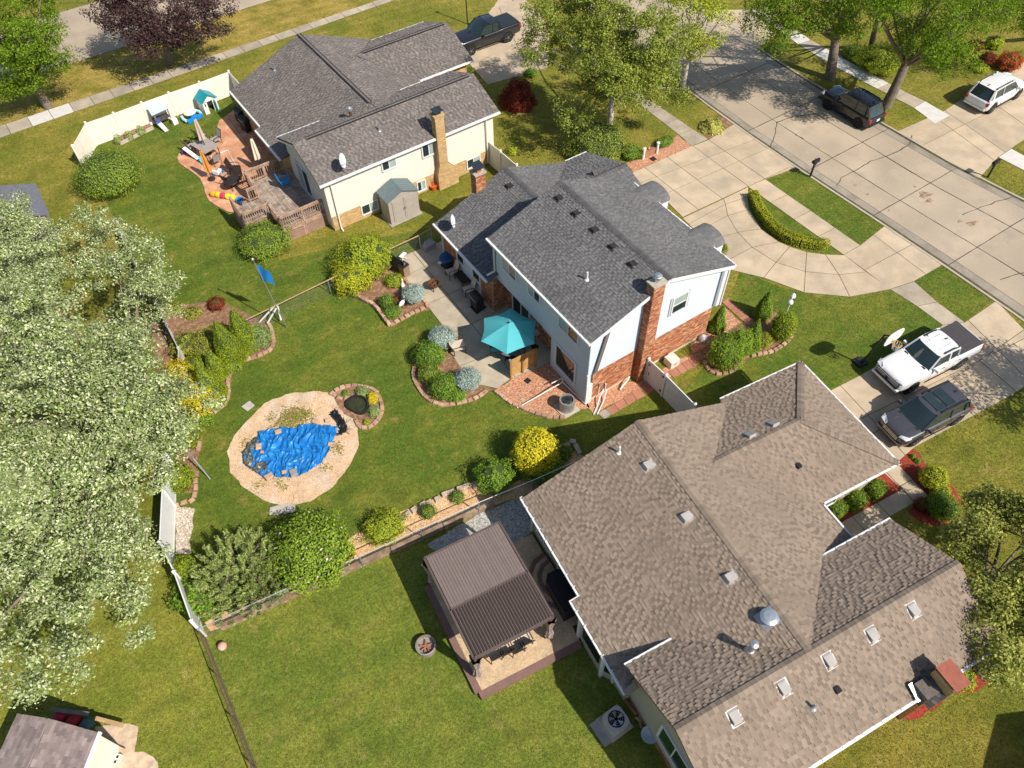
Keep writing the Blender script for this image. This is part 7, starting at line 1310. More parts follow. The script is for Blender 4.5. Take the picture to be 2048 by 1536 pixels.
# ================================================================== trees, shrubs and hedges
BARK = M('bark_grey', (.17, .135, .105), rough=.95, var=.25, vs=6, bump=.9, bs=18)
BARKB = M('bark_birch', (.48, .43, .38), rough=.85, var=.3, vs=6, bump=.5, bs=20)
CORE = M('foliage_shade_core', (.042, .066, .013), rough=.95, var=.3, vs=6)  # dark core added inside foliage to block light, inner shade put in its colour
def unit(v): return v/np.maximum(np.linalg.norm(v, axis=1, keepdims=True), 1e-9)
def leaves(name, C, Nn, size, mat, parent, asp=.55, jit=.6, droop=0.0):
    n = len(C); Nv = unit(Nn+rng.normal(0, jit, (n, 3))); t = rng.normal(0, 1, (n, 3)); t[:, 2] -= droop; t = unit(t-Nv*np.sum(t*Nv, axis=1, keepdims=True)); b = np.cross(Nv, t)
    s = (size*rng.uniform(.6, 1.35, n))[:, None]; V = np.empty((n, 4, 3)); V[:, 0] = C-t*s*.5; V[:, 1] = C+b*s*asp*.5-t*s*.05+Nv*s*.06; V[:, 2] = C+t*s*.5; V[:, 3] = C-b*s*asp*.5-t*s*.05+Nv*s*.06
    return npmesh(name, V.reshape(-1, 3), np.arange(4*n).reshape(-1, 4), mat, parent)
def ellip(n, lo=.7):
    d = unit(rng.normal(0, 1, (n, 3))); r = (lo**3+(1-lo**3)*rng.random(n))**(1/3); return d*r[:, None], d
def limb(mb, a, b, r0, r1, bend=.25, n=4):
    a, b = Vector(a), Vector(b); L__ = (b-a).length; off = Vector((random.uniform(-1, 1), random.uniform(-1, 1), random.uniform(.0, .8)))*L__*bend*.4; pts = []
    for i in range(n+1):
        t = i/n; pts.append(a+(b-a)*t+off*math.sin(math.pi*t))
    for i in range(n): mb.tube(pts[i], pts[i+1], r0+(r1-r0)*i/n, r0+(r1-r0)*(i+1)/n, 7, cap=False)
    return pts
def tree(name, label, base, blobs, ncl, nlf, cr, leaf, mat, tr_=.22, bark=BARK, lean=None, group='street and yard trees', limbs=14, lo=.45, droop=0.0, cat='tree', fork=.45, asp=.55, flat=.6, sub=None):
    B = [np.array([*G(px, py, z)[:2], z]) for px, py, z, r in blobs]; R_ = [r for *_, r in blobs]
    base = np.array([*base[:2], 0.0]) if base is not None else np.array([*np.mean(B, axis=0)[:2], 0.0])
    e = empty(name, tuple(base), 0, label, cat, group)
    if sub:
        B2, R2 = [], []
        for b, r in zip(B, R_):
            k = max(3, int(sub[0]*r*r)); p, d = ellip(k, .72); p[:, 2] *= .8; keep = d[:, 2] > -.55
            for q in p[keep]: B2.append(b+q*r*.88); R2.append(min(r*.8, sub[1]*rng.uniform(.7, 1.25)))
        B, R_ = B2, R2
    wts = np.array(R_)**2; wts = wts/wts.sum(); CC, NN, CL = [], [], []
    for b, r, w_ in zip(B, R_, wts):
        k = max(6, int(ncl*w_)); p, d = ellip(k, lo); p[:, 2] *= .8; c = b-base+p*r*(1+rng.uniform(-.12, .16, (k, 1))); c[:, 2] = np.maximum(c[:, 2], .9); CL.append(c)
        for ci, di in zip(c, d):
            s = cr*rng.uniform(.6, 1.35); m_ = int(nlf*rng.uniform(.6, 1.3)); q = unit(rng.normal(0, 1, (m_, 3)))*(s*rng.uniform(.35, 1.0, (m_, 1))**.6)*np.array([1, 1, .62]); q += rng.normal(0, .06, (m_, 3)); CC.append(ci+q); NN.append(np.tile(di*.3+np.array([0, 0, .55]), (m_, 1))+unit(q+1e-6)*.8)
    CC = np.concatenate(CC); NN = np.concatenate(NN); leaves('crown', CC, NN, leaf, mat, e, asp=asp, jit=flat, droop=droop)
    mb = MB(); top = np.mean([b for b in B], axis=0)-base if lean is None else np.array(lean)-base; zt = max(1.6, top[2]*fork); f = Vector((top[0]*.35, top[1]*.35, zt)) if lean is None else Vector(lean)-Vector(base)
    limb(mb, (0, 0, -.1), f, tr_*1.25, tr_*.85, .1, 5); allc = np.concatenate(CL); idx = rng.choice(len(allc), min(limbs, len(allc)), replace=False)
    for i in idx:
        m_ = Vector(f)*(.85+.15*random.random()); pts = limb(mb, m_, allc[i], tr_*.42, .025, .3, 4)
        for k in (2, 3):
            j = rng.integers(len(allc)); d = allc[j]-np.array(pts[k])
            if np.linalg.norm(d) < 3.0: limb(mb, pts[k], allc[j], .05, .015, .3, 3)
    mb.build('trunk', bark, e, smooth=True); return e
def shrub(name, label, px, py, rpx, h, mat, leaf=.07, dens=420, group='garden shrubs', shape='ball', ry=1.0, z0=0.0, jit=.42, core=.84, bump=.16, asp=.55, cat='shrub', stem=True, at=None, lobes=0):
    zc = z0+h*.5; c = np.array(G(px, py, zc)) if at is None else np.array([*at, zc]); R_ = rpx/PXM(px, py, zc)
    e = empty(name, (c[0], c[1], 0), random.uniform(0, .6), label, cat, group); n = int(dens*4*math.pi*R_*max(R_, h/2)*.95); n = min(int(n*1.25), 11000)
    d = unit(rng.normal(0, 1, (n, 3)))
    if shape == 'cone':
        t = 1-np.sqrt(rng.random(n))*1.0; t = np.clip(t, 0, 1); a = rng.uniform(0, 2*math.pi, n); prof = (1-t)**.78*(.55+.45*np.minimum(1, (t+.02)*6)); rr = R_*prof*(1+bump*np.sin(a*5+t*9)*.5+rng.uniform(-.16, .08, n)); P_ = np.stack([rr*np.cos(a), rr*np.sin(a), z0+t*h], 1); Nn = np.stack([np.cos(a), np.sin(a), np.full(n, .55)], 1)
    elif shape == 'dome':
        d[:, 2] = np.abs(d[:, 2]); k = 1+bump*(np.sin(d[:, 0]*7+3)*np.sin(d[:, 1]*6+1)+.5*np.sin(d[:, 2]*9)); P_ = d*k[:, None]*rng.uniform(.80, 1.04, (n, 1))*np.array([R_, R_*ry, h]); P_[:, 2] += z0; Nn = d+np.array([0, 0, .4])
    elif shape == 'cube':
        d2 = d/np.max(np.abs(d)**.9+.05, axis=1, keepdims=True); d2 = d2/np.max(np.abs(d2)); m_ = np.max(np.abs(d), axis=1, keepdims=True); d2 = d/(m_**.75); d2 = d2*rng.uniform(.88, 1.02, (n, 1)); P_ = d2*np.array([R_, R_*ry, h/2]); P_[:, 2] += zc; P_[:, 2] = np.maximum(P_[:, 2], .03); Nn = d+np.array([0, 0, .3])
    else:
        k = 1+bump*(np.sin(d[:, 0]*6+px)*np.sin(d[:, 1]*7+py)+.6*np.sin(d[:, 2]*8+px)); P_ = d*k[:, None]*(rng.uniform(.78, 1.05, (n, 1))+(rng.random((n, 1)) < .07)*rng.uniform(0, .16, (n, 1)))*np.array([R_, R_*ry, h/2]); P_[:, 2] += zc; P_[:, 2] = np.maximum(P_[:, 2], .03); Nn = d+np.array([0, 0, .35])
    leaves('foliage', P_, Nn, leaf, mat, e, jit=jit, asp=asp)
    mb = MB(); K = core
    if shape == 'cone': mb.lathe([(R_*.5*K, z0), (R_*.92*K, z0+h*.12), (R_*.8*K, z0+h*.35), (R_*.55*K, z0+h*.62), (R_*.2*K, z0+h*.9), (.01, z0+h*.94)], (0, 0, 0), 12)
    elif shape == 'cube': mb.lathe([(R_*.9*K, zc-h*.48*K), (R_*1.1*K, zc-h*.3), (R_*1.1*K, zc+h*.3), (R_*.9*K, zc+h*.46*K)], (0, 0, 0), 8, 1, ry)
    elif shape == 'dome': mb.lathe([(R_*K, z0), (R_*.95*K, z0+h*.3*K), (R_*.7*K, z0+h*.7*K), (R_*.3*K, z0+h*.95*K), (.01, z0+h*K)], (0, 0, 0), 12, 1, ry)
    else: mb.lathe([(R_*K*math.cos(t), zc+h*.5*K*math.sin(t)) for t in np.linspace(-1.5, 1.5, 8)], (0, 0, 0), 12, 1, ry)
    mb.build('foliage_shade_core', CORE, e, smooth=True)  # added solid core that stops light passing through the leaves
    if stem: mb = MB(); mb.tube((0, 0, 0), (0, 0, max(z0+.15, .2)), .05, .04); mb.build('stem', BARK, e)
    return e
LM = dict(maple=leafmat('leaf_silver_maple', (.18, .245, .065), (.52, .55, .33), .30, .16, .6, (.34, .92)), hib=leafmat('leaf_hibiscus', (.17, .27, .025), (.30, .40, .045), .3, .25), locust=leafmat('leaf_locust', (0.115, 0.2, 0.012), (0.23, 0.33, 0.03), .28, .4), purple=leafmat('leaf_purple', (0.048, 0.026, 0.028), (0.1, 0.056, 0.052), .35, .15, .4), birch=leafmat('leaf_birch', (0.175, 0.225, 0.03), (0.32, 0.36, 0.07), .30, .3), lime=leafmat('leaf_lime', (0.29, 0.37, 0.028), (0.48, 0.52, 0.05), .25, .35), ygreen=leafmat('leaf_yellow_green', (0.28, 0.33, 0.02), (0.52, 0.5, 0.04), .28, .3), green=leafmat('leaf_green', (0.125, 0.235, 0.024), (0.23, 0.35, 0.04), .30, .25), mid=leafmat('leaf_mid_green', (0.155, 0.245, 0.03), (0.29, 0.36, 0.05), .30, .25), dark=leafmat('leaf_dark_green', (.055, .095, .022), (.11, .16, .035), .3, .2), yellow=leafmat('leaf_golden', (.50, .42, .015), (.70, .56, .03), .2, .3), yel2=leafmat('leaf_yellow_lime', (0.56, 0.5, 0.02), (0.8, 0.7, 0.05), .2, .3), blue=leafmat('needle_blue', (0.26, 0.34, 0.3), (0.44, 0.52, 0.47), .28, .1), thuja=leafmat('leaf_thuja', (.145, .205, .012), (.28, .33, .02), .28, .2), thujag=leafmat('leaf_thuja_green', (0.135, 0.235, 0.018), (0.26, 0.36, 0.03), .28, .2), pine=leafmat('needle_pine', (.25, .32, .085), (.42, .48, .17), .3, .15), sage=leafmat('leaf_sage', (0.21, 0.29, 0.09), (0.36, 0.42, 0.15), .25, .25), red=leafmat('leaf_red', (.12, .015, .012), (.26, .05, .025), .3, .2), redo=leafmat('leaf_red_orange', (.35, .06, .02), (.5, .14, .04), .3, .2), hosta=leafmat('leaf_hosta', (.35, .36, .06), (.58, .55, .18), .2, .3), olive=leafmat('leaf_olive', (0.23, 0.25, 0.035), (0.4, 0.39, 0.075), .3, .25), crab=leafmat('leaf_crab', (0.21, 0.245, 0.042), (0.42, 0.42, 0.11), .28, .3))
# --- trees
tree('maple_tree', 'huge silver leaved maple filling the left side', None, [(120, 640, 7.5, 4.3), (185, 810, 7.0, 4.2), (60, 820, 8.5, 5.0), (105, 1010, 7.0, 4.2), (40, 1170, 6.0, 4.0), (245, 610, 5.2, 2.4), (140, 490, 5.5, 2.8), (165, 1090, 5.2, 2.6), (200, 440, 4.5, 1.6), (285, 555, 4.2, 1.2), (305, 650, 4.0, 1.3), (330, 760, 4.0, 1.0), (270, 870, 4.5, 1.3)], 1250, 190, .52, .12, LM['maple'], .42, limbs=34, lo=.62, asp=.55, flat=.5, sub=(.92, 1.5))
tree('maple_tree', 'smaller silver maple at the left edge beside the slate blue shed', None, [(-15, 470, 6.0, 2.0), (0, 440, 6.5, 1.6), (-60, 560, 6.5, 3.0)], 110, 260, .75, .115, LM['maple'], .25, limbs=10)
tree('shade_tree', 'bright green tree at the top left corner by the street', None, [(20, 60, 6.0, 3.4), (75, 105, 4.6, 2.1), (0, 0, 7.0, 4.0), (45, 135, 3.6, 2.2), (0, 140, 3.6, 2.2)], 400, 100, .62, .15, LM['locust'], .28, limbs=14)
tree('purple_maple', 'dark purple leaved maple beside the side street', tuple(G(340, 128)[:2]), [(322, 5, 5.0, 3.9), (398, 45, 4.3, 2.1), (250, 45, 4.5, 2.1), (320, 70, 3.4, 2.0)], 420, 85, .6, .16, LM['purple'], .24, limbs=12, lo=.6, sub=(1.0, 1.5))
tree('birch_tree', 'large airy birch between cream house and street', None, [(1150, 60, 7.0, 3.0), (1230, 110, 6.5, 3.4), (1290, 60, 7.0, 2.8), (1185, 185, 4.3, 2.3), (1315, 160, 4.3, 1.6), (1105, 110, 5.0, 1.9), (1240, 0, 8.0, 3.4), (1345, 175, 3.6, 1.1)], 620, 130, .55, .14, LM['birch'], .20, BARKB, limbs=20, lo=.35, droop=.8, sub=(1.0, 1.4))
tree('birch_tree', 'lighter green tree just right of the big birch', None, [(1400, 35, 6.0, 2.2), (1395, 85, 4.4, 1.2), (1380, -30, 7, 2.5)], 160, 75, .55, .14, LM['lime'], .18, BARKB, limbs=12, lo=.35, droop=.5)
tree('locust_tree', 'street tree with thick forked trunk behind the black SUV', tuple(G(1660, 157)[:2]), [(1590, 25, 7.0, 2.5), (1680, 0, 8.0, 3.0), (1560, 65, 5.6, 1.3), (1500, 5, 6.5, 1.8), (1720, 20, 7.0, 2.0)], 330, 70, .6, .14, LM['locust'], .34, limbs=22, lo=.35, sub=(1.0, 1.3), lean=(*G(1672, 70, 3.2)[:2], 3.2))
tree('locust_tree', 'leaning street tree in front of the far pavement', tuple(G(1770, 214)[:2]), [(1830, 35, 8.0, 3.0), (1905, 65, 7.0, 2.5), (1785, 60, 6.4, 1.7), (1960, 25, 7.0, 2.6), (1850, 105, 5.4, 1.2)], 420, 70, .6, .14, LM['locust'], .32, limbs=22, lo=.35, sub=(1.0, 1.3), lean=(*G(1815, 120, 3.4)[:2], 3.4))
tree('locust_tree', 'slim tree growing behind the two street trees', tuple(G(1742, 98)[:2]), [(1740, -60, 8.0, 2.6), (1800, -30, 7.5, 2.2)], 170, 70, .6, .14, LM['locust'], .20, limbs=10, lo=.35)
tree('garden_tree', 'leafy tree at the top right corner', tuple(G(2085, 75)[:2]), [(2050, 0, 6.0, 2.3), (2000, -10, 6.5, 2.0), (2090, 40, 4.8, 1.6)], 220, 70, .6, .14, LM['locust'], .22, limbs=10, lo=.4)
tree('crab_tree', 'dense olive green tree at the right edge below the walk', None, [(2030, 1130, 4.2, 2.2), (1965, 1085, 3.3, 1.1), (2075, 1270, 4.0, 2.1), (2010, 1240, 3.0, 1.0), (2060, 1020, 3.6, 1.4), (2005, 1020, 2.8, .9)], 420, 120, .45, .13, LM['crab'], .20, limbs=16, lo=.5, sub=(1.5, 1.0))
tree('street_tree', 'kerb tree right of the southern driveway casting dappled shade', None, [(2330, 700, 5.0, 1.7), (2370, 760, 5.5, 1.8), (2410, 690, 6.0, 1.8)], 150, 60, .6, .16, LM['locust'], .22, limbs=12, lo=.4)
# --- big shrubs
S = shrub
S('round_shrub', 'big clipped round shrub beside the cream fence', 215, 345, 66, 2.3, LM['mid'], .10, 420, bump=.07)
S('shrub', 'dark green spreading shrub below the deck', 527, 478, 50, 1.6, LM['mid'], .09, 420, bump=.2)
S('shrub', 'tall bright yellow green shrub by the patio bed', 728, 512, 52, 2.0, LM['lime'], .11, 380, bump=.2); S('shrub', 'lower yellow green shrub lobe in front of the tall one', 702, 552, 40, 1.4, LM['ygreen'], .11, 380, bump=.2)
S('shrub', 'small bright shrub between bin and tall patio shrub', 788, 560, 18, .6, LM['lime'], .07, 500); S('shrub', 'small green shrub behind the heron statue', 773, 602, 15, .8, LM['green'], .07, 500); S('shrub', 'small green shrub left of the heron statue', 783, 622, 18, .6, LM['green'], .07, 500); S('shrub', 'small dark red shrub beside the heron statue', 791, 600, 9, .5, LM['red'], .07, 500)
S('blue_spruce', 'blue globe spruce beside the fire pit', 827, 586, 23, .8, LM['blue'], .06, 900, z0=.35, bump=.06); S('blue_spruce', 'blue globe spruce beside the lounge chair', 884, 673, 27, .9, LM['blue'], .06, 900, z0=.35, bump=.06); S('blue_spruce', 'blue globe spruce near the wooden screen', 936, 757, 27, .9, LM['blue'], .06, 900, z0=.35, bump=.06)
S('shrub', 'round green shrub nearest the left globe spruce', 857, 709, 31, 1.2, LM['green'], .08, 480); S('shrub', 'green shrub in the middle of the globe spruce bed', 858, 746, 22, .9, LM['mid'], .08, 480); S('shrub', 'wide green shrub at the lower end of the globe spruce bed', 888, 772, 30, 1.1, LM['green'], .08, 480); S('shrub', 'low green shrub beside the lower globe spruce', 912, 788, 19, .6, LM['green'], .08, 480)
S('shrub', 'golden yellow round shrub under the brown eave', 1070, 902, 46, 2.3, LM['yel2'], .10, 420, bump=.08); S('shrub', 'green shrub tucked under the golden shrub', 1088, 935, 44, 1.1, LM['green'], .09, 380); S('shrub', 'green shrub left of the golden shrub', 990, 952, 38, 1.5, LM['green'], .09, 440, bump=.22); S('shrub', 'small shrub by the pale rocks right of the golden shrub', 1128, 905, 18, .6, LM['mid'], .07, 460)
S('shrub', 'small round shrub in the chip bed near the pergola', 915, 993, 15, .5, LM['mid'], .06, 520); S('shrub', 'small shrub in the middle of the chip bed', 856, 1022, 17, .6, LM['mid'], .06, 520); S('shrub', 'feathery green shrub at the left of the chip bed', 768, 1052, 42, .9, LM['lime'], .08, 460, bump=.25, ry=.8)
S('flowering_shrub', 'large flowering shrub with small pink blooms by the fence', 622, 1098, 80, 2.6, LM['hib'], .12, 400, bump=.14); S('shrub', 'low yellow green shrub right of the flowering shrub', 690, 1105, 20, .8, LM['ygreen'], .07, 460)
S('shrub', 'leafy dark shrub below the pine at the fence corner', 400, 1185, 50, 1.3, LM['green'], .13, 330, bump=.2); S('shrub', 'golden green shrub at the fence left of the pine', 372, 1140, 28, 1.5, LM['thuja'], .08, 460); S('shrub', 'pale leaved shrub at the foot of the pine', 560, 1180, 18, .6, LM['sage'], .08, 380)
# pine: whorled shoots
pn_ = empty('pine_tree', (*G(475, 1140, 1.2)[:2], 0), 0, 'broad green pine with upright shoots by the lower fence', 'tree', 'street and yard trees'); CC, NN = [], []
for k in range(640):
    d = unit(rng.normal(0, 1, (1, 3)))[0]; d[2] = abs(d[2])*1.0; p = d*np.array([2.05, 1.9, 2.3])*rng.uniform(.45, 1.05); dr = d*.7+np.array([0, 0, .8]); dr /= np.linalg.norm(dr)
    for t in np.linspace(0, .42, 9): m_ = 11; q = unit(rng.normal(0, 1, (m_, 3))); CC.append(p+dr*t+q*.075); NN.append(np.cross(q, dr)+rng.normal(0, .05, (m_, 3)))
CC, NN = np.concatenate(CC), np.concatenate(NN); CC[:, 2] = np.maximum(CC[:, 2], .05); leaves('crown', CC, NN, .15, LM['pine'], pn_, asp=.16, jit=.35); mb = MB(); mb.tube((0, 0, 0), (0, 0, 2.2), .14, .05); [limb(mb, (0, 0, random.uniform(.3, 1.6)), (1.6*math.cos(a), 1.6*math.sin(a), random.uniform(.8, 1.9)), .05, .015) for a in np.linspace(0, 6, 16)]; mb.build('trunk', BARK, pn_); mb = MB(); mb.lathe([(1.1, 0), (1.2, .5), (.8, 1.0), (.2, 1.4)], (0, 0, 0), 12); mb.build('foliage_shade_core', CORE, pn_)  # last lathe: added dark core that blocks light inside the pine
# left bed
def arb(label, px, py, wpx, h, mat=LM['thuja'], leaf=.07): c = G(px, py); S('arborvitae', label, px, py, wpx, h, mat, leaf, 520, shape='cone', group='upright arborvitae', at=c[:2], cat='arborvitae')
arb('upright arborvitae nearest the flagpole', 497, 695, 34, 3.2); arb('upright arborvitae second from the flagpole', 468, 722, 36, 3.3); arb('upright arborvitae beside the golden shrub', 432, 800, 34, 3.2); arb('upright arborvitae behind the low green shrub', 440, 752, 26, 2.2)
S('shrub', 'pale green round shrub at the bed end by the flagpole braces', 515, 672, 29, 1.2, LM['sage'], .06, 560); S('shrub', 'olive bush left of the arborvitae', 415, 690, 40, 1.3, LM['olive'], .09, 420, bump=.2); S('shrub', 'sprawling olive bush at the left fence', 375, 690, 32, 1.2, LM['olive'], .09, 420, bump=.22); S('shrub', 'low green shrub in front of the arborvitae', 460, 725, 24, .7, LM['mid'], .08, 440)
S('golden_shrub', 'bright golden shrub in front of the maple', 385, 795, 46, 1.9, LM['yellow'], .09, 460); S('golden_shrub', 'second golden shrub behind the first near the maple', 360, 750, 30, 1.7, LM['yellow'], .09, 460); S('shrub', 'green conical shrub below the golden shrubs', 372, 865, 30, 1.7, LM['thuja'], .08, 460); S('shrub', 'green round shrub beside the leaning pole', 352, 955, 33, 1.2, LM['thuja'], .08, 460); S('shrub', 'low green plant at the curve of the left edging', 432, 808, 14, .5, LM['green'], .08, 400); S('red_plant', 'reddish brown plant in the upper left bed', 432, 607, 17, .6, LM['red'], .09, 380)
S('shrub', 'rust tinted bush between the olive bush and the arborvitae', 440, 668, 24, 1.1, LM['olive'], .08, 440, bump=.2); S('shrub', 'yellow green filler bush above the golden shrubs', 392, 735, 26, 1.4, LM['thuja'], .08, 440); S('shrub', 'green filler bush beside the lower golden shrub', 408, 838, 18, .8, LM['thujag'], .08, 440); S('shrub', 'small leafy clump beyond the chain fence', 385, 625, 18, .35, LM['olive'], .09, 260, core=.4); S('shrub', 'thin weeds beside the pale fence bed', 350, 615, 16, .3, LM['olive'], .09, 200, core=.4)
# pond plants
S('pond_plant', 'silvery green plant at the top of the pond ring', *po(860, 75), 15, .35, LM['sage'], .06, 520, shape='dome'); S('pond_plant', 'golden flowering plant beside the pond tub', *po(935, 115), 12, .4, LM['yellow'], .07, 520, shape='dome'); S('pond_plant', 'grey green plant right of the pond tub', *po(945, 205), 15, .4, LM['sage'], .06, 520, shape='dome'); S('pond_plant', 'tiny yellow green mound at the pond ring bottom', *po(893, 283), 8, .25, LM['ygreen'], .05, 700, shape='dome'); S('pond_plant', 'small green tuft at the pond ring left', *po(750, 90), 9, .2, LM['mid'], .06, 500, shape='dome')
# front corner
def cone2(label, px, py, wpx, h, mat): arb(label, px, py, wpx, h, mat, .065)
cone2('narrow arborvitae against the brick wall', *fb(250, 480), 19, 2.1, LM['thujag']); cone2('pointed arborvitae nearest the driveway curve', *fb(680, 350), 21, 2.2, LM['thujag'])
S('arborvitae', 'rounded golden tipped arborvitae beside the white lamp', *fb(890, 440), 25, 2.0, LM['thuja'], .07, 520, group='upright arborvitae', cat='arborvitae', bump=.08)
S('arborvitae', 'largest round arborvitae below the paver path', *fb(350, 690), 36, 1.9, LM['thujag'], .07, 520, group='upright arborvitae', cat='arborvitae'); cone2('tall arborvitae in the middle of the front corner group', *fb(560, 660), 24, 2.5, LM['thujag']); S('shrub', 'light green mounded shrub inside the front corner edging', *fb(700, 570), 18, .8, LM['ygreen'], .06, 560); S('arborvitae', 'arborvitae between the round one and the tall one', *fb(470, 600), 26, 2.0, LM['thujag'], .07, 520, group='upright arborvitae', cat='arborvitae')
# crescent hedge
hp_ = resample(gp([(965, 600), (985, 670), (1030, 750), (1090, 825), (1150, 880), (1220, 925), (1310, 955), (1420, 970), (1515, 975)], 0, z6), 60); he = empty('hedge', (hp_[30][0], hp_[30][1], 0), 0, 'low crescent hedge with yellow tips on the driveway island', 'hedge'); n = 7000; k = rng.integers(0, 59, n); f = rng.random(n)[:, None]; A_ = np.array(hp_); C_ = A_[k]*(1-f)+A_[k+1]*f; T_ = unit(np.concatenate([A_[k+1]-A_[k], np.zeros((n, 1))], 1)); S_ = np.stack([-T_[:, 1], T_[:, 0], 0*T_[:, 0]], 1); side = rng.random(n); lat = np.where(side < .5, rng.uniform(-.27, .27, n), np.where(side < .75, -.27, .27)*rng.uniform(.9, 1.05, n)); zz = np.where(side < .5, .62*rng.uniform(.92, 1.05, n), rng.uniform(.03, .6, n))
P_ = np.concatenate([C_, zz[:, None]], 1)+S_*lat[:, None]-np.array([hp_[30][0], hp_[30][1], 0]); leaves('foliage', P_, S_*np.sign(lat)[:, None]*.5+np.array([0, 0, .7]), .07, LM['ygreen'], he); mb = MB()
for a, b in zip(hp_[:-1:3], hp_[3::3]): mb.beam((a[0]-hp_[30][0], a[1]-hp_[30][1], .27), (b[0]-hp_[30][0], b[1]-hp_[30][1], .27), .44, .54)
mb.build('foliage_shade_core', CORE, he)  # added dark bars block light inside the hedge
# hosta, northern shrubs, red maple shrub
S('hosta', 'large variegated hosta at the kerb by the drive', 1425, 250, 22, .55, LM['hosta'], .20, 260, shape='dome', asp=.45, jit=.35, group=None, cat='hosta')
S('shrub', 'large light green shrub behind the garage of the blue house', 1195, 282, 64, 2.1, LM['birch'], .10, 420, bump=.18); S('shrub', 'low bright shrub beside the drive corner gravel', 1262, 303, 22, .8, LM['green'], .07, 480); S('hedge_shrub', 'low clipped green hedge behind the white posts', 1330, 282, 20, .6, LM['green'], .06, 560, ry=.6)
S('red_maple_shrub', 'dark red lace leaf maple shrub by the cream house front', 1036, 186, 35, 1.7, LM['red'], .09, 480, group=None, shape='dome'); S('shrub', 'small lime shrub near the cream fence by the blue house', 1025, 300, 13, .4, LM['lime'], .08, 420); S('shrub', 'green ground shrub by the cream house driveway', 1062, 145, 14, .4, LM['green'], .08, 380)
S('shrub', 'small rounded shrub at the blue house front corner', 1446, 497, 11, .8, LM['olive'], .06, 560)
# brown house front
for px, py, lb in ((1672, 1020, 'clipped square shrub deepest in the entry bed'), (1713, 1001, 'clipped square shrub in the middle of the entry bed'), (1752, 978, 'clipped square shrub nearest the front walk')): S('clipped_shrub', lb, px, py, 18, 1.0, LM['thujag'], .06, 620, shape='cube')
S('hosta', 'striped grass plant between the clipped entry shrubs', 1685, 1002, 10, .4, LM['hosta'], .2, 160, shape='dome', asp=.2, group=None); S('shrub', 'round yellow green shrub beside the front walk', 1868, 955, 27, 1.1, LM['ygreen'], .07, 560, bump=.06); S('shrub', 'round green shrub at the bend of the front walk', 1886, 1012, 31, 1.1, LM['green'], .06, 560, bump=.06); S('shrub', 'green filler shrub between the two round walk shrubs', 1882, 982, 18, .7, LM['lime'], .07, 460); S('shrub', 'dark red round shrub at the walk edge', 1844, 1010, 16, .6, LM['red'], .06, 560)
S('shrub', 'tiny green plant at the drive end of the red mulch', 1826, 912, 6, .25, LM['green'], .05, 700, shape='dome'); S('shrub', 'second tiny green plant in the red mulch by the drive', 1836, 921, 7, .25, LM['green'], .05, 700, shape='dome'); S('shrub', 'lime shrub at the corner below the chimney', 1925, 1358, 24, .8, LM['lime'], .08, 480); S('shrub', 'bluish shrub at the roof corner beside the olive tree', 1972, 1337, 18, .7, LM['blue'], .06, 560)
# gardens across the street
for px, py, r, h, m_, lb in ((1760, 118, 44, 1.4, 'lime', 'large yellow green shrub behind the leaning street tree'), (1712, 105, 22, .9, 'mid', 'green shrub left of the large lime shrub'), (2021, 122, 23, 1.2, 'redo', 'round red orange shrub across the street'), (1949, 92, 15, 1.0, 'red', 'purplish shrub in the far garden'), (1975, 117, 16, .9, 'red', 'brownish red shrub beside the red orange shrub'), (1925, 100, 20, .8, 'mid', 'green shrub in the far garden bed'), (1960, 135, 16, .5, 'lime', 'low lime shrub at the far garden edge'), (1990, 85, 16, .9, 'lime', 'lime shrub between the red shrubs and the corner tree'), (1900, 75, 18, .7, 'mid', 'small green shrub at the left of the far garden')): S('shrub', lb, px, py, r, h, LM[m_], .10, 380)
# weeds in the planter box under the cream fence
for k, (dx, lb) in enumerate(((-.9, 'weed clump at the left of the long planter'), (-.2, 'weed clump in the middle of the long planter'), (.6, 'weed clump at the right of the long planter'))): q = G(270, 270); S('weeds', lb, 0, 0, 11, .55, LM['sage'], .10, 260, shape='dome', at=(q[0]+dx*.95, q[1]+dx*.31), z0=.15, core=.3, group=None, cat='weeds') if False else shrub('weeds', lb, 262+dx*30, 266-dx*12, 9, .5, LM['sage'], .09, 260, shape='dome', z0=.15, core=.3, group='weeds in the planter', cat='weeds')
# pink blooms on the flowering shrub
fsx = [o for o in bpy.data.objects if o.name.startswith('flowering_shrub')][0]; n = 46; d = unit(rng.normal(0, 1, (n, 3))); d[:, 2] = np.abs(d[:, 2]); Rf_ = 80/PXM(622, 1098, 1.3); leaves('blooms', d*np.array([Rf_*1.05, Rf_*1.05, 1.36])+np.array([0, 0, 1.3]), d, .11, M('bloom_pink', (.62, .42, .48), rough=.7, var=.1), fsx, asp=.9, jit=.2)['kind'] = 'stuff'
# neighbour's house just south of the frame (its gable shadow reaches the corner)
ap = G(1992, 1428); nh = empty('house', (ap[0]+.41*4.6, ap[1]-.91*4.6, 0), -.01, 'neighbouring gabled house just below the bottom right corner', 'house'); mb = MB(); mb.b2((-3.4, -9, 0), (3.4, -.3, 2.7)); mb.slabpoly([(3.4, -.3, 2.7), (-3.4, -.3, 2.7), (0, -.3, 4.5)], .1); mb.build('wall', SIDT, nh)
for s in (1, -1): mb = MB(); mb.slabpoly(ccw([(0, 0, 4.66), (0, -9.4, 4.66), (s*3.8, -9.4, 2.75), (s*3.8, 0, 2.75)]), .1); mb.build('roof', RNC, nh)

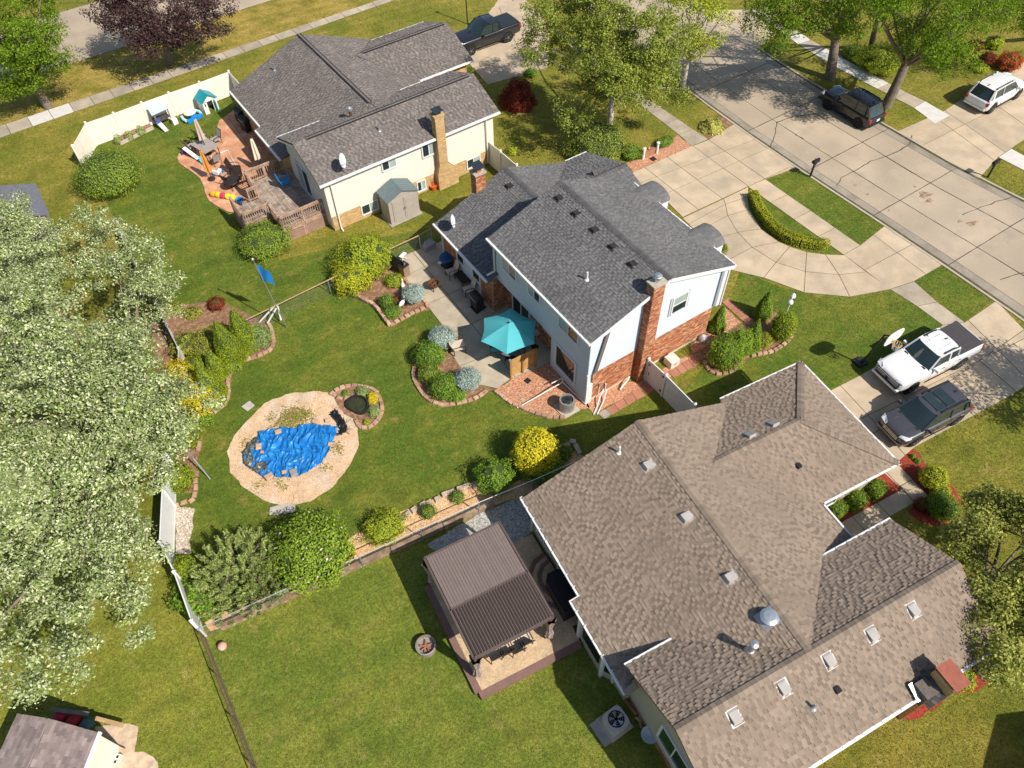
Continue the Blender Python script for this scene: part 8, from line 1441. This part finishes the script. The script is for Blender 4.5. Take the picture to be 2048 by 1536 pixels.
# weeds scattered over the sand patch
wv_ = gp([(330, 160), (450, 190), (560, 250), (500, 300), (430, 325), (230, 335), (280, 290)], 0, po); c0 = np.mean(wv_, axis=0); n = 2600; xy = c0+rng.normal(0, 1, (n, 2))*np.array([.75, .45]); m_ = np.array([inpoly(x, y, rough(wv_, .3, .1)) or rng.random() < .12 for x, y in xy]); xy = xy[m_]
ex_ = np.concatenate([np.array(G(*po(*q)))[:2]+rng.normal(0, .16, (60, 2)) for q in ((245, 260), (160, 720), (300, 690), (690, 450), (705, 480), (740, 300), (620, 600), (70, 430), (330, 725))]); xy = np.concatenate([xy, ex_]); C_ = np.concatenate([xy, rng.uniform(.03, .10, (len(xy), 1))], 1)
tag(leaves('weeds', C_, np.tile(np.array([0, 0, 1.0]), (len(C_), 1)), .085, leafmat('leaf_weeds', (.20, .22, .04), (.42, .34, .10), .3, .2), None, jit=.7), 'patchy weeds growing on the sand above the tarp', 'weeds', kind='stuff')

# ================================================================== grass blades over the lawns (uncountable)
def inpolys(X, Y, polys):
    hit = np.zeros(len(X), bool)
    for p in polys:
        p = np.asarray(p); x0, y0 = p.min(0); x1, y1 = p.max(0); m_ = (X > x0) & (X < x1) & (Y > y0) & (Y < y1) & ~hit
        if not m_.any(): continue
        xs, ys = X[m_], Y[m_]; c = np.zeros(len(xs), bool); n = len(p)
        for i in range(n):
            (xa, ya), (xb, yb) = p[i], p[i-1]
            if ya == yb: continue
            c ^= ((ya > ys) != (yb > ys)) & (xs < (xb-xa)*(ys-ya)/(yb-ya)+xa)
        hit[np.where(m_)[0][c]] = True
    return hit
def hrect(o, t, u0, u1, v0, v1):
    c, s = math.cos(t), math.sin(t); return [(o[0]+u*c-v*s, o[1]+u*s+v*c) for u, v in ((u0, v0), (u1, v0), (u1, v1), (u0, v1))]
HARD += [hrect((13.72, 19.11), .108, 0, 8.6, .2, 8.6), hrect((13.72, 19.11), .108, 0, 10.7, 8.4, 14.1), hrect((6.78, 38.17), .126, .3, 12.5, .3, 5.7), hrect((6.78, 38.17), .126, .3, 15.7, 5.6, 14.4), hrect((0, 0), -.01, 7.5, 18.6, 6, 14.5), hrect((0, 0), -.01, 7.7, 20.2, .9, 6.1), hrect((0, 0), -.01, 18, 23.1, 8.8, 14.8), hrect((6.78, 38.17), .126, -4.35, .3, 1.1, 6.7)]
NB = 330000
pxs = rng.uniform(-20, 2068, NB); pys = rng.uniform(-20, 1556, NB)
dd = ((pxs-1024)/FPX)[:, None]*_r2-((pys-768)/FPX)[:, None]*_u2+_f; tt_ = (0-CH)/dd[:, 2]; X, Y = dd[:, 0]*tt_, dd[:, 1]*tt_
ok = ~inpolys(X, Y, HARD); X, Y = X[ok], Y[ok]; n = len(X)
C_ = np.stack([X, Y, np.full(n, .022)], 1); dst = np.linalg.norm(C_-np.array([0, 0, CH]), axis=1)
GB = leafmat('grass_blades', (.108, .150, .018), (.235, .220, .048), .35, .3)
t = unit(np.stack([rng.normal(0, 1, n), rng.normal(0, 1, n), np.full(n, .55)], 1)); sd_ = unit(np.stack([-t[:, 1], t[:, 0], np.zeros(n)], 1)); ln = (rng.uniform(.03, .075, n)*dst/40)[:, None]; wd_ = ln*.42
V = np.empty((n, 3, 3)); V[:, 0] = C_-sd_*wd_*.5; V[:, 1] = C_+sd_*wd_*.5; V[:, 2] = C_+t*ln; V[:, :2, 2] = .008
gr_ = npmesh('grass', V.reshape(-1, 3), np.arange(3*n).reshape(-1, 3), GB); tag(gr_, 'short mown grass blades covering the lawns', 'grass', kind='stuff')
